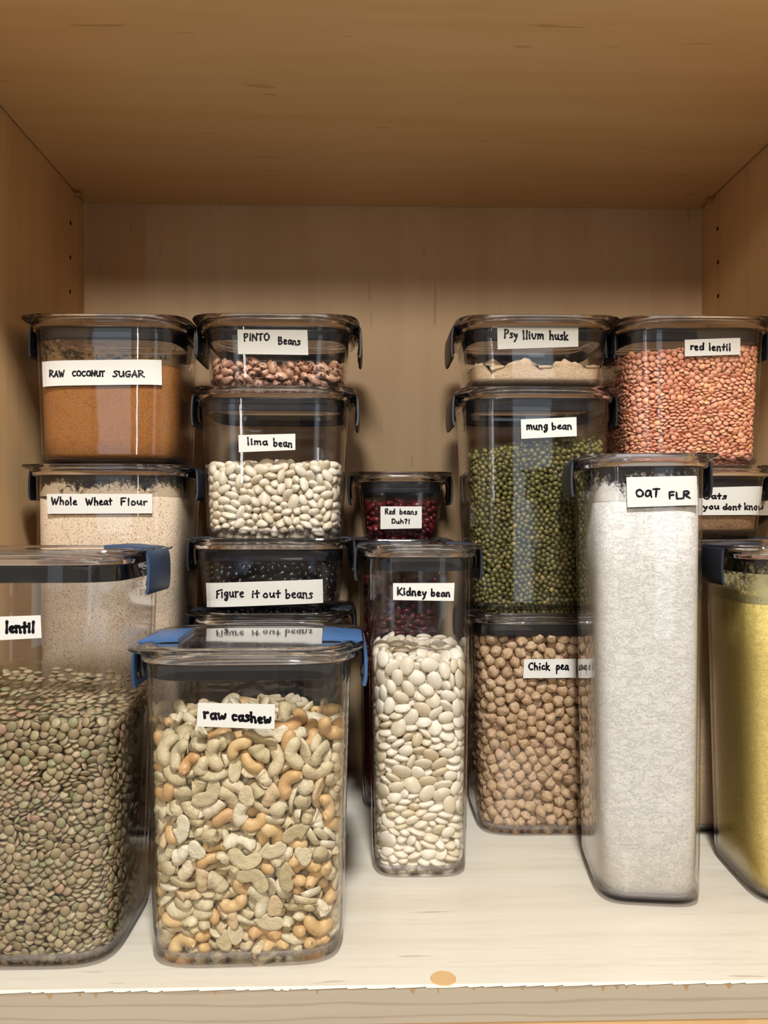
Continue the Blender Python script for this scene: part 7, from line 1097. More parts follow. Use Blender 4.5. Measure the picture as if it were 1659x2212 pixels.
-96,141,0,-22,-96,128,1,72,-94,125,0,54,-95,223,1,6,-97,50,0,-37,-96,74,2,38,-94,112,2,34,-95,206,0,99,-86,251,1,-78,-94,142,0,91,-89,229,1,-63,-96,
212,0,30,-96,134,1,-65,-95,15,2,-19,-95,20,0,-61,-92,30,0,68,-94,20,0,-55,-95,36,1,51,-96,180,0,-101,-81,266,1,8,-97,204,1,75,-94,253,2,19,-94,275,1,
-39,-96,144,2,-5,-95,174,0,-42,-96,81,1,-86,-92,87,1,-67,-95,4,0,85,-91,210,1,-5,-96,188,0,51,-95,122,2,68,-92,165,0,33,-92,142,0,-8,-97,83,0,-86,-92,
170,2,101,-83,68,0,24,-97,84,0,-42,-97,261,0,-14,-96,247,0,51,-96,262,2,93,-88,4,2,67,-94,258,2,-58,-95,21,0,-70,-95,100,2,-108,-73,118,0,-85,-92,125,
2,-91,-88,198,0,-18,-96,166,0,40,-96,153,0,7,-93,253,1,-40,-97,90,1,-1,-97,78,0,-98,-85,210,1,68,-95,45,2,-35,-95,59,2,95,-87,48,0,-99,-86,81,2,13,
-95,65,2,-91,-88,104,2,21,-95,93,0,66,-95,90,1,-37,-96,236,0,60,-95,168,1,-58,-96,183,0,-48,-96,277,0,6,-96,188,0,65,-94,140,2,-50,-95,20,1,15,-97,19,
2,-60,-93,66,1,62,-96,52,0,-49,-96,103,0,-50,-93,269,2,-109,-73,252,2,-45,-95,221,1,-70,-95,157,1,47,-97,137,2,93,-88,215,1,5,-97,174,2,37,-95,162,0,
48,-95,197,0,79,-93,284,2,-24,-95,13,1,55,-96,12,1,77,-94,20,1,-29,-97,229,1,-70,-95,113,0,-13,-96,104,0,1,-94,151,1,54,-96,271,0,-31,-96,176,1,29,
-97,256,2,-54,-95,151,0,-38,-96,135,1,-80,-94,251,1,-91,-89,9,2,-6,-93,12,1,-65,-96,37,2,6,-95,33,0,-8,-93,43,1,-84,-92,54,0,-105,-78,83,1,-31,-97,
130,0,-82,-92,103,1,-13,-97,144,2,5,-94,112,1,52,-96,101,1,21,-97,121,0,-39,-95,199,1,-32,-97,194,2,41,-95,212,0,80,-93,131,1,99,-86,278,0,-101,-84,
176,1,-90,-90,207,0,47,-95,229,2,-104,-79,5,2,-100,-84,90,1,58,-96,86,2,-65,-91,279,2,-82,-91,266,1,-21,-96,232,1,16,-96,252,1,21,-97,215,2,86,-91,
106,2,13,-95,116,1,-79,-93,186,2,94,-88,177,2,-59,-94,143,1,-23,-96,244,1,17,-96,237,0,39,-95,200,1,-75,-94,209,2,-32,-95,246,2,-107,-73,25,1,96,-87,
19,1,78,-94,43,2,24,-95,52,2,3,-95,64,2,27,-95,67,1,70,-94,58,2,79,-92,74,2,-72,-93,92,2,9,-94,288,2,-29,-94,219,2,10,-95,213,2,-64,-94,150,0,-4,-96,
159,1,44,-96,175,1,66,-95,119,1,67,-95,270,0,-57,-95,174,2,-47,-95,133,1,14,-96,220,2,24,-94,249,1,27,-97,284,1,-66,-96,177,0,-98,-86,237,1,22,-97,
155,0,-17,-96,264,0,60,-95,159,1,32,-96,190,0,81,-92,12,0,100,-85,10,1,2,-96,12,0,-105,-78,56,0,-40,-96,66,0,30,-95,59,2,-4,-95,70,1,48,-96,72,2,-16,
-95,88,2,12,-95,96,0,0,-95,247,1,-28,-97,238,0,-89,-89,215,2,-41,-90,285,1,88,-91,126,0,-55,-94,282,0,30,-94,214,0,52,-95,171,2,61,-95,239,1,92,-89,
166,2,-83,-89,201,1,-98,-86,273,2,-47,-92,203,0,94,-88,195,2,-104,-79,17,0,28,-94,12,2,-90,-88,23,1,21,-96,36,1,-11,-96,35,1,-28,-96,76,0,-65,-93,107,
2,-40,-95,107,2,-60,-94,245,1,94,-88,84,0,-7,-95,137,2,-18,-95,256,1,80,-93,121,2,89,-89,281,0,-99,-84,126,0,100,-85,260,0,38,-95,249,0,55,-95,202,2,
-85,-90,162,0,-105,-79,197,0,-42,-95,230,0,-15,-96,219,1,-75,-94,20,2,97,-85,39,1,8,-96,58,0,44,-95,65,1,36,-96,66,1,-2,-96,255,1,9,-96,166,0,-106,
-77,128,0,31,-95,236,1,-108,-73,163,0,-34,-95,160,0,-16,-95,201,0,2,-94,217,0,39,-95,183,2,-110,-69,183,0,-23,-95,197,0,25,-96,207,2,-12,-95,4,0,-59,
-95,44,1,-18,-96,62,1,13,-96,88,0,74,-93,95,0,17,-95,148,2,-26,-93,164,1,68,-94,157,0,-21,-95,4,0,91,-89,93,1,-42,-94,119,1,-93,-88,163,2,105,-76,271,
0,-22,-94,214,1,66,-85,297,0,12,-93,26,1,91,-89,55,1,56,-93,194,0,86,-90,172,1,42,-96,4,1,12,-93,106,1,45,-92,221,0,-62,-92,116,0,-80,-93,239,2,71,
-94,36,0,74,-94,66,0,37,-97,275,1,-56,-96,205,0,65,-95,4,2,74,-93,28,2,38,-95,26,0,76,-93,272,1,76,-93,153,0,33,-96,4,2,-4,-94,91,2,-56,-94,109,1,5,
-97,130,2,100,-85,223,0,59,-95,20,1,87,-91,41,2,39,-95,57,0,-63,-95,74,1,-17,-96,78,0,84,-91,97,1,50,-96,155,2,-76,-93,120,0,101,-84,288,2,-55,-94,
197,2,-46,-95,237,0,-31,-95,202,2,44,-95,166,0,-2,-96,4,1,-16,-96,12,1,7,-96,20,0,-2,-96,37,1,-44,-96,56,0,-23,-96,69,0,60,-95,177,1,60,-95,105,0,59,
-95,124,1,101,-84,118,0,62,-95,207,0,30,-92,291,2,76,-93,143,0,-47,-95,11,0,-31,-95,4,0,-99,-86,44,0,-90,-89,42,2,-68,-93,46,2,-51,-94,52,1,-38,-97,
50,1,21,-96,61,0,-49,-93,87,2,-59,-94,101,2,-86,-90,246,2,-4,-95,101,0,19,-96,102,2,37,-95,258,2,80,-92,89,1,88,-90,156,1,-31,-97,106,0,13,-95,126,0,
46,-94,205,0,100,-85,95,1,-47,-96,112,2,-7,-95,242,1,84,-93,149,2,-15,-93,237,0,-26,-96,261,1,-74,-94,172,1,-49,-96,169,0,15,-96,160,0,-65,-94,204,1,
20,-96,168,0,83,-91,184,0,-99,-84,201,1,-60,-96,158,2,-47,-95,195,1,15,-97,267,0,42,-95,144,1,51,-96,146,0,80,-92,216,0,29,-95,27,0,-67,-93,23,0,20,
-95,27,1,46,-96,26,1,-12,-96,27,0,-4,-94,29,1,-74,-94,39,1,27,-96,41,1,47,-97,42,2,-91,-87,51,2,-24,-94,46,1,43,-96,49,0,-8,-95,63,0,64,-94,69,2,-91,
-86,253,2,30,-95,91,2,39,-94,89,2,85,-91,82,0,-55,-95,252,1,-24,-96,188,0,-9,-95,196,2,-13,-94,228,0,85,-91,115,1,100,-85,232,2,36,-95,104,0,-80,-92,
133,0,24,-95,240,1,70,-95,204,2,-94,-86,138,0,-56,-95,131,1,-40,-96,126,0,-54,-92,238,0,-30,-95,149,0,-10,-96,181,1,62,-95,132,0,-100,-83,162,1,-94,
-88,185,1,-27,-94,287,0,84,-91,163,0,100,-85,242,0,-23,-94,206,0,4,-95,159,0,20,-95,260,0,83,-91,201,1,99,-86,203,1,7,-96,4,1,46,-96,12,2,24,-94,20,0,
-82,-92,24,0,-2,-95,20,1,-101,-84,36,1,-28,-96,29,1,9,-96,41,0,-49,-95,66,0,-71,-93,77,1,48,-96,58,1,98,-86,59,2,40,-95,75,1,-54,-96,117,0,-16,-96,
135,1,-98,-86,259,1,-34,-96,255,1,65,-95,98,1,94,-88,151,0,-26,-94,252,0,-2,-96,201,0,78,-93,103,0,-50,-95,245,2,-88,-89,273,0,-54,-95,221,1,76,-93,
188,0,83,-92,266,2,-74,-92,149,1,10,-96,196,1,91,-90,134,0,-8,-94,151,1,93,-88,272,0,-109,-73,210,1,27,-93,162,1,-16,-95,287,1,58,-96,151,1,46,-95,
255,1,72,-93,13,0,38,-95,11,0,33,-95,19,1,42,-96,19,1,33,-96,34,2,42,-95,34,0,-26,-95,37,1,-93,-88,60,1,-85,-91,62,1,-1,-96,57,2,53,-95,65,2,19,-95,
71,1,-35,-94,113,1,3,-96,96,1,-80,-93,112,0,-75,-93,222,1,94,-88,102,0,-100,-82,118,0,16,-95,208,0,35,-95,266,2,63,-94,199,0,-63,-70,293,0,-7,-96,233,
0,36,-94,127,2,84,-91,238,0,-41,-94,181,0,-41,-95,165,0,-53,-95,213,1,-27,-96,156,2,27,-95,184,1,99,-85,135,0,-36,-95,224,0,49,-94,188,0,75,-93,161,0,
-85,-90,16,1,-21,-96,54,0,-32,-95,67,0,-54,-93,73,1,31,-94,74,2,-24,-94,136,1,-63,-95,93,1,37,-96,220,1,33,-96,227,1,49,-96,90,1,-80,-93,275,0,101,
-83,105,0,2,-95,137,0,44,-95,106,0,41,-95,191,0,92,-88,186,0,90,-89,254,1,10,-96,153,1,37,-96,170,0,-14,-95,174,0,-10,-94,19,0,102,-82,23,1,-40,-96,
41,1,-18,-96,40,0,-27,-95,61,1,93,-88,110,1,-27,-94,99,1,32,-96,244,1,-93,-88,130,0,-30,-92,279,1,-105,-77,279,1,-74,-91,279,1,-3,-96,144,0,46,-94,
115,0,82,-91,258,0,93,-87,237,1,-49,-96,178,1,-104,-79,169,0,-13,-94,159,1,52,-96,163,1,78,-93,178,2,-75,-89,4,1,-33,-95,12,1,-96,-87,30,0,61,-94,36,
1,-55,-95,59,1,-29,-94,52,0,79,-92,58,0,8,-95,81,0,70,-93,74,1,31,-96,118,1,-21,-96,272,0,27,-94,126,1,69,-94,212,1,-94,-87,244,0,39,-93,135,2,-68,
-91,143,0,-72,-90,181,0,-37,-94,215,1,-109,-73,12,2,-102,-80,28,1,-36,-96,25,0,-13,-93,56,0,-107,-74,75,1,75,-93,50,0,-105,-77,222,0,-71,-93,254,1,
-27,-94,113,1,-7,-93,213,1,-93,-86,266,1,93,-87,142,1,15,-95,228,0,33,-67,301,1,79,-82,294,1,-3,-53,306,0,33,-93,177,2,58,-45,307,1,-110,-70,4,1,-105,
-78,44,2,91,-88,34,1,-107,-75,270,0,-73,-91,192,1,-89,-90,154,0,1,-94,239,1,24,-94,192,0,53,-93,130,1,91,-89,203,1,51,-93,4,1,50,-94,19,1,-75,-90,61,
1,-110,-71,89,0,105,-79,86,2,-104,-77,103,1,-104,-79,239,1,19,-93,12,1,-46,-93,36,1,-87,-86,31,1,-26,-60,300,2,110,-70,283,2,-110,-64,233,0,24,-97,
230,1,60,-96,264,0,-5,-97,109,1,-52,-96,80,0,91,-89,263,1,77,-93,208,0,90,-89,245,0,-105,-78,111,1,11,-96,12,0,-52,-94,29,0,-33,-96,83,2,-22,-95,106,
0,66,-94,232,0,45,-94,129,0,29,-95,199,1,-100,-85,53,0,-31,-95,91,0,7,-96,225,0,60,-95,216,0,82,-92,230,0,43,-95,267,1,-40,-96,190,2,84,-91,193,0,55,
-95,27,1,1,-93,44,0,-80,-92,94,1,44,-96,83,0,-21,-94,224,1,96,-87,127,0,-38,-95,153,0,26,-95,222,0,-103,-80,231,0,0,-96,167,1,63,-95,12,1,33,-96,51,1,
16,-96,54,1,-110,-71,98,0,75,-93,81,1,-52,-95,162,1,13,-94,173,0,39,-94,233,1,101,-84,212,2,105,-79,39,1,-7,-96,51,1,-46,-96,73,1,-11,-94,120,1,-83,
-89,148,1,-32,-96,43,1,-102,-82,73,1,-109,-71,227,0,-34,-93,168,1,53,-93,109,0,63,-90,290,1,100,-85,170,0,90,-89,13,0,102,-83,153,1,-107,-75,262,0,53,
-93,279,1,73,-94,227,1,15,-95,4,1,-16,-93,48,0,-106,-76,66,1,-110,-70,107,2,-110,-69,218,1,-77,-82,285,1,71,-91,220,1,-103,-80,183,2,-95,-82,169,2,
-110,-69,41,0,96,-86,159,1,-11,-92,96,0,-103,-79,256,0,-105,-55,289,0,110,-70,31,1,-105,-77,94,1,-32,-93,140,2,94,-75,299,0,-105,-76,36,1,-110,-70,60,
1,-74,-90,107,0,93,-87,119,1,103,-81,163,0,-109,-70,147,0,-110,-68,156,0,50,-71,298,2,-107,-74,177,0,-110,-64,203,1,-46,-92,148,1,-110,-69,170,2,-8,
-74,295,1,102,-82,177,1,-90,-63,290,1,102,-81,196,1,-110,-69,32,0,-72,-89,136,1,-103,-80,215,0,102,-76,30,1,-73,-90,235,0,-3,-92,130,0,18,-77,297,2,
-85,-86,183,0,91,-2,319,0,-93,-81,37,1,-110,-69,81,1,110,-70,247,2,-7,-90,250,0,7,-66,298,0,-37,-91,206,1,115,-7,321,2,-33,-85,285,0,104,-78,5,1,-58,
-89,80,0,-84,-92,4,1,-43,-96,28,0,-109,-72,241,0,-86,-90,71,0,0,-95,181,0,69,-94,106,1,78,-93,170,1,-70,-92,216,1,-101,-82,135,0,51,-95,239,1,6,-96,
121,1,-23,-95,172,2,-56,-90,123,1,-105,-78,149,0,-78,-90,259,0,1,-91,194,0,84,-87,289,2,-110,-64,133,1,-107,-76,141,0,-44,-83,292,1,-110,-68,68,1,108,
-74,291,1,-106,-75,190,1,8,-87,294,0,56,-83,293,1,-112,-62,177,1,-110,-70,277,0,112,-54,308,0,-64,-91,128,1,63,-91,112,1,17,-92,244,0,3,-91,25,1,103,
-81,54,0,-35,-92,264,2,-63,-89,162,0,-103,-79,206,2,100,-82,143,1,-51,-80,288,1,112,-62,303,2,110,-70,77,0,104,-79,128,2,110,-70,206,2,-46,-65,295,0,
110,-71,215,0,-113,-58,208,2,-83,-86,209,0,-110,-68,125,1,-54,-89,167,2,60,7,319,2,-102,-76,247,2,107,-75,239,1,105,-78,263,2,63,-1,316,0,-91,-83,16,
1,108,-75,49,1,-90,-83,222,2,104,-77,111,2,-9,-89,204,0,110,-70,96,2,70,-89,278,1,-70,-89,12,1,-39,-90,252,0,-2,-90,114,0,-111,-61,195,2,54,-88,58,1,
-114,-44,220,2,108,-2,317,1,-114,-52,42,1,32,-91,280,2,-113,-34,229,0,70,-84,111,2,-69,-93,68,1,-41,-96,245,1,28,-96,170,1,52,-96,80,0,11,-94,181,1,
-8,-93,166,0,83,-91,4,1,-109,-72,50,0,-98,-82,280,0,-64,-89,87,2,-3,-90,227,1,-111,-64,14,2,-84,-78,284,1,55,-90,210,2,-112,-55,53,1,-53,-50,298,1,
-110,-67,268,1,-43,-90,47,2,-64,-88,250,1,105,-78,15,0,-90,-84,85,1,-111,-64,141,1,42,-69,298,2,-75,-88,46,1,-45,-91,97,0,106,-68,298,1,78,-63,303,0,
-31,-17,308,1,-111,-66,23,0,13,-90,36,2,-113,-57,258,2,110,-71,174,0,-91,-82,4,0,-112,-60,80,0,-75,-87,270,2,-60,-89,231,1,-17,-70,296,2,78,-11,314,0,
110,-70,56,0,110,-70,66,0,24,-90,77,2,110,-70,163,1,27,-76,295,2,57,-87,4,1,-10,-91,76,2,-60,-89,217,0,-40,-89,11,1,13,-91,47,2,-86,-84,98,1,-112,-59,
110,0,45,-90,159,0,-101,-76,156,1,71,-40,309,0,105,-56,303,1,-114,-53,18,0,-111,-60,46,2,109,-70,133,0,-54,-89,137,1,29,-13,312,1,25,-62,301,0,-112,
-59,71,0,-65,-83,80,2,-112,-52,106,2,-111,-60,119,0,21,-88,225,1,-111,-61,149,1,100,-77,293,1,-77,-88,245,0,-110,-67,259,2,80,-71,298,1,-114,-47,12,0,
81,-85,35,1,2,-86,233,1,-115,-31,281,0,86,-84,179,1,-114,-52,191,1,110,-70,223,0,-113,-47,138,0,-104,-71,134,0,28,-90,261,0,104,-77,189,1,-53,-84,191,
2,45,-89,150,2,19,-88,179,2,-114,8,178,1,4,-89,126,2,-59,-89,5,0,14,-89,282,2,-109,-70,196,0,-113,-55,228,1,-113,-56,98,0,109,-72,142,0,17,-85,291,0,
-77,-63,289,2,-112,-56,247,2,34,-41,307,2,28,19,317,0,-114,-48,28,1,-69,-89,34,0,-114,-49,86,0,-25,-38,304,2,16,-90,194,2,-99,4,298,1,-40,-19,306,2,
83,-28,310,0,-12,-27,306,1,110,-69,184,2,-60,-90,190,0,110,-70,232,2,38,-79,293,2,58,-65,299,1,-113,-59,186,0,-60,-42,298,0,-83,-85,119,1,-74,-87,99,
0,110,-70,105,0,-113,-51,214,0,-113,-23,286,0,110,-70,151,1,-113,-56,238,2,-112,-57,267,2,-59,-75,287,0,115,-13,315,1,-114,-46,198,2,17,-20,309,0,110,
-71,13,0,-111,-61,34,2,-69,-75,286,1,72,-87,291,0,-111,-58,157,1,-114,-43,176,1,-114,-48,242,0,-113,-51,4,0,-68,-89,54,1,-112,-57,89,0,-110,-63,242,1,
-112,-56,135,0,-114,-36,252,1,-114,-50,183,0,-85,-16,298,0,20,96,325,2,-112,-57,26,0,-42,-88,23,0,-82,-86,39,2,52,-86,256,1,104,-79,254,2,-27,-88,179,
2,-21,-85,157,1,110,-71,115,0,-108,-57,281,0,25,-90,116,2,19,-37,306,0,103,-30,310,1,-112,-61,60,1,106,-76,71,1,-23,-90,90,2,-113,-52,275,2,-112,-43,
124,1,-111,-62,275,0,27,-83,290,0,104,-78,228,0,110,-70,124,0,-112,-55,143,0,-33,-56,296,2,78,-84,221,0,-69,-33,297,0,25,-88,31,1,-44,-89,62,0,-114,
-21,63,0,-2,-88,52,2,103,-77,137,0,104,-75,149,0,35,-86,98,0,110,-70,266,0,-113,-48,206,0,-114,-47,254,0,-30,-30,302,2,83,10,319,1,-111,-61,4,1,-111,
-63,224,0,17,-86,28,0,-48,-88,216,1,-83,-85,107,2,-16,-89,278,2,-76,-86,126,2,-114,5,274,1,94,-80,32,0,-113,-49,130,1,-100,-74,50,2,-9,-85,58,1,-69,
-82,163,0,80,-86,157,2,-93,-80,180,0,-114,-23,4,2,48,-87,248,0,46,-87,77,0,-115,-9,265,1,5,-88,184,0,31,-85,163,0,10,-86,231,2,23,-87,233,2,0,-86,169,
0,-12,-85,223,2,63,-86,267,1,-41,-85,245,2,-86,-85,230,0,-75,-20,299,1,68,-10,314,0,-113,-52,115,0,-65,-88,264,0,110,-70,193,1,106,-76,103,0,39,23,
318,1,-27,-81,291,1,66,-62,301,0,96,-12,314,1,94,-79,23,0,-114,-47,57,2,-111,-44,280,2,72,-88,119,2,-17,-85,287,0,50,-77,291,1,-81,-84,278,2,-36,-68,
292,1,17,-89,141,1,109,-71,4,0,-114,-43,37,1,-113,-47,69,0,-110,-64,163,0,-69,-83,282,2,49,-47,304,0,-45,-45,300,0,89,-61,298,0,-113,-40,63,2,-113,
-36,102,1,-112,-58,127,1,-114,-46,157,1,-114,-41,164,1,-111,-15,290,0,-111,-64,251,0,-17,-10,309,1,67,-49,304,2,74,12,319,0,-113,-36,42,1,110,-70,87,
2,44,-87,260,0,109,-70,257,2,0,-82,292,0,-114,-44,148,2,-114,-39,237,0,-114,-45,269,2,-112,-50,262,1,-17,-77,291,0,-89,-47,292,1,-115,-21,268,1,29,35,
320,2,107,-72,21,1,-114,-43,95,0,86,-82,89,1,67,-84,127,1,-115,20,288,2,63,-85,143,0,-112,-52,151,1,-113,-47,170,2,-109,-59,217,1,2,-57,300,2,73,-55,
302,0,-115,-31,242,1,92,-48,304,2,34,-32,309,1,-115,-8,58,2,-110,-63,93,0,-11,-86,127,0,106,-75,157,0,33,-88,186,0,-115,-22,148,0,-96,-6,296,1,-70,
-58,292,2,104,-76,120,1,-50,-86,282,1,-16,-62,298,0,48,-86,182,1,-48,12,307,0,110,-70,41,2,-114,7,64,0,-115,10,84,0,-114,-43,109,2,70,-86,88,1,-115,
13,125,2,-17,-88,110,1,-104,-65,282,0,-90,-82,191,0,-114,-7,288,0,-111,-58,169,0,-114,-4,197,0,-114,-30,195,2,52,-87,233,2,48,-26,309,2,-113,-40,50,0,
6,-86,40,2,-113,-27,72,0,-114,-28,87,0,2,-87,262,2,-113,-14,96,2,-20,-87,98,1,103,-75,219,2,-114,-30,118,2,-54,-61,290,2,-110,-52,163,2,-75,-81,196,2,
-114,-9,189,1,43,-89,283,2,-114,36,269,1,-111,27,293,0,-19,-53,299,1,75,-87,247,0,-113,-33,211,2,-59,-86,201,1,18,-89,155,0,60,46,322,0,-115,-17,11,0,
-115,-5,15,1,-78,-80,18,0,-113,-10,41,0,-114,-13,49,1,-93,-80,46,2,-60,-85,58,1,26,-86,47,0,-114,34,84,2,-66,-87,225,2,-2,-85,283,0,64,-86,243,2,-113,
-34,171,0,-114,-4,248,1,-65,15,304,0,4,-86,224,0,-113,-42,4,0,-82,-84,11,1,-115,-28,12,1,-114,13,27,0,-114,-33,34,0,-108,-64,53,0,-114,-18,72,0,-87,
-82,66,]),
 'lima': (7, [
3,-12,-92,74,-28,-30,-18,2,37,-92,67,27,-22,16,2,-18,-91,125,11,44,40,2,-48,-90,72,37,-10,-5,3,81,-86,18,-10,-49,-16,2,55,-90,99,27,-8,38,2,46,-90,6,
-4,-5,-59,3,-75,-87,45,-55,9,6,0,-56,-92,30,-21,-13,-4,0,-83,-88,109,-30,24,29,0,94,-83,114,23,-28,44,2,27,-89,79,-8,-16,-19,2,49,-89,122,6,-42,-21,2,
27,-89,102,0,-30,23,2,-56,-90,103,-3,-29,-1,0,-36,-92,121,18,12,-11,2,66,-86,113,2,-22,-33,0,16,-92,113,-15,-27,-5,0,-26,-92,107,-12,13,52,2,-55,-89,
48,-2,-24,-8,0,-70,-91,125,-39,-11,-18,2,1,-90,88,13,9,6,0,6,-90,17,-37,31,35,0,6,-91,126,0,58,8,0,-69,-91,79,7,20,59,2,-4,-89,114,-16,-57,-4,3,81,
-84,108,-2,27,2,3,16,-81,132,-1,-30,39,0,-7,-92,40,22,-12,52,2,87,-80,130,-14,17,45,0,-83,-88,70,8,27,48,2,69,-87,67,2,15,-16,0,-47,-91,19,-12,55,14,
0,97,-80,66,28,0,27,2,-22,-88,92,4,20,-31,0,-82,-89,90,-43,2,-12,0,60,-91,28,3,12,-1,0,94,-83,81,47,10,9,0,81,-87,90,6,-2,7,0,-72,-89,56,-62,-3,11,1,
16,-93,90,35,-11,28,0,-53,-89,123,40,26,-4,0,59,-89,56,31,10,16,0,95,-81,43,-16,41,8,1,54,-92,71,-18,-37,-19,0,64,-89,83,12,13,-29,1,97,-82,26,26,-4,
21,3,-12,-81,133,-36,1,-6,1,9,-92,73,15,7,0,1,74,-90,126,10,-15,54,1,28,-92,35,-7,-44,-12,3,93,-77,97,-15,13,-15,0,-18,-90,30,-48,15,-1,1,-28,-93,68,
17,15,-3,0,99,-78,9,25,26,6,2,49,-86,19,32,-38,0,1,84,-88,65,42,3,31,2,24,-87,50,28,52,8,1,73,-90,51,-11,-7,5,1,-96,-82,95,27,39,-34,0,-65,-89,6,19,
51,15,2,-98,-75,7,-13,1,-25,1,-12,-91,101,-23,-8,9,0,-14,-90,18,4,1,-10,2,16,-87,32,9,10,-36,1,-35,-91,83,-3,12,11,0,-98,-80,80,18,-6,-16,1,58,-91,41,
11,3,9,1,-63,-91,65,14,15,54,1,44,-91,35,26,-27,-43,1,32,-91,118,-13,56,-2,0,105,-70,83,30,-18,36,2,-104,-71,125,-28,25,-10,2,35,-85,20,21,-23,-26,0,
-31,-88,19,-11,-20,19,1,74,-89,32,-11,-53,-3,0,-43,-88,97,-42,24,-5,0,6,-89,101,7,12,-33,2,8,-85,43,4,-4,-27,1,-97,-80,45,-14,-2,-19,1,102,-73,122,14,
9,5,1,-98,-80,64,47,15,38,2,-96,-75,21,40,34,10,0,70,-86,99,-1,6,25,1,-94,-83,113,19,28,-12,1,40,-91,92,17,39,29,1,-37,-89,31,-5,-2,-41,0,40,-88,106,
-21,14,-20,2,-14,-85,58,28,19,29,2,-67,-81,100,-9,10,-38,1,-24,-90,7,24,7,27,0,44,-88,53,-42,42,16,0,21,-88,19,-3,9,-37,1,64,-89,12,-20,-2,-31,2,99,
-66,134,1,9,-55,0,-11,-87,6,40,-38,-15,1,-43,-89,44,8,0,-38,0,-42,-88,56,-16,13,-20,0,-49,-87,6,-10,14,-31,0,-89,-68,132,57,2,-10,1,106,-69,41,28,-35,
-33,0,21,-85,62,-45,-42,7,1,80,-85,41,55,-27,-2,0,-1,-87,64,9,-3,-22,2,27,-76,9,28,-15,-28,0,-71,-85,18,-14,-5,35,0,10,-87,56,1,4,-27,2,105,-57,53,24,
-53,-5,0,-42,-88,110,-40,-42,-18,0,-81,-83,26,6,-1,-35,1,77,-86,77,31,-31,-27,1,17,-89,6,5,-13,-29,0,74,-82,7,-17,17,-23,0,-30,-87,41,-25,22,-21,1,
-82,-86,6,31,51,-1,1,-49,-89,85,-13,2,-30,1,-67,-87,112,-1,-7,29,1,-63,-83,87,24,-47,3,1,-88,-82,56,-7,5,29,0,58,-78,129,-3,-8,-29,0,-35,-82,6,-8,5,
-35,1,-27,-87,54,3,-1,-31,0,-87,-81,37,0,-5,33,0,86,-80,52,-18,-25,34,1,-100,-76,33,-35,-43,5,1,103,-72,108,14,13,-40,1,-4,-82,51,28,-22,-16,1,-70,
-84,33,12,-7,39,3,109,-53,89,-18,-32,1,0,-84,-74,16,-31,48,-6,1,72,-74,134,-37,-4,12,1,37,-83,44,-23,-31,6,1,-104,-73,108,45,-14,-21,0,106,-63,64,-35,
43,1,0,0,-79,32,14,-3,-31,2,107,-59,29,43,33,11,1,49,-84,89,10,-16,31,0,-41,-78,129,45,-7,-37,0,110,-49,108,14,24,15,0,99,-70,18,10,-55,18,0,84,-75,
32,-38,-44,1,1,36,-82,127,-6,-15,-29,3,-107,-65,68,-22,-14,36,1,86,-77,6,-12,-8,29,2,3,-77,7,7,-2,-28,1,-72,-74,132,14,-48,28,0,23,-70,135,33,-7,-2,1,
107,-59,6,4,-8,-27,1,-17,-81,43,20,-31,-31,3,-102,-66,54,5,-3,-26,1,-106,-67,95,20,-8,-29,0,-35,-65,130,-49,-19,-34,2,-3,-75,19,-42,-36,-11,2,-106,
-58,27,2,2,31,0,39,-80,80,-32,30,20,0,108,-51,17,-39,40,-8,0,-107,-63,40,-14,-2,38,0,-79,-78,122,8,-6,62,2,-106,-50,135,9,-6,-22,0,42,-69,131,-52,6,
-7,0,107,-55,125,47,-23,-24,0,-35,-82,69,-10,-36,-5,3,-82,-76,85,15,-8,-6,3,51,-80,67,-49,-21,-3,2,-35,-78,96,-12,27,-8,2,108,-42,76,-23,43,-2,1,-61,
-80,126,40,-21,27,0,110,-14,133,-42,-37,16,2,-72,-1,139,15,17,46,3,109,-32,126,34,-35,-15,0,-107,-59,14,-52,33,-1,2,-23,-78,84,15,12,-31,1,60,-74,6,
-52,-16,9,2,27,-74,30,3,-8,-15,2,-57,-76,19,34,-37,-22,1,106,-48,40,-16,-3,-8,0,108,-40,63,-22,45,3,2,99,-60,103,-26,-45,-18,1,-104,-63,84,-6,55,-10,
0,47,-76,118,-35,45,21,2,6,-46,137,20,19,39,0,-42,-74,15,-5,0,38,3,-21,-69,54,24,24,-26,2,-51,-74,31,-45,36,9,2,-23,-73,19,2,-16,47,0,11,-79,71,-48,
-2,-25,2,65,-71,43,-28,-33,13,0,-13,-75,29,-21,24,-18,0,51,-75,47,-40,-38,-1,2,26,-73,119,-32,-28,17,1,111,0,7,-28,-33,16,0,-53,-76,63,8,5,-40,2,-60,
-71,6,3,-2,9,0,90,-68,60,-6,-29,38,0,-76,-65,7,48,27,12,0,-110,-49,122,17,-11,-29,0,49,-72,104,27,-28,-26,2,78,-42,134,6,41,-40,2,111,16,105,25,30,12,
1,-19,-78,112,-40,-33,-19,0,106,-40,6,-58,19,-6,2,84,-72,71,-4,57,-4,0,9,-80,118,-11,-48,-23,2,28,-70,43,8,-26,-55,0,105,-40,28,13,3,-1,0,-29,-80,120,
11,-15,25,1,111,19,26,-41,-30,24,1,109,10,84,41,-27,-1,0,-46,-54,130,16,-45,-1,2,-55,-75,110,-43,8,6,2,-96,-51,124,3,8,29,2,-108,-46,74,38,32,6,2,-51,
-20,140,16,59,-4,2,-36,-71,62,-33,-29,-22,2,-89,-72,99,8,29,39,1,1,-79,78,-19,-23,9,1,-25,-73,34,34,-22,-32,0,-60,-72,75,12,6,27,0,-92,-59,32,-18,-6,
-45,1,92,-61,6,-54,25,-10,1,-22,-72,6,-45,28,-3,0,24,-31,139,-13,0,35,1,48,36,144,-59,-16,-8,0,51,-29,135,-18,19,-32,1,111,-24,62,34,-23,-42,0,111,-5,
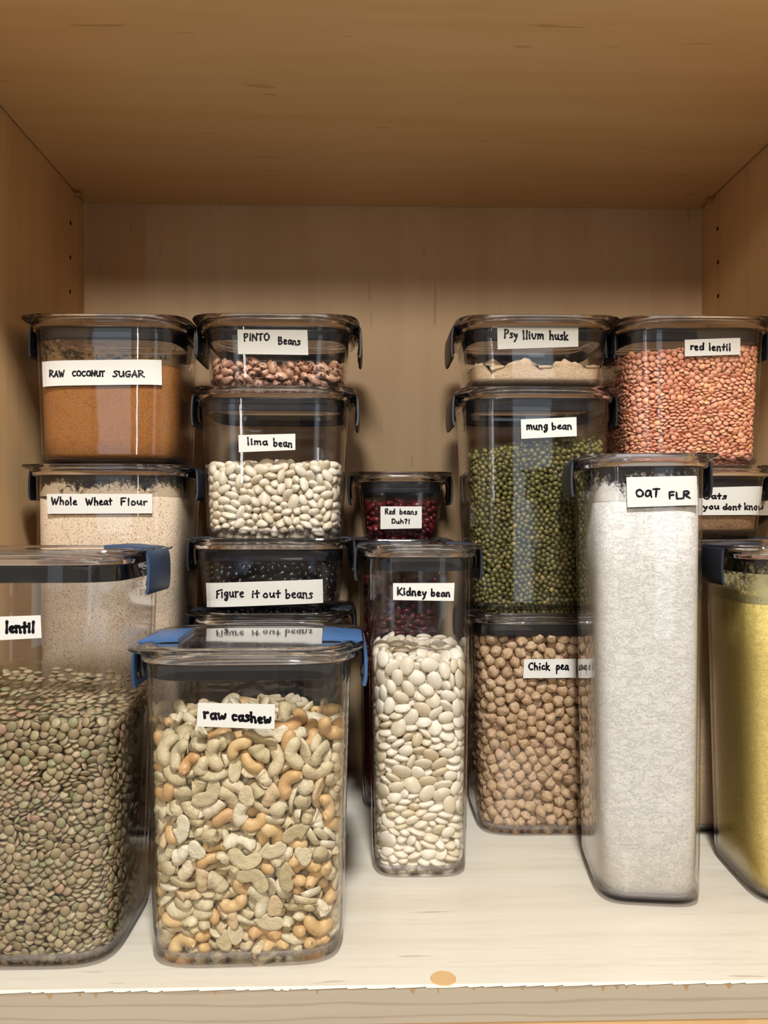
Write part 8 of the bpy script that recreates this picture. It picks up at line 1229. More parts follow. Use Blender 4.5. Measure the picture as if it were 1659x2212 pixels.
119,-33,-30,27,0,109,4,53,1,7,-36,1,110,0,95,43,-30,-22,0,107,-38,50,22,-53,-14,0,110,35,120,19,11,35,0,-8,-77,91,-32,-33,-12,0,109,21,74,0,7,-35,2,
-102,-59,108,0,-43,37,1,108,-32,16,18,-56,16,2,-47,-72,48,5,22,-18,1,110,12,17,32,-33,-5,0,107,30,35,-14,9,14,2,11,-70,54,21,-26,14,1,109,-34,98,1,11,
-21,0,106,3,131,-31,-3,8,1,-110,-33,6,8,-5,-31,3,44,-73,33,40,-8,-39,2,105,-12,39,60,-14,-8,2,-63,-71,55,4,-9,32,0,-84,-74,68,-51,2,-24,3,-6,-75,108,
11,-13,15,0,82,-74,88,28,13,-22,2,-110,-48,90,21,18,28,1,110,4,65,-36,39,-13,2,-107,-37,18,-12,-3,20,2,36,-72,98,-16,6,-55,2,-106,-45,109,14,18,-41,1,
-107,-49,47,-11,9,-5,0,105,-11,60,57,8,0,0,-81,-71,110,-54,27,-5,2,110,23,55,32,8,-43,2,110,-26,112,20,16,34,3,104,-31,39,62,-9,-6,2,108,9,40,38,47,
-5,0,-44,29,141,-52,-21,5,0,-100,14,133,-30,7,39,0,110,28,131,-21,-40,9,1,111,-15,17,-35,-32,19,0,107,37,46,-17,11,-50,0,-8,-65,136,-1,-15,31,2,109,
26,88,38,42,-18,0,108,-8,105,-46,27,0,0,23,-79,93,11,7,-18,0,110,48,83,-11,31,-16,2,68,-69,17,4,-8,-31,1,4,-67,130,9,-8,19,2,24,10,138,17,-8,-18,2,44,
-72,7,-43,-17,6,0,13,-73,16,-51,34,14,0,107,-24,28,11,2,51,2,106,-2,28,3,-1,33,2,-71,-71,66,-39,37,-5,3,108,58,48,-22,-31,18,0,61,-71,96,-36,-36,11,1,
-67,-66,17,-17,36,-42,0,30,-73,57,-13,-19,41,1,70,-74,82,-5,-35,-11,2,18,-70,108,-42,-34,-5,2,-63,-42,126,2,-15,-20,0,60,-72,113,-9,33,-16,0,106,-20,
6,-5,-2,30,1,-37,-70,32,-43,15,-38,2,55,-74,82,-35,-39,-12,2,105,-25,74,-3,49,19,0,74,-68,104,24,7,13,2,80,-58,23,47,38,-6,0,-60,-71,42,-38,43,11,1,
22,-69,70,-6,-47,-24,2,93,-64,43,-22,55,-11,3,-47,-71,94,-26,-36,-5,2,6,-71,99,16,-11,37,1,87,-70,112,-17,-56,-9,0,56,-73,24,-2,-5,-23,0,-73,-65,101,
-16,-17,6,3,93,-61,89,-29,-34,-3,2,78,-23,137,26,-29,-14,0,-79,-64,27,-29,0,19,1,69,-73,29,5,6,34,0,93,-56,30,-35,-28,9,1,-5,-69,44,20,-12,6,1,44,-68,
59,19,29,-45,0,-47,-72,77,20,4,35,2,77,-59,125,39,-18,-17,2,-98,-52,6,-51,23,-2,1,76,-63,47,11,12,30,1,37,-69,110,-8,1,27,0,-23,-74,70,-23,36,-1,2,97,
-55,77,5,-12,36,2,-39,-66,113,-28,-49,7,2,0,-30,87,7,60,-12,2,-83,-52,75,52,-16,-28,1,0,-54,103,-10,7,-41,2,100,15,136,-9,-40,-46,0,110,47,133,1,23,
17,2,-19,8,142,-6,5,-22,3,63,72,143,-7,-8,-26,3,84,71,140,-13,14,27,0,-102,72,141,22,-53,-7,0,-70,-57,133,7,-7,32,1,38,-10,136,-20,0,-28,0,-10,-18,
139,-8,-4,26,1,37,-35,134,-46,36,-1,0,-26,-6,137,60,-16,-3,2,-104,44,137,14,-51,-11,2,44,12,139,42,39,1,3,39,56,143,6,-1,44,1,63,-21,136,45,-28,-1,2,
85,1,138,0,4,47,2,107,-19,92,16,8,45,0,13,-11,138,-32,21,-10,1,67,31,140,-44,-30,-7,1,-40,16,137,-23,53,-23,0,-13,54,140,-6,-20,57,1,108,48,21,21,-48,
-12,1,107,-12,72,-62,3,-4,2,109,53,107,10,28,15,1,0,78,141,38,1,19,1,-83,-14,135,13,-5,42,0,-43,74,141,-55,-6,10,1,-22,-40,136,-5,-4,-22,2,105,36,11,
7,-8,53,1,108,39,95,20,-20,50,0,-64,69,139,-29,46,-29,0,10,30,141,0,-59,-15,2,53,89,143,56,-14,6,0,106,50,8,5,-7,10,2,14,87,140,16,2,-40,0,-72,-29,
130,-46,9,-40,1,60,15,137,-52,-17,-14,1,-50,-70,124,13,-8,34,1,-5,21,140,55,-16,-2,0,57,-42,130,-15,-8,20,2,-82,87,138,-14,54,-22,2,-109,-40,60,11,
-11,-27,1,110,42,58,16,15,27,2,5,-24,136,-13,-4,-28,0,-75,44,140,6,4,49,2,-21,40,141,-8,3,-15,2,81,48,136,-3,-12,-9,1,74,-77,57,-6,-15,-9,2,103,2,76,
54,-18,9,1,107,35,69,-53,-11,5,0,71,-74,120,-19,7,-40,0,-90,-33,131,26,-37,-27,2,104,61,134,-32,-5,25,1,-111,-28,30,24,-8,-29,1,56,-71,36,-37,-37,12,
2,-74,-67,46,-46,-33,-11,1,108,53,67,54,-20,24,2,-55,-31,132,49,-23,-3,1,30,33,140,-8,-6,15,1,20,42,140,-43,-6,3,1,-80,-58,38,61,8,-7,2,-2,-69,65,-31,
-20,-19,0,-106,-20,44,13,-18,-54,2,-39,-15,131,3,1,30,1,-92,-70,118,18,-9,-53,1,106,66,117,39,-28,-10,0,-111,-16,130,-22,-6,33,0,-89,28,135,-35,33,
-18,0,67,-3,136,0,-5,35,0,77,-57,8,27,5,22,2,103,72,30,-24,-47,13,0,-91,-65,47,-4,-7,38,1,105,70,63,8,18,40,1,-110,-31,83,-40,-17,-26,3,-111,-25,102,
-24,-29,23,1,107,34,108,-1,-4,-48,1,78,19,137,-59,0,3,0,-111,4,127,-12,34,-10,0,-15,69,141,9,-7,55,2,26,70,140,2,2,17,3,100,19,6,4,-1,-13,0,-111,-10,
7,-29,-36,18,1,81,-70,15,-8,0,23,0,-84,-57,16,13,-52,-27,0,89,-36,22,-49,-20,-6,0,-109,-19,20,-22,-38,-10,0,14,-64,86,-48,-29,8,1,106,44,33,12,2,6,1,
-34,-68,83,-28,-26,-5,0,40,-69,73,10,32,-35,3,104,-20,49,1,3,-61,2,-110,-9,52,27,30,9,0,-109,-21,68,20,-36,-29,1,-93,-66,76,4,-5,24,0,74,-60,94,-45,
26,27,0,106,62,77,16,-33,-22,2,-111,1,76,-21,-30,20,2,-61,-67,90,11,-53,-24,2,-111,-3,95,33,-14,-32,0,-26,-68,103,-2,-23,33,1,-9,-72,123,0,4,-28,0,26,
-54,130,-29,50,4,1,63,-57,126,-15,19,-29,0,72,60,138,-10,-4,-40,0,96,-62,119,9,14,4,0,89,-13,129,26,33,8,0,104,10,120,-8,31,-37,1,-36,-35,130,-25,48,
12,2,-50,56,139,-3,-9,-51,0,11,5,138,-36,22,-2,0,-96,-32,6,-4,-8,34,0,-93,-14,6,10,58,3,1,98,-1,6,-8,-13,30,2,91,-44,8,-41,11,-9,2,91,-26,8,-9,-6,-22,
0,-67,-68,32,-39,40,18,1,11,-72,30,-44,-32,-26,2,-110,2,20,32,36,19,0,87,-40,34,-27,42,11,2,-104,-41,36,-58,-17,0,1,-88,-47,43,57,3,15,1,77,-59,35,3,
-12,-51,2,88,-49,46,5,51,-5,]),
 'pinto': (7, [
0,-5,-90,44,13,-30,21,0,67,-88,22,-10,-45,-22,2,-37,-87,53,11,-15,46,2,-48,-85,21,-5,13,17,1,10,-90,27,9,-30,54,1,-33,-89,11,32,9,-35,1,80,-85,43,14,
-25,54,0,96,-77,26,18,-45,-24,0,99,-71,38,43,24,4,1,-61,-87,19,49,17,-17,2,-83,-81,35,-10,5,-17,2,-99,-73,42,-16,-22,43,1,-83,-84,21,13,47,23,0,-80,
-79,48,-18,-10,18,2,-45,-84,42,-27,44,2,0,25,-84,32,25,28,15,0,-47,-84,7,3,-13,-40,2,61,-82,8,-25,-39,27,0,76,-81,32,1,-11,44,0,97,-65,50,-27,-41,29,
2,37,-81,36,-22,15,-28,0,4,-84,18,-45,-33,-12,0,49,-83,28,-26,-39,18,0,-68,-82,7,36,39,7,1,-97,-75,28,29,40,26,1,-12,-85,15,-47,-32,1,2,49,-82,41,4,5,
31,0,101,-61,17,-23,57,-8,1,49,-85,14,-16,15,-19,0,-40,-83,31,49,-37,-1,0,26,-83,47,-28,-36,13,0,34,-83,21,-34,23,-19,1,-7,-86,26,-30,53,13,2,-59,-82,
47,-31,-35,13,1,-20,-85,46,-44,39,16,1,85,-80,16,9,3,24,0,75,-81,6,2,11,41,0,39,-83,8,21,26,30,1,64,-83,40,21,-19,-22,2,-103,-64,54,-42,27,-15,1,16,
-77,40,-4,24,12,0,40,-79,50,2,-2,-25,1,20,-81,18,46,-40,-15,2,-19,-79,6,34,-52,1,2,-30,-82,39,-2,4,-33,2,-69,-79,40,-3,-1,-30,1,12,-84,7,-24,29,-23,0,
-2,-82,6,-47,-34,2,2,55,-73,50,0,-3,41,0,-98,-71,6,9,0,-18,0,25,-79,6,10,-8,-33,1,-17,-83,34,-10,-13,26,0,-82,-78,8,-23,-30,20,0,-23,-65,33,-3,53,-6,
1,101,-66,6,-7,-2,24,1,-95,-68,18,-49,21,1,1,-63,-79,28,46,-33,15,0,85,-68,7,10,-7,-22,2,106,-50,41,23,-37,-14,1,-72,-74,16,-5,3,-35,1,-107,-51,20,30,
-30,-17,0,-23,-73,16,49,36,1,0,102,-46,53,-56,-26,0,0,75,-63,52,-3,1,-22,0,4,-76,35,-4,19,24,0,42,-65,6,-1,-2,49,0,86,-68,30,-44,-23,-4,1,5,-49,51,
-10,-3,-30,2,-88,-67,47,7,32,7,2,101,-54,30,-32,-53,-5,0,104,-42,21,-44,13,-18,0,107,-26,21,44,-20,-31,2,-52,-69,38,-42,-35,0,1,41,-66,26,8,8,-31,2,
-38,-70,21,-52,32,-6,0,-54,-70,9,20,-6,-43,0,108,-23,52,-31,-27,18,0,-73,-67,28,-23,43,-15,1,60,-73,18,-12,-5,-33,1,-108,-40,39,-29,0,40,1,84,-69,42,
17,-7,-30,0,5,-64,43,6,9,28,1,69,-68,41,35,-31,12,2,-27,-39,28,44,-41,1,1,105,41,39,1,19,-7,0,-8,-69,22,1,-31,-36,1,103,-33,33,-12,8,-59,2,104,21,39,
-11,5,46,0,32,-60,16,-42,36,-1,1,-45,-52,53,36,-42,-12,2,-76,-59,43,-6,-22,9,2,-34,-70,8,42,-28,-17,2,-38,-57,34,-36,43,-7,0,73,-54,28,-29,-41,18,1,
107,-45,7,-32,-30,13,2,108,-4,21,-17,28,-20,0,-69,-39,54,-39,33,-19,2,59,-67,29,7,-55,15,2,107,2,49,38,-23,-26,1,106,7,35,-7,-1,-36,0,105,27,51,-9,8,
21,1,75,-72,16,38,24,6,0,102,33,27,2,1,58,1,-14,-54,28,-43,41,1,0,16,-59,18,38,-40,-7,2,82,-45,48,-17,-30,27,2,-62,-56,13,15,27,16,0,25,-67,38,25,17,
-53,0,-53,-67,25,-30,41,3,1,25,-55,27,1,-2,-20,1,-11,-54,15,29,26,18,0,31,-54,38,6,14,52,0,-10,-71,44,50,-35,-8,1,91,-45,20,38,-20,-13,0,-5,-58,36,12,
4,33,0,36,-43,11,49,-35,0,1,-50,-42,29,-7,-8,33,0,45,-47,47,-24,-9,53,0,107,-16,36,-31,-34,26,0,-58,-51,49,1,6,31,1,-23,-5,56,-4,16,-41,0,52,-13,56,
-11,-1,8,0,-101,-50,30,-11,9,-35,2,-7,-20,53,9,9,28,2,108,21,16,-20,14,-27,2,93,-49,6,5,-10,-30,1,9,-67,10,-51,-5,27,2,-87,-58,28,39,-45,-5,1,105,58,
37,-43,21,-37,0,43,-33,54,-1,57,3,2,24,-53,6,-8,6,-36,1,-106,-49,6,6,-11,-26,0,-107,-30,14,43,-37,-13,0,37,-57,50,7,5,-17,0,-97,-41,51,-2,7,17,0,-47,
5,56,-16,-43,35,1,92,-17,55,-33,10,-18,1,108,2,7,15,-12,-28,1,-100,-55,44,-58,-4,-10,2,-105,-24,51,46,35,4,0,-36,-65,46,4,-56,24,2,60,-53,46,40,41,9,
1,-99,18,57,6,1,31,1,68,-22,54,20,50,6,0,75,-7,56,-33,-53,-2,1,-93,-35,6,-3,0,-43,0,49,-58,17,-41,-38,5,0,-62,-54,38,-3,-3,-39,1,12,-6,51,21,2,-35,0,
-66,-37,7,7,-15,-45,2,53,-51,6,1,-1,-24,0,69,-58,6,34,-42,-7,1,-84,-50,6,-42,-35,13,2,82,-54,16,-7,13,39,2,-93,-50,18,-42,-42,-18,1,-26,-53,18,23,54,
-4,0,101,42,17,1,2,-5,2,-105,-24,26,-43,-41,7,0,-39,-45,22,24,21,24,2,99,50,27,-8,0,-4,2,-108,4,36,-15,-20,29,0,-95,46,54,15,16,28,2,18,-59,48,-4,-3,
30,2,-96,-18,6,3,2,-52,0,-48,-53,6,-2,-2,39,0,-22,-26,7,11,5,28,0,-3,-60,7,44,29,3,0,43,-6,6,41,-36,-4,2,-78,-25,7,-13,11,-33,2,106,-22,6,42,-39,-13,
0,-77,-52,16,-7,-1,-30,1,0,-50,17,23,-27,-16,1,-108,0,21,26,-35,-14,1,27,-34,19,17,-27,-39,2,64,-54,20,1,7,-16,2,-44,-18,28,35,39,5,2,96,66,18,-7,5,
57,2,-91,-43,38,2,0,38,0,-46,-44,42,6,-6,-27,1,44,-34,38,59,-7,6,0,93,-45,41,-11,-19,31,0,-81,25,52,16,30,38,1,-70,-15,54,-7,-4,-26,1,-70,5,55,-17,-7,
32,2,-72,39,56,54,-16,-3,0,-45,45,53,34,-52,-2,1,-30,-48,46,-30,51,10,2,-25,-33,44,8,13,-22,1,6,11,53,-47,-37,-10,0,99,56,51,49,36,1,]),
 'black': (7, [
0,22,-93,72,33,-3,4,0,80,-89,56,-19,-32,-32,0,63,-92,95,-24,16,9,0,-48,-92,57,-20,30,15,0,-66,-91,39,-20,-4,-1,0,-9,-93,100,-52,2,3,0,-31,-93,12,20,
-21,41,0,-16,-93,90,-3,40,48,0,-27,-93,64,-41,-2,-9,0,8,-93,100,-40,10,10,0,68,-90,5,14,4,4,0,-41,-93,81,-13,39,18,0,71,-90,82,-1,18,-53,0,-42,-92,33,
-54,-7,-12,0,92,-84,15,19,5,10,0,56,-92,86,-16,21,7,0,64,-91,53,2,58,15,0,52,-92,29,22,-15,51,0,57,-91,42,10,-22,-51,1,92,-84,87,-23,12,13,0,-39,-92,
44,7,-14,58,0,-44,-90,19,-12,40,-27,0,26,-92,95,-10,9,8,1,-66,-91,69,10,37,-20,0,-2,-92,52,16,6,6,1,3,-93,62,18,-2,-2,0,17,-91,86,2,-34,13,0,-74,-89,
17,-6,49,-10,0,-79,-89,5,50,-8,1,0,18,-91,25,-13,49,-5,1,65,-91,34,53,4,5,0,31,-92,82,1,-46,-19,0,-17,-92,54,-15,23,1,0,-65,-91,81,-3,16,58,0,-30,-91,
97,11,-47,-23,1,9,-93,80,-43,10,33,1,-60,-92,19,-39,0,-10,1,-9,-93,79,43,-6,24,1,41,-93,90,0,50,27,0,-4,-90,42,0,15,-44,1,-10,-93,66,18,-8,1,1,-53,
-92,72,-15,-49,-15,1,-96,-81,96,1,35,-6,1,39,-92,71,11,-3,5,0,-86,-87,53,22,26,46,0,106,-68,97,3,17,-33,1,19,-93,35,18,2,-2,0,-22,-90,21,-47,23,8,1,
73,-90,43,15,-47,22,1,14,-93,55,1,50,26,1,18,-92,6,6,-56,-19,0,42,-91,61,-12,-11,11,1,-76,-90,73,-18,-32,-11,1,83,-88,24,-15,-20,4,1,-93,-84,42,1,48,
20,1,36,-91,51,-3,17,-43,1,-63,-91,5,-9,-55,13,0,51,-89,5,27,-46,-12,0,1,-90,91,-44,-29,-28,0,69,-89,24,-53,14,7,0,-27,-91,50,-39,-21,-43,1,29,-92,60,
1,40,-19,0,97,-81,25,-16,12,-47,0,32,-90,21,-50,28,14,1,49,-91,52,2,-23,38,1,90,-85,67,13,-49,-26,0,-7,-90,6,16,-13,-13,1,-59,-90,97,-8,9,-50,0,99,
-79,74,23,-42,-20,0,22,-90,49,8,-9,23,0,-40,-90,67,-14,-5,-26,1,-45,-87,94,9,-41,-18,0,98,-80,37,13,-21,-43,0,-57,-89,31,10,-5,25,1,-52,-91,86,17,23,
5,1,86,-86,77,-23,32,-36,1,56,-90,61,22,-58,-7,0,23,-90,15,6,2,21,1,4,-91,34,22,-54,-18,0,-84,-86,99,21,-11,-17,1,78,-88,91,4,5,13,0,45,-90,42,-11,26,
-38,0,-97,-79,61,-11,-5,-20,1,-10,-90,16,39,23,14,1,-32,-91,27,3,-5,-14,1,1,-91,74,46,28,-29,0,87,-82,99,23,-14,-33,1,-96,-82,82,-12,-24,45,1,-31,-91,
75,-20,-54,-2,0,51,-89,18,-1,6,-21,1,89,-83,56,51,-5,-11,1,-94,-78,33,20,3,11,0,-18,-89,30,34,49,3,0,99,-77,61,2,25,-17,0,-7,-90,26,21,52,12,0,3,-90,
15,-6,-7,46,0,-52,-90,10,14,7,48,0,-51,-89,40,23,17,15,0,76,-86,70,-24,-42,27,1,11,-90,44,9,-24,-42,0,-82,-85,30,-31,-44,3,1,-80,-87,89,48,24,21,0,41,
-89,13,2,-7,32,1,-30,-91,85,-4,16,-16,1,-85,-85,78,-4,-24,16,0,-109,-56,105,34,18,33,0,-18,-89,41,-7,12,-21,0,-38,-88,55,0,-10,35,1,-75,-87,59,-26,35,
-8,1,85,-85,5,-16,-8,19,0,34,-78,104,11,-7,-10,0,49,-89,99,-2,-1,-22,1,-96,-82,5,-12,5,-13,0,-69,-87,29,5,-1,23,1,46,-90,81,4,14,44,0,-39,-90,8,-14,
26,-16,0,38,-89,35,5,7,-38,0,-58,-89,49,-1,-1,21,0,-84,-85,66,20,0,-29,0,62,-89,73,-26,32,-7,0,-71,-87,48,56,24,-4,0,90,-82,46,8,-1,32,1,-69,-89,90,
-21,-3,40,1,107,-67,25,-7,22,-31,0,52,-88,71,21,-25,-18,0,-102,-74,26,-43,29,7,1,-98,-74,15,8,-60,12,0,-28,-89,37,51,-30,-6,1,-97,-81,72,-49,17,-13,1,
64,-88,15,-44,-35,8,0,75,-86,14,9,0,35,0,-90,-80,22,-30,44,-13,0,107,-65,5,-30,41,-20,1,42,-90,25,1,3,-24,0,85,-84,37,13,17,23,1,29,-90,41,-30,23,-14,
0,-99,-78,49,20,39,11,1,96,-71,103,24,48,-3,1,-88,-84,12,-2,3,37,0,-21,-82,100,51,-9,-7,0,-19,-89,5,-13,7,-22,0,-80,-85,41,-8,-9,38,1,104,-71,46,2,-5,
-40,1,97,-79,5,7,-12,-36,0,66,-52,109,-1,7,-29,1,32,-88,5,8,-11,-25,0,107,-66,79,3,-13,-32,1,6,-89,25,42,36,6,1,68,-88,63,-30,-26,26,1,5,-89,5,-39,46,
0,0,77,-48,105,-4,-3,29,0,92,-75,93,10,44,29,1,99,-75,85,-2,51,21,1,-103,-73,92,28,7,-21,0,33,-30,113,23,-34,-27,1,-65,-89,56,39,47,-3,1,76,-86,31,51,
-37,3,0,-38,-85,102,50,26,-4,1,-20,-89,79,7,-7,-34,0,107,-61,15,-40,41,-9,1,-57,-87,63,18,22,20,0,-10,-63,110,26,57,3,1,25,-84,102,-25,-5,-27,1,105,
-67,57,-14,20,-10,0,106,-64,36,-35,44,-14,0,109,-58,64,40,8,-39,0,-106,-68,70,-10,17,-18,1,-62,-79,103,3,-5,-16,0,47,-61,110,20,-22,-31,0,-71,-81,97,
32,-37,6,0,50,-74,103,-40,21,-12,1,-106,-69,6,13,-15,-18,0,55,-45,108,-21,-30,14,0,98,-20,110,-26,-52,-2,0,73,-68,99,-4,-17,-33,1,-80,-25,108,20,-52,
5,0,-79,-80,21,-10,-11,20,0,-48,-78,102,-6,33,-31,0,44,36,116,-1,-60,5,1,-35,-72,104,-5,-36,36,1,-22,-68,105,-26,-23,15,0,-106,-67,54,11,9,37,0,-83,
-73,101,-20,14,-12,0,-30,8,115,18,34,44,0,6,-41,111,-24,-55,16,1,87,-36,108,21,-55,5,0,43,-33,112,51,-12,25,0,-106,-66,83,22,-7,-31,0,15,-80,100,-18,
20,-40,0,-48,-38,107,28,-45,1,1,35,-82,94,9,46,24,0,-101,-70,37,6,-3,9,0,29,-81,33,13,7,26,0,-10,-81,33,50,-31,9,1,11,-86,69,-36,-20,-47,1,-19,-42,
113,7,-2,-17,1,108,-60,87,-21,-6,31,1,109,-56,50,17,9,23,1,104,-66,68,-13,8,-14,0,67,12,110,3,15,57,0,8,-57,107,-36,36,-22,0,-107,-63,44,-40,34,-10,1,
-22,-84,68,14,-30,38,1,-98,-53,104,-9,12,38,0,109,-49,42,18,9,22,0,95,-45,107,23,12,24,0,-92,-32,107,-21,21,-19,0,-37,-24,109,-20,25,-32,0,-7,-72,102,
47,25,-23,1,-98,-70,101,-20,20,-2,0,-67,-38,106,-15,-10,20,1,111,1,103,-18,16,-33,0,-79,-61,102,-45,27,-4,1,-88,-77,91,-34,-35,-24,0,60,-82,97,17,-17,
16,0,43,-80,5,49,28,11,0,35,-67,106,-50,11,-9,1,-69,-19,110,-8,1,-23,0,111,20,107,-14,18,-19,1,-104,-44,107,-22,21,44,1,12,-33,111,0,-19,41,1,103,11,
109,-21,-39,11,1,-58,-82,90,3,53,27,1,109,-53,26,-10,27,24,1,22,-85,64,-23,-27,-11,0,25,-41,108,-8,3,8,0,-10,-85,58,-11,29,37,1,79,-76,43,11,-23,-13,
0,-13,-18,112,1,23,30,0,32,-77,11,44,3,0,1,55,-79,12,-38,-47,-3,0,16,-80,16,46,24,9,0,71,-83,50,27,-6,10,0,5,-72,104,-12,-6,-24,0,79,-76,95,-40,29,
-36,0,59,25,114,-11,3,-11,0,-3,-8,114,-41,-25,8,1,18,7,114,-50,-17,-3,0,-5,-46,109,-9,2,-15,1,105,-43,101,-16,-14,8,]),
 'redlentil': (6, [
0,-47,-96,14,-19,-42,2,-79,-94,194,-7,-49,2,44,-97,193,5,49,2,20,-97,6,-2,-50,2,-50,-97,151,0,50,2,0,-97,199,1,-50,0,-61,-96,199,-5,-49,2,-11,-97,152,
4,-50,2,-32,-97,124,-5,50,2,-31,-97,197,5,-50,0,-95,-88,43,-17,-47,2,81,-94,201,-6,49,0,-17,-97,212,5,46,2,55,-96,193,-14,-47,0,-90,-90,120,-21,-45,0,
-73,-94,11,9,44,0,22,-97,137,9,46,0,10,-97,205,1,-50,0,-72,-94,81,-20,-42,0,-99,-86,159,27,38,0,-72,-95,167,-3,-49,0,12,-97,156,-1,50,0,-70,-95,135,
-3,-50,0,15,-97,54,-7,-47,0,-90,-90,194,-18,-46,0,-60,-96,188,-22,-42,0,-101,-84,69,-37,-34,0,-79,-94,129,-1,-49,0,-13,-97,50,-8,-48,0,78,-94,59,0,50,
2,-101,-83,132,-39,-31,0,-99,-86,169,26,42,0,32,-97,191,-7,49,1,40,-97,25,21,45,2,-56,-95,55,-10,37,2,66,-94,64,2,34,2,-51,-96,173,-15,45,0,65,-96,18,
3,-50,0,-44,-97,124,6,-50,0,-43,-97,54,8,-49,2,-51,-96,195,-2,-47,0,-78,-94,183,-4,-49,2,26,-96,167,9,42,2,5,-97,180,-13,-46,0,36,-97,145,5,-50,0,32,
-97,63,2,-44,2,-12,-96,164,30,39,2,30,-96,23,1,36,2,-80,-92,118,-21,-35,2,-28,-96,11,-14,40,0,-74,-94,20,30,38,0,-88,-90,158,7,38,2,83,-93,51,5,-48,0,
-97,-87,92,-22,-44,2,28,-96,113,-26,-37,2,59,-95,108,2,39,0,-15,-97,181,4,-49,2,-45,-96,68,4,42,0,35,-96,181,6,43,0,63,-96,206,5,-50,0,-101,-85,19,
-39,-31,2,-99,-85,142,-29,-34,2,-88,-90,141,-6,-44,0,26,-97,201,4,-50,0,39,-97,209,3,45,0,-14,-96,37,-23,-35,2,-16,-96,59,0,-42,0,6,-95,66,16,32,1,
-42,-97,201,17,46,0,-19,-96,159,2,35,0,-59,-95,37,11,36,0,75,-94,211,3,-45,2,-12,-96,197,8,-45,1,-54,-96,28,-19,-42,0,36,-96,81,-22,-39,0,38,-96,114,
16,39,2,-40,-96,192,3,-42,2,4,-96,98,-14,37,0,-99,-84,198,25,26,0,-25,-96,181,-20,35,2,65,-95,131,-18,37,0,-45,-96,159,2,41,0,85,-93,173,19,-46,2,-23,
-95,4,-2,25,2,20,-95,106,-1,27,0,81,-94,27,9,-49,0,-11,-97,103,2,-46,0,-99,-86,189,-29,-38,0,50,-96,169,-4,41,0,52,-96,40,-16,44,1,40,-97,95,6,50,2,
58,-95,70,-6,-42,0,-104,-80,180,-42,-27,0,-39,-97,11,-19,-44,0,-104,-79,88,-44,-24,2,-30,-95,186,-6,35,0,-67,-95,50,-22,-37,2,19,-95,63,-9,-34,2,-2,
-96,160,-2,-42,0,-83,-91,58,20,29,0,-36,-96,139,-7,39,1,36,-97,200,11,46,1,-20,-97,203,-3,-50,0,34,-96,173,-6,44,0,18,-96,85,7,-42,0,-107,-76,127,-27,
-40,0,-78,-93,139,-9,41,1,-19,-97,28,-7,-44,2,-54,-95,91,-2,-37,1,67,-96,103,5,-50,1,-3,-97,146,-15,-45,1,12,-97,146,-23,-42,0,51,-96,154,11,-43,1,14,
-97,189,-10,-44,1,43,-96,44,-38,-32,0,-7,-95,122,33,31,2,15,-95,117,0,-34,2,87,-91,78,-15,44,0,-63,-95,155,1,-39,0,74,-95,192,20,-45,2,-41,-95,144,-6,
32,1,1,-97,124,-21,-45,0,41,-97,154,18,-44,1,-92,-89,10,20,35,0,-110,-70,87,45,10,0,13,-95,167,18,24,0,61,-95,157,5,-37,0,-4,-96,183,-17,-37,0,-86,
-91,171,-7,-37,1,83,-94,139,15,-48,0,-30,-96,173,-10,-34,0,-100,-85,113,-38,-33,0,-51,-95,205,-1,34,1,-45,-97,31,-7,-49,2,3,-96,190,5,-43,2,-93,-87,
150,3,-42,1,-93,-89,130,22,41,0,51,-96,183,4,-45,1,-54,-96,142,21,34,1,49,-97,117,2,50,2,94,-88,206,19,-46,0,-7,-95,92,-33,-32,0,-47,-96,133,-11,42,0,
88,-91,183,-20,41,0,83,-93,191,-20,42,0,-110,-71,56,44,23,0,20,-96,161,7,35,0,43,-95,67,-20,-34,0,-11,-95,67,4,25,0,-87,-91,184,2,-47,1,-48,-97,187,
-1,-46,0,24,-96,186,5,-43,2,66,-94,33,-13,33,0,-106,-75,117,27,22,0,-68,-93,118,46,14,0,-56,-96,160,21,-45,0,80,-92,71,15,32,0,-100,-84,102,30,22,0,
-74,-93,157,-11,-32,1,-93,-88,57,14,37,1,49,-97,80,0,-45,2,65,-94,144,2,-38,1,71,-95,10,1,-48,0,-104,-77,201,23,27,0,28,-95,209,30,22,0,46,-95,14,-5,
-31,0,-27,-95,33,-5,25,0,-77,-92,68,11,26,0,-21,-96,169,7,-38,0,62,-96,184,18,-42,1,-15,-96,88,-27,-35,1,-49,-97,166,-6,45,2,-10,-95,19,8,-28,2,44,
-95,177,-38,27,1,56,-95,31,-39,-27,1,67,-96,92,3,-44,0,26,-95,121,-29,-25,0,89,-90,154,18,-41,0,-114,-55,40,-45,-18,2,-73,-93,61,-12,-30,2,-61,-94,97,
13,-33,1,-14,-97,75,-11,44,1,-100,-85,81,-39,-29,2,54,-94,174,9,26,0,-48,-95,61,10,33,1,-38,-97,166,9,49,0,69,-93,166,15,27,0,25,-95,15,0,-28,2,-70,
-92,36,9,17,1,-101,-84,57,-38,-32,0,61,-94,164,13,17,0,1,-96,89,-27,37,2,-61,-94,86,-2,-30,0,-6,-94,175,9,25,0,6,-95,107,-22,-28,0,46,-95,108,-17,31,
0,1,-96,17,5,-37,2,-19,-94,44,-6,-24,2,-25,-94,96,-6,-21,0,-71,-93,145,-2,30,2,-18,-94,189,-8,44,0,57,-94,212,-9,21,0,-84,-91,65,18,25,2,60,-94,98,-3,
-31,1,64,-96,118,2,-45,2,-37,-95,131,-11,33,2,-91,-87,21,10,20,0,1,-95,35,-3,-32,1,-94,-88,76,-15,-40,0,-80,-92,176,14,-35,0,31,-95,158,13,-33,0,-59,
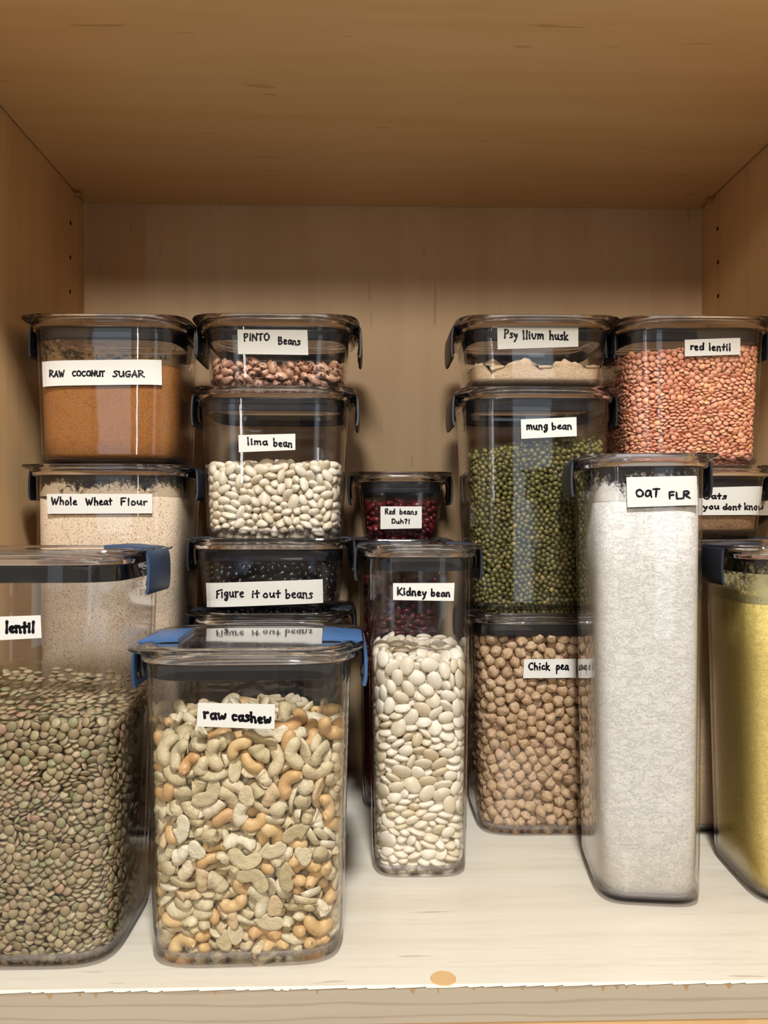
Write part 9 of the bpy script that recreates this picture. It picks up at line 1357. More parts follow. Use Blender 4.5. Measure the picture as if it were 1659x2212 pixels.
-94,12,-1,-27,0,28,-96,56,22,-42,2,-61,-94,72,0,-29,2,-109,-71,167,-39,-16,0,-32,-96,159,5,-37,0,21,-95,28,-6,-26,1,-51,-96,39,27,33,0,-73,-93,55,-13,
-25,1,76,-94,79,-12,35,0,47,-95,62,-4,-31,2,-25,-94,72,-7,-17,1,-110,-73,184,-44,-24,0,-86,-89,52,6,19,2,35,-94,72,-5,-23,0,54,-94,87,-1,-26,1,-9,-95,
116,15,22,0,-20,-94,137,3,13,0,11,-95,92,-1,-21,0,77,-93,103,-1,-34,0,-63,-94,141,8,18,2,1,-94,29,-8,5,0,60,-94,48,-15,27,1,-92,-88,68,10,26,2,-31,
-94,109,-2,-14,1,67,-95,173,-20,32,0,-35,-94,3,2,19,0,44,-94,55,18,10,0,-109,-66,105,25,28,0,-104,-78,109,-24,-29,0,-83,-90,153,-8,10,0,20,-94,207,5,
16,2,67,-92,44,-4,-2,0,72,-93,4,-6,-28,0,-80,-91,97,-11,13,0,15,-94,75,10,-17,0,-37,-96,20,-1,-37,1,-70,-95,188,3,-47,0,7,-96,23,3,-35,1,73,-94,128,
-9,36,0,70,-93,27,-5,-26,1,73,-95,50,-3,-45,0,5,-95,47,3,-24,0,-108,-73,175,-32,-31,2,21,-94,40,14,4,2,37,-95,52,33,-34,0,-47,-95,107,-18,-28,1,-23,
-96,126,-38,-33,0,99,-86,157,25,-43,0,8,-95,5,-15,-32,2,60,-94,82,-4,-28,0,20,-95,124,-20,-23,1,-9,-97,188,1,-43,0,77,-93,153,7,-36,1,-32,-96,149,-40,
-30,2,-98,-83,6,22,8,2,63,-93,6,-4,-16,0,55,-95,10,-24,32,2,-38,-95,84,7,-30,1,33,-97,88,15,-46,0,33,-95,214,11,34,1,-2,-96,208,0,32,0,54,-95,130,5,
-32,1,-39,-97,153,-21,44,1,-39,-96,77,-13,-33,0,100,-85,83,32,-38,2,45,-94,162,3,-13,1,85,-92,100,-5,-43,2,47,-93,3,9,3,1,-109,-72,23,-32,-28,2,-34,
-94,37,-18,-12,1,-80,-93,76,-2,-35,2,-44,-94,96,-12,-16,0,-77,-91,202,1,30,0,-29,-94,103,23,4,1,63,-96,193,-17,-44,0,11,-95,139,-7,-27,0,-4,-96,169,
-2,34,0,67,-94,152,2,-33,2,58,-93,23,-9,13,1,-78,-92,48,14,20,2,-31,-94,52,-7,13,0,4,-94,75,11,12,2,-110,-64,80,37,10,0,-58,-94,114,-7,-23,0,72,-94,
115,8,-37,0,57,-94,149,-7,-28,0,-90,-87,87,-4,-20,0,-23,-95,90,-11,-28,0,82,-91,166,10,-26,0,12,-94,30,-14,17,2,-51,-93,49,4,3,2,100,-84,59,-41,24,0,
-45,-94,102,-3,-15,0,36,-95,106,-15,24,0,-89,-88,178,2,-33,0,-56,-94,136,2,-14,0,26,-95,178,34,-32,2,-108,-66,158,18,27,0,46,-95,126,-2,-26,0,0,-94,8,
-7,-16,0,38,-94,18,-4,8,0,-80,-91,29,9,-21,1,-67,-94,41,-2,28,0,96,-86,47,-27,31,2,4,-94,53,10,-5,2,-33,-94,67,-7,-9,2,-54,-93,100,41,-10,0,-56,-94,
109,-17,-23,0,-67,-94,181,18,-31,1,14,-96,17,-1,27,0,19,-94,46,1,-12,0,-107,-72,74,32,1,0,11,-94,80,-4,-11,0,84,-90,13,-10,-15,0,8,-93,85,-25,3,1,-40,
-95,184,-40,-18,0,-73,-91,126,-40,-27,2,-83,-87,205,7,29,0,19,-94,176,11,-22,0,28,-94,129,20,-8,0,-105,-77,158,-26,-27,0,-95,-85,183,-29,-12,0,-79,
-92,164,16,-30,0,-106,-75,17,-34,-15,0,81,-91,38,-16,0,2,-115,-41,80,50,0,2,99,-85,183,25,-33,0,-25,-94,24,-3,-18,1,-113,-62,54,47,15,0,-18,-93,101,4,
-30,1,-110,-69,201,39,5,0,-111,-65,117,-43,-3,2,-108,-64,149,-11,43,2,16,-94,129,-14,1,2,-114,-51,185,45,-2,0,-78,-91,3,-2,8,0,-38,-94,47,2,-8,0,-59,
-93,120,-18,-13,1,74,-93,121,3,-21,0,90,-87,57,18,-20,1,-28,-95,83,-20,14,0,41,-94,101,-2,16,2,-115,-29,202,-50,-2,1,31,-95,47,4,-18,1,-108,-71,41,
-23,21,2,-112,-62,187,-49,-7,0,71,-94,183,29,-39,0,-9,-95,31,-2,24,0,-7,-96,45,-9,-33,0,-22,-94,66,-10,18,1,-46,-95,3,-11,-28,0,11,-95,38,2,-25,0,42,
-94,35,-35,-15,1,94,-89,91,-20,45,0,85,-91,86,-19,33,0,73,-94,139,8,-37,1,-99,-85,123,-18,-32,2,27,-94,86,31,-23,2,-25,-94,153,1,20,0,-84,-90,24,26,
11,0,37,-94,41,50,1,0,55,-94,53,-8,22,2,-3,-94,63,-1,-10,2,21,-94,94,14,-5,1,-54,-96,126,17,-44,0,-21,-94,106,-6,-21,1,5,-97,118,-3,-43,0,-88,-87,201,
20,22,0,79,-92,160,17,-26,2,33,-94,12,-12,22,0,69,-94,72,2,-33,1,-61,-96,168,-1,-38,2,38,-94,130,-6,-17,2,-101,-79,45,7,15,2,87,-90,65,-21,28,0,24,
-94,72,38,-7,0,77,-91,88,-19,-16,0,-85,-89,92,6,4,2,-14,-94,129,-13,7,1,54,-96,142,-3,-34,0,-1,-95,137,2,-21,2,40,-94,8,-11,-1,0,-11,-94,6,-26,-7,0,
30,-94,36,0,-14,0,-60,-94,61,6,14,1,-38,-96,61,9,-37,0,-43,-95,90,-3,-23,1,-65,-95,109,-4,-32,0,-77,-91,103,-1,15,0,-4,-95,108,35,-32,0,37,-94,165,
-18,19,2,23,-93,154,-3,9,0,75,-92,146,23,-31,2,-24,-94,49,-25,4,0,-108,-70,48,-23,-16,0,-23,-94,56,24,-5,1,42,-96,75,0,-37,0,-32,-94,90,-19,-15,0,-35,
-95,178,2,-30,0,-63,-94,131,-10,-28,0,-84,-89,106,-6,3,0,14,-96,182,-18,-37,0,93,-86,112,4,-26,0,-82,-91,146,-1,-20,0,-28,-94,134,49,-10,2,-59,-93,
147,-22,27,2,-28,-94,166,20,-26,0,-82,-90,13,-4,13,0,-108,-70,31,-23,5,0,101,-85,31,-37,34,2,29,-94,42,18,-12,0,-52,-94,75,-2,-18,0,-72,-92,89,1,-2,0,
-46,-94,114,2,-21,2,-94,-85,106,14,-19,0,-106,-74,138,38,0,0,54,-94,137,-3,-11,0,-67,-93,3,18,0,0,-75,-91,43,-14,-4,0,-5,-94,57,0,-4,2,5,-94,59,1,-4,
1,-46,-96,80,-6,-29,1,-21,-95,79,44,6,2,-14,-94,95,-19,3,0,-3,-94,131,-25,-6,1,22,-96,193,8,-34,2,-105,-72,153,-7,-13,1,74,-94,172,-11,35,0,79,-92,
180,-37,33,0,8,-94,12,-1,0,0,-91,-87,15,7,20,2,-8,-94,13,7,-9,2,-6,-94,24,18,-3,1,96,-85,19,-7,-28,0,-48,-95,23,4,-25,2,-38,-94,28,-25,-17,0,-31,-94,
43,-9,-9,0,-107,-70,64,3,-2,0,-104,-76,80,-23,-27,1,0,-95,113,41,-8,0,58,-94,92,17,-14,0,-64,-93,162,-17,-4,0,-111,-62,166,-27,-42,1,87,-91,133,16,
-40,0,-89,-87,3,-3,6,1,-83,-91,18,5,13,1,-84,-90,40,9,15,0,-13,-94,111,2,-13,2,20,-88,214,16,-3,0,-31,-93,206,22,-12,1,83,-92,148,4,-33,2,29,-94,4,
-28,-4,0,-103,-77,52,-21,-10,0,2,-94,154,-14,1,2,104,-80,128,-37,33,0,-17,-95,122,-1,-26,1,81,-92,124,12,-22,0,-96,-83,34,-16,0,0,57,-93,59,20,-9,1,
95,-86,63,-17,24,2,-50,-94,85,-9,-18,0,-61,-92,175,2,-7,1,33,-95,133,-15,-4,0,84,-90,211,-3,-31,0,44,-95,140,0,-22,0,95,-86,143,7,-31,0,47,-94,20,5,
-12,0,-59,-93,22,-13,-8,0,-103,-76,30,-18,9,0,62,-93,39,-15,11,0,-96,-84,51,0,2,0,29,-94,96,1,-12,1,47,-95,200,5,30,1,4,-95,41,-7,-13,0,66,-92,87,8,
-16,2,-115,-39,188,-48,4,2,-110,-61,196,31,1,1,-63,-94,104,2,-14,0,98,-83,214,-32,38,1,-85,-89,132,-2,28,1,-62,-94,125,-14,-5,0,54,-93,120,16,18,2,
-115,31,207,-50,1,1,-115,-46,169,-46,-2,0,-61,-94,6,19,-32,1,68,-94,56,8,-29,0,-20,-94,117,17,-19,0,-101,-78,149,-9,10,2,82,-90,7,-3,-13,2,44,-94,135,
7,-14,0,-106,-72,206,32,33,1,29,-95,76,50,6,2,90,-88,163,4,-33,0,-98,-83,28,-12,-8,0,21,-94,34,10,-17,1,-105,-78,98,40,17,0,85,-90,108,7,-25,1,-67,
-94,195,22,-31,1,47,-96,146,13,-36,1,52,-96,205,10,-35,1,-5,-95,3,-9,-19,1,-115,0,36,45,20,2,-57,-92,180,28,-10,1,-72,-94,176,10,-34,0,-62,-92,206,11,
18,0,-52,-94,8,0,-25,1,-111,-69,10,-44,-13,1,92,-86,22,-31,-14,0,-63,-93,31,-4,2,0,-45,-94,44,5,-8,1,78,-92,44,21,8,2,48,-93,49,18,9,0,0,-93,80,13,-4,
0,-19,-94,175,9,-11,0,52,-94,102,1,6,0,100,-85,195,38,-30,1,10,-96,195,-6,-30,0,94,-87,190,30,-29,0,-10,-94,134,5,-1,0,93,-87,176,-5,-35,0,32,-94,30,
-20,-11,0,47,-94,31,-11,-20,2,-105,-74,38,-32,5,0,-4,-94,71,-2,1,1,-82,-91,82,17,14,2,-9,-94,84,-2,-12,1,-76,-92,94,-29,10,0,-102,-78,192,4,-43,0,88,
-88,127,21,-15,0,-38,-94,117,-3,-5,1,-43,-96,174,38,-32,0,9,-94,124,19,18,1,-54,-94,18,-16,-6,0,-89,-87,30,12,-8,1,-70,-93,27,25,-20,1,-67,-94,67,18,
-29,1,50,-95,73,-15,-32,0,-113,-53,76,-34,-8,1,-65,-94,92,16,-28,0,33,-93,151,3,13,1,5,-96,164,22,-30,0,17,-94,201,10,-35,0,100,-84,136,-38,23,1,-112,
-63,139,-43,-10,1,5,-96,149,-24,-28,1,70,-93,159,15,-22,1,-15,-95,24,-35,-23,1,-79,-91,87,20,-2,1,-69,-93,100,-49,8,1,82,-92,94,13,-25,1,6,-95,131,28,
-16,1,36,-96,123,-5,-28,1,69,-94,200,-5,-32,1,58,-94,125,6,-19,0,-17,-94,9,-9,5,0,-67,-93,17,46,20,1,98,-84,14,8,-18,1,94,-87,35,-25,23,1,-57,-94,66,
0,1,0,-113,-48,105,38,17,1,86,-90,114,-21,11,0,-113,-52,114,-41,-3,1,-50,-94,119,1,-8,1,-31,-95,116,-36,-13,0,97,-83,3,-5,-4,2,-109,-61,17,-5,-6,1,
-86,-89,35,16,-4,0,-42,-94,38,-20,4,0,-71,-93,74,-9,-22,0,101,-83,73,39,-21,1,43,-95,87,26,-20,0,94,-85,130,26,20,1,-108,-69,99,-3,1,1,-24,-95,112,17,
-17,1,4,-94,211,-2,12,2,-110,-57,129,-26,22,2,-31,-87,212,-9,-2,0,-108,-70,146,-31,14,0,-109,-63,73,15,-12,0,95,-86,71,25,-20,1,29,-95,102,9,0,0,-107,
-70,194,-14,16,1,13,-95,134,4,-12,0,25,-94,148,8,-4,0,83,-86,19,14,10,1,-110,-66,35,-29,-4,1,-88,-88,81,22,-20,1,-35,-95,100,25,-16,0,17,-93,111,-9,
-5,0,103,-81,204,38,-31,1,20,-95,21,9,2,0,74,-92,21,2,11,1,-114,-33,41,-39,-5,1,70,-93,82,-21,-13,0,-113,-53,193,37,6,1,91,-87,119,42,2,1,101,-84,147,
39,-23,1,-27,-95,143,22,-2,2,75,-90,65,-2,30,1,18,-94,145,39,30,1,-112,-54,121,-29,-13,0,-113,-52,27,-41,2,2,-114,7,40,45,22,0,100,-82,165,-32,19,1,
-115,-41,156,49,-8,0,57,-88,3,4,-5,1,-111,-61,25,-34,-2,0,-114,-45,133,-40,0,0,-82,-88,126,7,-12,0,-115,-2,196,-50,-1,1,-114,-46,17,-35,-14,0,-15,-89,
18,12,-17,0,86,-89,197,-11,-49,1,-115,5,164,-50,-5,0,-58,-87,27,6,-15,0,-114,27,100,-43,14,0,-74,-92,109,4,-6,1,-57,-94,79,-33,-7,1,-25,-94,209,29,
-40,1,-78,-92,34,20,-9,2,-115,9,101,50,2,0,-23,-94,198,-8,-48,0,-104,-78,165,-31,-16,2,106,-72,219,30,3,0,-59,-93,45,2,-7,2,-91,-85,62,11,9,2,-25,-94,
18,4,1,0,-6,-94,78,26,-4,1,99,-85,116,17,-33,2,-115,9,193,-50,-3,0,-104,-74,9,-10,-8,0,90,-84,38,-14,18,1,12,-95,69,24,24,1,-36,-93,95,-15,-4,0,48,
-94,91,5,-17,0,-115,-33,149,-48,9,2,-110,-64,125,-35,3,2,-108,-68,133,17,14,1,-17,-96,147,24,-30,0,97,-83,8,-1,-12,0,24,-95,51,3,-21,1,65,-94,77,-4,
-20,1,21,-95,100,1,-5,1,97,-86,122,13,-28,1,100,-84,41,-35,13,0,22,-93,80,-8,-4,2,-112,-52,92,28,10,0,78,-90,132,-17,40,1,-11,-95,140,2,6,1,-87,-89,
101,-2,-3,2,16,-92,172,10,-6,0,2,-94,143,-4,-22,0,58,-90,17,13,3,1,-31,-95,27,-19,-5,1,-99,-83,39,6,-20,0,-16,-93,81,27,7,1,-38,-93,112,-30,-10,1,-96,
-82,202,34,19,1,-113,-50,158,-38,2,0,-70,-87,204,7,10,0,-115,-17,205,47,4,0,37,-89,3,4,-5,0,73,-87,41,2,-12,1,-110,-62,67,-16,-15,0,-86,-87,74,-11,
-17,0,-107,-71,93,21,3,0,59,-92,200,12,2,1,12,-95,102,7,10,1,73,-93,98,14,-24,1,-114,-42,113,36,26,2,83,-86,120,14,1,1,76,-92,110,-14,-10,1,-103,-78,
3,5,2,0,84,-86,33,7,-1,0,-112,-50,46,20,24,0,-36,-93,72,0,-19,0,-112,-42,87,31,4,1,-114,11,83,-38,-31,0,92,-86,105,-13,-27,2,-95,-80,179,-10,-11,0,
-111,-57,154,-20,-19,1,57,-93,114,-21,17,0,-115,33,136,-50,3,1,-102,-79,13,-21,-11,1,-24,-95,39,13,-3,1,-113,-55,64,-33,-9,0,-74,-89,114,2,-8,2,-41,
-93,206,12,24,0,-112,-52,201,34,-1,0,-113,-48,126,-41,7,0,-112,-50,177,29,7,2,-88,-78,208,-5,-7,0,-6,-94,39,-28,-20,2,106,-77,37,-39,30,1,-12,-94,206,
-22,-22,0,46,-90,168,-14,30,0,-115,46,104,49,-7,1,-115,-31,192,-46,8,0,-111,-55,134,-21,18,1,75,-90,207,1,-43,0,79,-85,217,3,2,2,-92,-84,134,15,17,2,
-30,-89,62,15,9,2,-112,25,63,-15,-18,2,93,-85,79,40,12,0,-113,-11,89,-30,-13,2,-113,-9,109,-31,-1,1,-114,-45,197,39,16,1,-9,-93,145,32,-23,0,-93,-83,
114,12,15,1,-112,-54,144,-2,-10,2,-111,-53,13,-12,-2,2,91,-86,29,6,0,0,-96,-81,85,31,14,0,101,-79,92,-10,-38,0,-112,10,120,-2,36,0,8,-91,114,5,-5,0,4,
-90,171,-1,-14,2,-114,19,153,-44,23,0,-101,-78,172,-20,14,0,-112,-33,70,4,26,1,-114,-39,94,37,-2,0,10,-89,3,1,-7,1,-113,-33,47,-14,-22,0,54,-88,163,
27,-16,2,19,-89,13,-3,-9,0,90,-84,11,-3,-8,0,2,-89,68,-25,8,0,-110,-60,97,19,-11,0,-95,-81,120,-10,-7,0,-114,22,169,-35,29,0,99,-80,25,25,-17,1,-115,
24,31,-41,-15,1,-113,-30,59,-18,1,1,104,-79,116,-8,49,1,103,-78,5,39,27,2,-17,-87,146,16,39,0,-84,-89,45,13,-9,1,-87,-89,164,19,13,0,-29,-94,77,-7,-5,
1,-82,-91,7,-8,3,0,-68,-91,152,24,-15,0,33,-92,139,-9,-8,0,-90,-84,97,6,4,0,-106,-68,110,15,20,1,-90,-88,110,1,-4,0,49,-94,97,5,-9,1,-115,-19,195,-50,
-4,2,48,-92,26,4,1,1,64,-92,137,-29,19,0,-113,-43,24,-36,-10,1,-64,-94,79,-22,-8,0,-83,-88,113,17,-22,0,-115,12,182,-49,1,0,-111,-56,172,22,9,1,-115,
-9,182,-49,-5,1,-48,-93,180,8,18,0,-5,-92,52,11,-14,1,-20,-93,143,19,-4,0,59,-93,178,22,9,2,8,-91,177,0,-16,0,-115,-5,165,-46,15,0,-34,-91,56,-16,9,0,
-63,-88,57,20,-20,0,-114,-21,57,-40,-9,0,-112,-53,83,-24,-21,0,-110,-64,177,-41,29,0,92,-86,98,-18,9,0,-113,-39,127,26,42,0,-112,-27,164,9,38,1,-74,
-89,149,10,-4,0,107,-75,211,41,-20,0,-114,7,130,-39,-11,0,55,-88,65,5,2,0,-114,1,84,39,3,1,99,-84,103,-23,19,0,27,-94,143,7,-4,0,88,-84,5,0,-17,0,
-112,-25,26,-3,0,0,-114,-1,96,-36,-6,1,-113,-51,98,25,-8,2,99,-82,97,-26,-2,0,91,-86,137,29,6,1,100,-81,171,-15,0,1,-20,-92,132,-4,9,1,88,-89,146,-14,
-28,1,-115,22,119,-50,2,1,-26,-91,148,-3,2,1,-115,41,129,-48,3,0,-93,-83,173,-1,17,2,-111,-54,21,-18,-2,1,-113,-23,104,-28,-33,2,-114,-13,174,-42,13,
0,91,-86,170,-5,-14,0,-102,-76,143,4,-16,1,-115,34,177,-50,6,2,-114,-6,206,-38,-13,1,40,-94,184,10,24,1,73,-86,32,-13,-3,0,-112,-26,32,8,-4,1,-109,
-64,41,-20,27,1,-111,-54,70,-8,6,1,-51,-90,131,5,-46,0,-111,-59,110,-36,3,2,-112,-40,162,20,4,1,-105,-74,103,3,5,0,47,-91,210,-11,13,2,-115,35,105,
-49,12,1,-115,18,189,42,24,0,-113,-44,141,-34,23,0,-2,-82,215,-4,9,0,-114,10,144,-37,14,2,-113,33,158,-32,-7,2,113,-52,226,36,1,0,-56,-88,3,-3,-6,0,
16,-89,25,4,-7,2,-103,-70,58,17,13,1,-101,-77,75,-48,-5,1,-115,15,74,-49,6,0,31,-89,92,1,3,1,-4,-94,100,-16,-14,0,30,-91,108,-14,7,0,101,-81,109,-23,
29,0,43,-92,120,17,-35,0,-114,-8,157,-38,18,0,-46,-92,137,2,20,1,105,-77,186,33,-16,1,-114,-37,7,34,13,1,-115,-21,11,46,-18,1,-113,-28,78,8,7,1,-114,
37,77,40,-5,1,61,-88,172,21,-1,1,-113,-31,90,25,-2,0,-112,19,112,-3,33,1,-115,-28,155,-43,18,0,-112,14,209,8,-7,1,-112,-47,148,-18,5,0,-115,-28,140,
-44,8,0,-114,48,179,46,-7,2,65,-88,12,-8,12,2,11,-89,45,14,-21,0,-112,-45,65,-27,23,0,-104,-70,188,5,17,0,-113,-39,105,28,12,2,-112,2,118,-8,8,1,-113,
-20,125,-18,-12,2,-96,-78,154,18,-10,1,-113,-52,139,-27,2,1,-114,25,142,38,6,0,-113,50,23,-36,-4,2,-75,-85,39,-8,-13,1,-20,-88,61,-28,11,2,-113,-44,
72,-37,5,1,-113,-29,172,-18,36,0,106,-75,168,46,2,0,9,-60,222,4,3,0,-110,-60,9,-15,-3,0,-112,-6,24,-7,17,1,26,-88,67,-1,-10,2,-112,7,59,4,-12,2,18,
-89,70,5,3,2,-113,3,188,-27,27,1,102,-79,153,4,34,1,-94,-82,165,9,-36,0,-113,40,172,-35,0,1,-115,16,126,44,-19,1,-115,10,151,-43,8,1,-10,-88,3,4,-19,
1,109,-70,49,-35,12,2,-112,3,64,6,-11,2,-111,7,76,6,25,2,-112,-24,97,-13,6,0,6,-91,160,-9,-26,2,-112,-32,101,-6,-27,1,-113,-36,53,13,18,2,-113,31,58,
-29,-12,1,-114,-22,115,-28,-2,1,-113,33,85,17,20,0,-112,0,105,-19,43,1,-114,-30,181,-36,9,0,-114,39,186,-41,23,1,-113,7,25,-3,2,1,-113,40,17,-31,1,1,
-113,-12,77,13,13,0,99,-81,176,-17,-9,0,-15,-89,154,8,-7,1,-18,-77,215,-5,-3,2,-90,-76,36,-24,-25,2,-112,-6,72,21,-15,2,37,-89,158,-16,-26,1,107,-76,
198,29,-35,0,-114,25,182,-35,14,0,-112,36,119,-13,-5,2,39,-89,96,2,-17,2,-112,-7,65,10,-1,0,-77,-84,170,16,-6,0,-26,-87,66,16,41,0,-114,49,201,-45,20,
0,53,-87,148,-20,-36,0,86,-89,44,14,-7,1,-104,-75,68,7,-17,0,-114,-20,181,-39,1,2,-39,-89,107,0,-17,0,-112,-44,58,-27,-14,1,-99,-76,36,-20,12,0,89,
-79,218,4,-4,2,-114,0,150,-42,8,2,-112,21,54,-15,-42,0,-114,-15,120,-34,-4,0,-108,-70,3,-16,9,0,-5,-90,203,20,-12,1,14,-88,98,-3,1,0,-114,18,197,36,
14,0,-112,-15,141,-18,27,0,66,-92,111,20,6,2,66,-90,210,43,20,1,-110,-60,32,-13,-31,0,-112,-16,63,2,21,2,-111,-38,175,-3,-2,0,-114,-7,102,-34,14,1,
-114,-37,138,41,-28,2,-113,-17,157,-27,5,0,-112,41,197,-14,-48,2,-20,-89,13,-6,15,1,-101,-76,24,-24,-2,0,-112,-15,35,17,-7,0,65,-88,54,10,-9,0,-112,
14,56,16,-22,2,-112,-20,74,10,1,2,-113,48,80,-41,-8,0,-114,25,93,-36,25,0,-112,-11,126,-12,28,1,-115,-4,175,-43,10,2,-114,47,189,44,-22,0,-111,-25,
208,45,7,2,-113,58,194,49,-7,0,-113,-5,140,-31,9,2,-113,12,175,-27,8,1,-95,-81,11,3,4,2,14,-89,51,-4,-12,2,101,-79,50,-17,21,2,102,-78,64,-13,28,1,
-111,-63,91,29,5,2,-112,46,94,30,2,0,-110,-57,103,14,21,0,-113,26,130,-34,-12,0,50,-86,214,-7,13,1,-114,9,10,35,-1,0,75,-87,16,-6,-2,2,-112,-12,18,
-10,-28,1,107,-73,23,12,-30,1,-113,-17,29,-1,8,2,-111,-51,53,-19,2,0,-112,5,50,-19,-24,1,-114,36,66,34,-3,1,-114,32,70,31,-19,2,105,-75,135,-2,49,1,
-113,-36,119,-25,-33,2,-113,-12,134,-31,11,1,-110,-60,204,7,-5,0,-113,27,149,31,-24,0,-112,22,162,-15,29,1,-110,-62,3,-5,26,2,-112,20,16,-22,0,1,-113,
0,28,11,3,0,-53,-88,34,-19,-8,0,-110,58,43,7,-10,1,-114,26,47,-29,15,0,-113,33,50,-30,34,1,-112,-53,58,-19,-8,0,-112,-26,64,-9,13,0,-113,12,68,-24,-9,
0,-28,-89,87,-3,-14,1,-110,-58,87,6,-16,0,-112,-21,86,-1,5,2,-110,58,93,-18,14,2,-111,-39,181,-18,6,0,-114,-31,113,-36,12,1,-54,-92,185,10,-6,0,-113,
9,112,-31,10,1,-12,-90,170,47,9,0,-112,45,146,-13,22,0,81,-53,224,0,7,2,-111,-52,165,-22,-5,1,-114,-8,146,-32,-3,1,-114,45,166,-37,2,1,49,-87,6,1,23,
2,105,-76,12,28,-19,0,-113,-34,22,-30,-6,2,-112,25,21,-3,21,0,-113,-23,38,25,-7,2,-111,-42,49,15,-3,1,-113,-28,53,-22,33,0,-112,-37,65,-21,21,0,-114,
19,82,41,15,0,-113,6,91,-30,11,1,-100,-77,124,-34,-8,0,93,-84,201,19,-45,2,109,-72,191,33,-23,0,-113,39,204,-29,-18,0,-113,47,138,-35,-12,0,-112,-21,
131,-18,-7,0,-113,31,165,-27,28,0,67,-86,5,16,-36,0,2,-89,15,-29,-16,0,-93,-80,24,-1,7,1,-114,-19,50,-26,-4,0,-112,-23,146,-15,44,2,-82,-88,192,7,48,
0,4,-89,102,20,-2,0,-112,54,87,-37,4,0,100,-72,217,34,-16,0,-66,-87,107,-27,-2,2,-112,-36,169,-24,-6,0,-112,33,186,15,-47,0,-113,-19,165,23,13,1,-114,
-21,189,-27,20,0,-113,6,138,-32,-4,0,-111,58,152,-24,31,2,-112,-18,150,-15,36,2,-111,45,156,18,6,1,-113,39,163,-24,31,0,-114,2,157,-35,13,2,-112,2,15,
-4,11,0,-112,-15,24,-8,5,0,-112,-8,31,0,-5,0,-113,30,27,-33,-7,0,-112,-50,34,-18,-4,0,-112,14,32,4,18,1,-113,-11,47,-18,10,0,-111,52,48,4,0,0,-112,13,
49,-17,-31,2,-111,50,58,14,-11,2,-111,55,143,-20,26,1,-113,16,204,23,-1,1,-113,15,138,-19,-28,2,-113,3,180,-34,14,0,34,-90,118,17,15,0,-86,-83,169,-2,
-8,0,29,-86,214,34,-16,0,-112,-12,8,7,-17,0,-113,30,13,-34,-11,0,-112,5,20,-7,13,1,91,-80,19,17,-47,1,79,-86,29,-10,0,0,-112,-3,44,-13,-8,2,-114,17,
43,-37,-17,2,-111,43,51,-2,-5,2,54,-87,53,-19,36,2,15,-89,61,7,-23,0,-112,-1,54,-16,7,0,109,-71,59,41,-13,0,-112,24,71,-2,-12,0,-66,-86,115,-41,-21,1,
-113,-2,134,-12,9,2,-74,-83,109,-13,48,1,-113,-13,114,-22,-13,0,-67,-86,93,30,-11,2,-112,-13,95,-9,-10,1,-113,15,94,-5,-1,1,-89,-80,102,16,-21,2,68,
-91,192,7,-49,0,111,-68,162,-47,17,2,65,-88,179,42,22,0,-67,-78,208,10,0,0,-112,-31,132,20,-10,0,35,-89,145,18,-20,2,-111,38,152,-7,9,2,-113,27,199,
-34,33,0,-112,63,208,-44,12,0,-51,-76,211,-6,1,1,-113,-43,3,27,10,0,-91,-76,3,-8,-18,0,-112,-7,13,2,8,0,-112,14,21,-2,4,2,-111,42,28,-6,7,0,-111,52,
38,-12,-15,1,-113,-4,50,2,14,0,-53,-87,74,8,-34,0,-112,42,72,5,-16,2,-82,-83,84,-6,5,0,73,-85,124,-14,41,0,-112,-30,84,-9,14,0,-35,-87,99,-8,43,1,104,
-76,103,-26,1,2,-112,-3,129,-21,5,0,-9,-86,139,-9,45,0,-112,30,124,-15,5,1,-113,-11,152,-26,3,1,-23,-90,159,-21,45,1,-113,11,160,-5,-1,0,-112,52,172,
31,-2,1,-113,-27,187,-16,11,1,-112,39,142,-10,7,1,-113,49,14,-26,-6,1,-113,35,33,-9,13,0,-24,-87,44,-3,-42,1,-47,-87,58,-37,33,0,52,-88,108,8,23,1,
111,-68,105,-48,14,1,-112,34,95,1,-4,1,-112,50,115,7,-11,0,-112,22,177,-12,12,2,76,-86,115,30,31,0,-109,71,160,-33,17,2,-111,68,198,-50,6,1,61,-90,
206,25,-21,0,-113,51,131,-32,18,0,73,-87,138,4,-18,0,-42,-89,8,29,3,0,-101,-62,8,-14,-5,0,-113,-28,16,-23,11,1,3,-88,25,-7,-22,0,-110,72,24,-42,26,0,
-110,69,34,42,-13,0,105,-76,29,22,-21,0,-111,58,33,-23,-2,2,-1,-88,47,3,-28,0,-112,39,55,5,-6,0,-65,-86,198,12,13,2,67,-87,95,-35,21,2,-101,-74,184,
19,21,2,-4,-88,97,-22,-29,0,-108,73,101,30,-40,1,9,-88,138,-12,-22,0,-72,-90,189,-7,49,0,-112,17,106,1,17,0,-81,-86,138,14,47,1,1,-86,142,11,45,1,-50,
-88,68,9,-9,0,-71,-86,195,12,12,0,-5,-88,191,-15,-25,1,-112,61,70,-38,18,0,69,-86,112,15,36,0,62,-86,107,34,-33,0,-111,69,184,-48,14,0,-81,-81,5,-44,
-9,2,-111,-30,11,1,-5,0,26,-89,61,22,17,]),
}
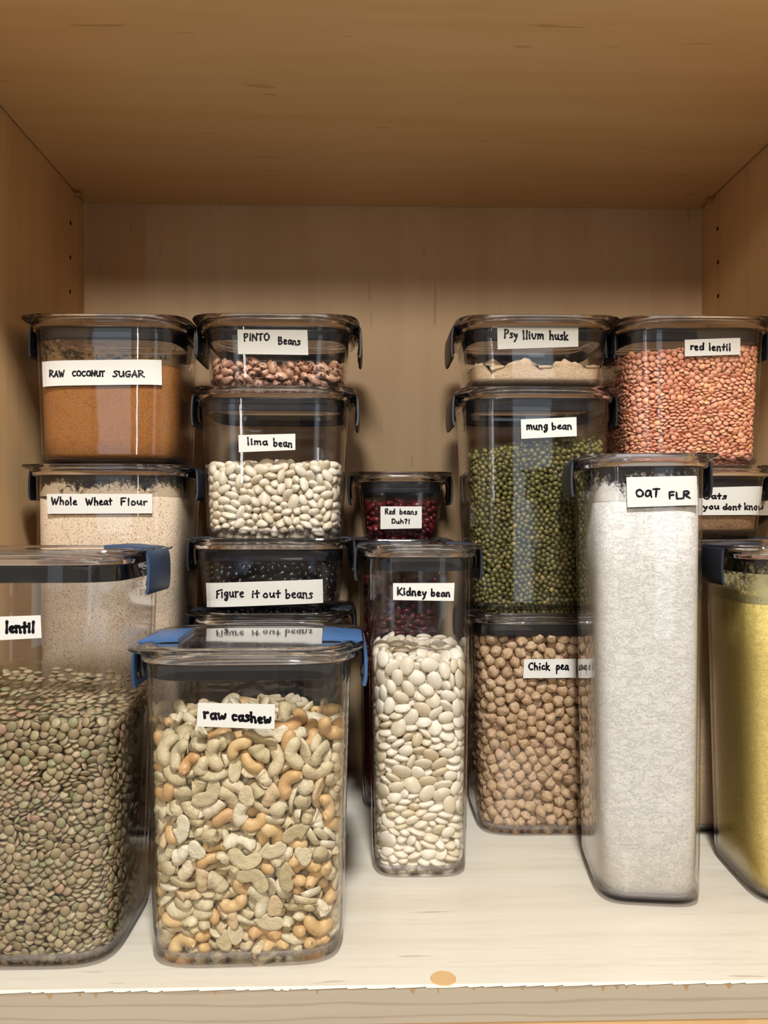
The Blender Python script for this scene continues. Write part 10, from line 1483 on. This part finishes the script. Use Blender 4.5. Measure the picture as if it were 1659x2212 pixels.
def seeds(c, key, info, n_single=300, zoff=-.16, name_stuff=None, mat=None):
    """info: variant -> (name, label, category, group, material); the ones that show largest come first and are objects of their own"""
    shapes = SHAPES[SIM[key]['s']]; grow = {'pinto': 1.15, 'lima': 1.1, 'butter': 1.06, 'cashew': 1.08, 'chickpea': 1.06}.get(key, 1.0); wide = .965 if key in ('lentil', 'redlentil', 'mung') else 0; sa, sb = SIM[key]['a'], SIM[key]['b']; core = SIM[key]['core']
    rows = unpack(DATA[key]); e = c['e']; R = e.rotation_euler.to_matrix(); meshes = {}
    def place(x, y, z):
        a, b = inner(c['sz'], c['h'], max(.50, z+zoff)); return Vector((x*a/sa, y*b/sb, z+zoff))
    for i, (k, x, y, z, q) in enumerate(rows[:n_single]):
        nm, lab, cat, grp, mt = info(k)
        if k not in meshes:
            v_, f_ = shapes[k]; meshes[k] = mesh_of(nm, v_*CM*grow, f_, True); meshes[k].materials.append(mt)
        o = bpy.data.objects.new(nm, meshes[k]); COL.objects.link(o)
        o.location = e.location+R @ (place(x, y, z)*CM); o.rotation_mode = 'QUATERNION'; o.rotation_quaternion = e.rotation_euler.to_quaternion() @ Quaternion(q)
        o['label'] = lab; o['category'] = cat; o['group'] = grp
    VV = []; FF = []; MI = []; base = 0; mats = []
    for (k, x, y, z, q) in rows[n_single:]:
        v_, f_ = shapes[k]; Rm = np.array(Quaternion(q).to_matrix()); p = place(x, y, z)
        VV.append((v_ @ Rm.T*grow+np.array(p))*CM)
        mt = info(k)[4]
        if mt not in mats: mats.append(mt)
        mi = mats.index(mt)
        for fc in f_: FF.append([base+j for j in fc]); MI.append(mi)
        base += len(v_)
    if core:                                                # the heart of the heap, out of sight behind the outer layers
        H = SIM[key]['coreH']; n = len(core); vs = []
        for zz in (.0, H):
            for (x, y) in core: p = place(*((x*.99, y*.99) if not wide else (math.copysign(min(abs(x)*1.12, sa*wide), x), y*.99)), zz); vs.append(tuple(p*CM))
        VV.append(np.array(vs))
        for k in range(n): FF.append([base+k, base+(k+1) % n, base+n+(k+1) % n, base+n+k]); MI.append(0)
        FF.append([base+n+k for k in range(n)]); FF.append([base+k for k in range(n)][::-1]); MI += [0, 0]; base += 2*n
        if not mats: mats.append(info(0)[4])
    if VV:
        me = mesh_of(name_stuff[0], np.concatenate(VV), FF, True)
        for mt in mats: me.materials.append(mt)
        me.polygons.foreach_set('material_index', MI)
        o = bpy.data.objects.new(name_stuff[0], me); COL.objects.link(o); o.location = e.location; o.rotation_euler = e.rotation_euler
        tag(o, name_stuff[1], name_stuff[2], kind='stuff')
def one(nm, lab, cat, grp, mt): return lambda k: (nm, lab, cat, grp, mt)

# ---------------------------------------------------------------- the jars, front row first
LV = [0, 6.8, 12.9, 19.06, 25.3, 32.1]
lentil = container('wide', 25.5, -21.6, 52.0, 0, 0, 'large container of green brown lentils cut by the photo edge, standing at the shelf front', 'latch_slate')
label_on(lentil, [(-62,1334),(88,1329),(90,1378),(-60,1386)], [('lentil', 12, 74, 1366, 1366, 23)], .15, 1)
seeds(lentil, 'lentil', one('lentil', 'flat green brown lentil in the front container labelled lentil', 'lentil', 'green brown lentils in the front container', M['lentil']), name_stuff=('lentils', 'green brown lentils packed in the large front container labelled lentil', 'lentils'))

cashew = container('wide', 19.5, -7.62, 52.0, 0, 1.5, 'container of raw cashews with blue latches at the shelf front')
label_on(cashew, [(428,1518),(594,1521),(593,1575),(425,1569)], [('raw', 440, 488, 1552, 1555, 21), ('cashew', 501, 585, 1556, 1563, 21)], .14, 2)
def ci(k):
    if k < 2: return ('whole_cashew', 'golden whole curved cashew in the raw cashew container', 'cashew', 'whole golden cashews in the raw cashew container', M['cashew_gold'])
    if k < 5: return ('cashew_half', 'pale split half of a cashew in the raw cashew container', 'cashew', 'split cashew halves in the raw cashew container', M['cashew_pale'])
    return ('cashew_piece', 'broken pale chunk of cashew in the raw cashew container', 'cashew piece', 'broken cashew pieces in the raw cashew container', M['cashew_pale'])
seeds(cashew, 'cashew', ci, name_stuff=('cashews', 'cashews and fragments packed deeper in the raw cashew container', 'cashews'))

kidney = container('narrow', 25.5, 4.15, 63.6, 0, 0, 'tall narrow container of flat white beans labelled Kidney bean', 'latch_shaded')
label_on(kidney, [(849,1259.5),(982,1259),(980,1298),(849,1296)], [('Kidney', 858, 921, 1285, 1288, 16), ('bean', 931, 972, 1288, 1289, 15)], .125, 3)
seeds(kidney, 'butter', one('butter_bean', 'flat white butter bean in the narrow container labelled Kidney bean', 'bean', 'flat white beans in the narrow container', M['butter']), name_stuff=('butter_beans', 'flat white beans packed deeper in the container labelled Kidney bean', 'beans'))

oat = container('narrow', 32.1, 20.85, 58.8, 0, -7, 'tallest narrow container, full of white oat flour, labelled OAT FLR', 'latch_shaded')
label_on(oat, [(1353,1031),(1505,1028),(1507,1091),(1355,1096)], [('OQT', 1373, 1424, 1073, 1074, 17), ('FLR', 1444, 1491, 1077, 1077, 15)], .125, 4)
fill(oat, 'oat_flour', M['oat'], 29.0, 'white oat flour filling the tall container labelled OAT FLR', 'flour', .2, 4, lumps2=.03)
add_film(oat, film('oat_dust', srgb(222,218,214), 29.0, 31.4, .5), 28.8, 31.2)

yellow = container('narrow', 25.5, 31.9, 58.4, 0, -4, 'narrow container of yellow flour at the photo edge beside the oat flour', 'latch_shaded')
fill(yellow, 'yellow_flour', M['yellow'], 21.6, 'yellow flour in the narrow container cut by the photo edge', 'flour', .2, 5, lumps2=.03)
add_film(yellow, film('yellow_dust', srgb(176,168,124), 21.6, 24.8, .6), 21.4, 24.4)

# stack by the coconut sugar
wheat = container('wide', 32.25, -22.7, 71.0, 0, 0, 'tall container of whole wheat flour under the coconut sugar', 'latch_shaded')
label_on(wheat, [(101,1067),(329,1067),(329,1109),(103,1110)], [('Whole', 111, 166, 1090, 1091, 16), ('Wheat', 186, 242, 1091, 1091, 16), ('Flour', 260, 318, 1092, 1091, 15)], .125, 5)
fill(wheat, 'whole_wheat_flour', M['wheat'], 29.6, 'speckled whole wheat flour in the tall container below the coconut sugar', 'flour', .2, 6, slope=(.04, 0), lumps2=.02)
add_film(wheat, film('wheat_dust', srgb(196,174,146), 29.8, 31.4, .5, 300), 29.6, 31.2)
sugar = container('wide', 12.8, -22.8, 71.0, 32.25, 0, 'container of brown raw coconut sugar on top of the whole wheat flour', 'latch_shaded')
label_on(sugar, [(91,782),(349,778),(350,832),(93,836)], [('RAW', 107, 139, 814, 814, 13), ('COCONUT', 156, 226, 813, 813, 12), ('SUGAR', 243, 312, 814, 815, 13)], .12, 6)
fill(sugar, 'coconut_sugar', M['sugar'], 8.9, 'coarse brown coconut sugar in the topmost container beside the honey side panel', 'sugar', .25, 7, slope=(.05, 0), lumps2=.03)
add_film(sugar, film('sugar_dust', srgb(120,92,58), 9.0, 12.3, .3, 240), 8.8, 12.0)

# stack behind the cashews
hidden = container('wide', 19.45, -8.6, 71.2, 0, 0, 'dark container under the figure it out beans, hidden behind the cashews', 'latch_shaded')
fill(hidden, 'black_beans', M['black'], 17.0, 'dark beans in the container under the figure it out beans', 'beans', .15, 8)
figure = container('wide', 6.45, -8.6, 71.0, 19.45, 0, 'short dark container labelled Figure it out beans', 'latch_shaded')
label_on(figure, [(445,1259),(697,1251),(698,1302),(447,1311)], [('figure', 466, 526, 1290, 1290, 20), ('it', 543, 560, 1291, 1290, 16), ('out', 568, 605, 1291, 1291, 17), ('beans', 617, 675, 1292, 1293, 20)], .125, 7)
seeds(figure, 'black', one('black_bean', 'shiny black bean in the short container labelled Figure it out beans', 'bean', 'black beans in the short container', M['black']), n_single=160, name_stuff=('black_beans', 'black beans packed deeper in the short Figure it out container', 'beans'))
lima = container('wide', 13.05, -8.3, 71.0, 25.9, 0, 'container of cream lima beans between the pinto and the figure it out beans', 'latch_shaded')
label_on(lima, [(515,940),(638,937),(638,972),(516,977)], [('lima', 534, 578, 961, 962, 15), ('bean', 591, 631, 964, 966, 16)], .125, 8)
seeds(lima, 'lima', one('lima_bean', 'plump cream lima bean in the container labelled lima bean', 'bean', 'cream beans in the lima bean container', M['lima']), name_stuff=('lima_beans', 'cream lima beans packed deeper in the lima bean container', 'beans'))
pinto = container('wide', 6.2, -8.05, 71.0, 38.95, 0, 'short container of speckled pinto beans on top of the lima beans', 'latch_shaded')
label_on(pinto, [(513,712),(664,713),(666,767),(514,765)], [('PINTO', 527, 582, 737, 736, 16), ('Beans', 601, 649, 743, 746, 16)], .125, 9)
seeds(pinto, 'pinto', one('pinto_bean', 'brown speckled pinto bean in the short container labelled PINTO Beans', 'bean', 'speckled beans in the pinto container', M['pinto']), name_stuff=('pinto_beans', 'pinto beans', 'beans'))

# red beans behind the kidney bean jar
red_lower = container('narrow', 25.7, 3.3, 77.3, 0, 0, 'tall dark container under the red beans, seen through the Kidney bean container', 'latch_shaded')
seeds(red_lower, 'red', one('red_bean', 'dark red bean in the tall container under the short red beans one', 'bean', 'dark red beans in the tall rear container', M['red']), zoff=12.2, n_single=100, name_stuff=('red_beans', 'dark red beans packed in the tall container below the short one', 'beans'))
fill(red_lower, 'red_bean_bed', M['red'], 12.6, 'dark red beans at the bottom of the tall rear container', 'beans', .1, 9)
red = container('narrow', 6.4, 3.3, 77.3, 25.7, 0, 'short narrow container labelled Red beans Duh on top of the tall rear one', 'latch_shaded')
label_on(red, [(822,1094),(911,1094),(911,1141),(822,1143)], [('Red', 832, 853, 1111, 1111, 12), ('beans', 863, 901, 1111, 1112, 12), ('Duh?!', 846, 885, 1131, 1131, 10)], .105, 10)
seeds(red, 'redtop', one('red_bean', 'shiny dark red bean in the short container labelled Red beans Duh', 'bean', 'red beans in the short narrow container', M['red']), name_stuff=('red_beans', 'red beans packed deeper in the short narrow container', 'beans'))

# stack behind the oat flour
chick = container('wide', 19.4, 15.9, 71.2, 0, 0, 'container of tan chickpeas standing on the shelf under the mung beans', 'latch_shaded')
label_on(chick, [(1132,1424),(1244,1423),(1244,1464),(1130,1465)], [('Chick', 1141, 1187, 1447, 1447, 16), ('pea', 1201, 1228, 1447, 1447, 17)], .125, 11)
seeds(chick, 'chickpea', one('chickpea', 'wrinkled tan chickpea in the container labelled Chick pea', 'chickpea', 'chickpeas in the Chick pea container', M['chickpea']), name_stuff=('chickpeas', 'tan chickpeas packed deeper in the Chick pea container', 'chickpeas'))
mung = container('wide', 19.6, 15.25, 71.0, 19.4, 0, 'tall container of green mung beans between the psyllium husk and the chickpeas', 'latch_shaded')
label_on(mung, [(1125,906),(1245,901),(1246,942),(1126,948)], [('mung', 1137, 1183, 928, 928, 17), ('bean', 1192, 1235, 928, 927, 15)], .125, 12)
seeds(mung, 'mung', one('mung_bean', 'small glossy green mung bean in the container labelled mung bean', 'bean', 'green beans in the mung bean container', M['mung']), name_stuff=('mung_beans', 'small green mung beans packed in the mung bean container', 'beans'))
psy = container('wide', 6.2, 15.15, 71.0, 39.0, 0, 'short container of beige psyllium husk powder on top of the mung beans', 'latch_shaded')
label_on(psy, [(1074,703),(1249,696),(1249,749),(1075,755)], [('Psy', 1089, 1118, 730, 731, 18), ('llivm', 1129, 1174, 732, 733, 18), ('husk', 1187, 1227, 734, 735, 18)], .13, 13)
fill(psy, 'psyllium_powder', M['psyllium'], 2.5, 'beige lumpy psyllium powder in the short container labelled Psyllium husk', 'powder', .5, 10, lumps2=.06, slope=(0, .05))

# stack by the pinkish side panel
rl_low = container('wide', 25.8, 30.2, 71.2, 0, 0, 'tall container at the bottom of the stack behind the yellow flour', 'latch_shaded')
fill(rl_low, 'tan_flour', M['psyllium'], 22.5, 'tan flour in the tall container behind the yellow flour', 'flour', .15, 11)
oats = container('wide', 6.45, 29.2, 71.0, 25.8, 0, 'short container with a two line label about oats, under the red lentils', 'latch_shaded')
label_on(oats, [(1496,1054),(1668,1053),(1668,1113),(1496,1113)], [('Oats', 1518, 1569, 1078, 1078, 12), ('you', 1518, 1553, 1100, 1100, 12), ('dont', 1561, 1600, 1101, 1101, 12), ('know', 1608, 1648, 1101, 1101, 13)], .13, 14)
fill(oats, 'rolled_oats', M['oats'], 2.2, 'thin layer of brown oats in the short container under the red lentils', 'oats', .2, 12)
redl = container('wide', 12.95, 29.2, 71.0, 32.25, 0, 'container of orange red lentils on top of the stack by the pinkish panel', 'latch_shaded')
label_on(redl, [(1479,734),(1599,730),(1599,766),(1479,770)], [('red', 1491, 1520, 756, 757, 15), ('lentil', 1531, 1578, 758, 758, 16)], .125, 15)
seeds(redl, 'redlentil', one('red_lentil', 'small orange split lentil in the container labelled red lentil', 'lentil', 'orange lentils in the red lentil container', M['redlentil']), name_stuff=('red_lentils', 'orange red lentils packed in the red lentil container', 'lentils'))
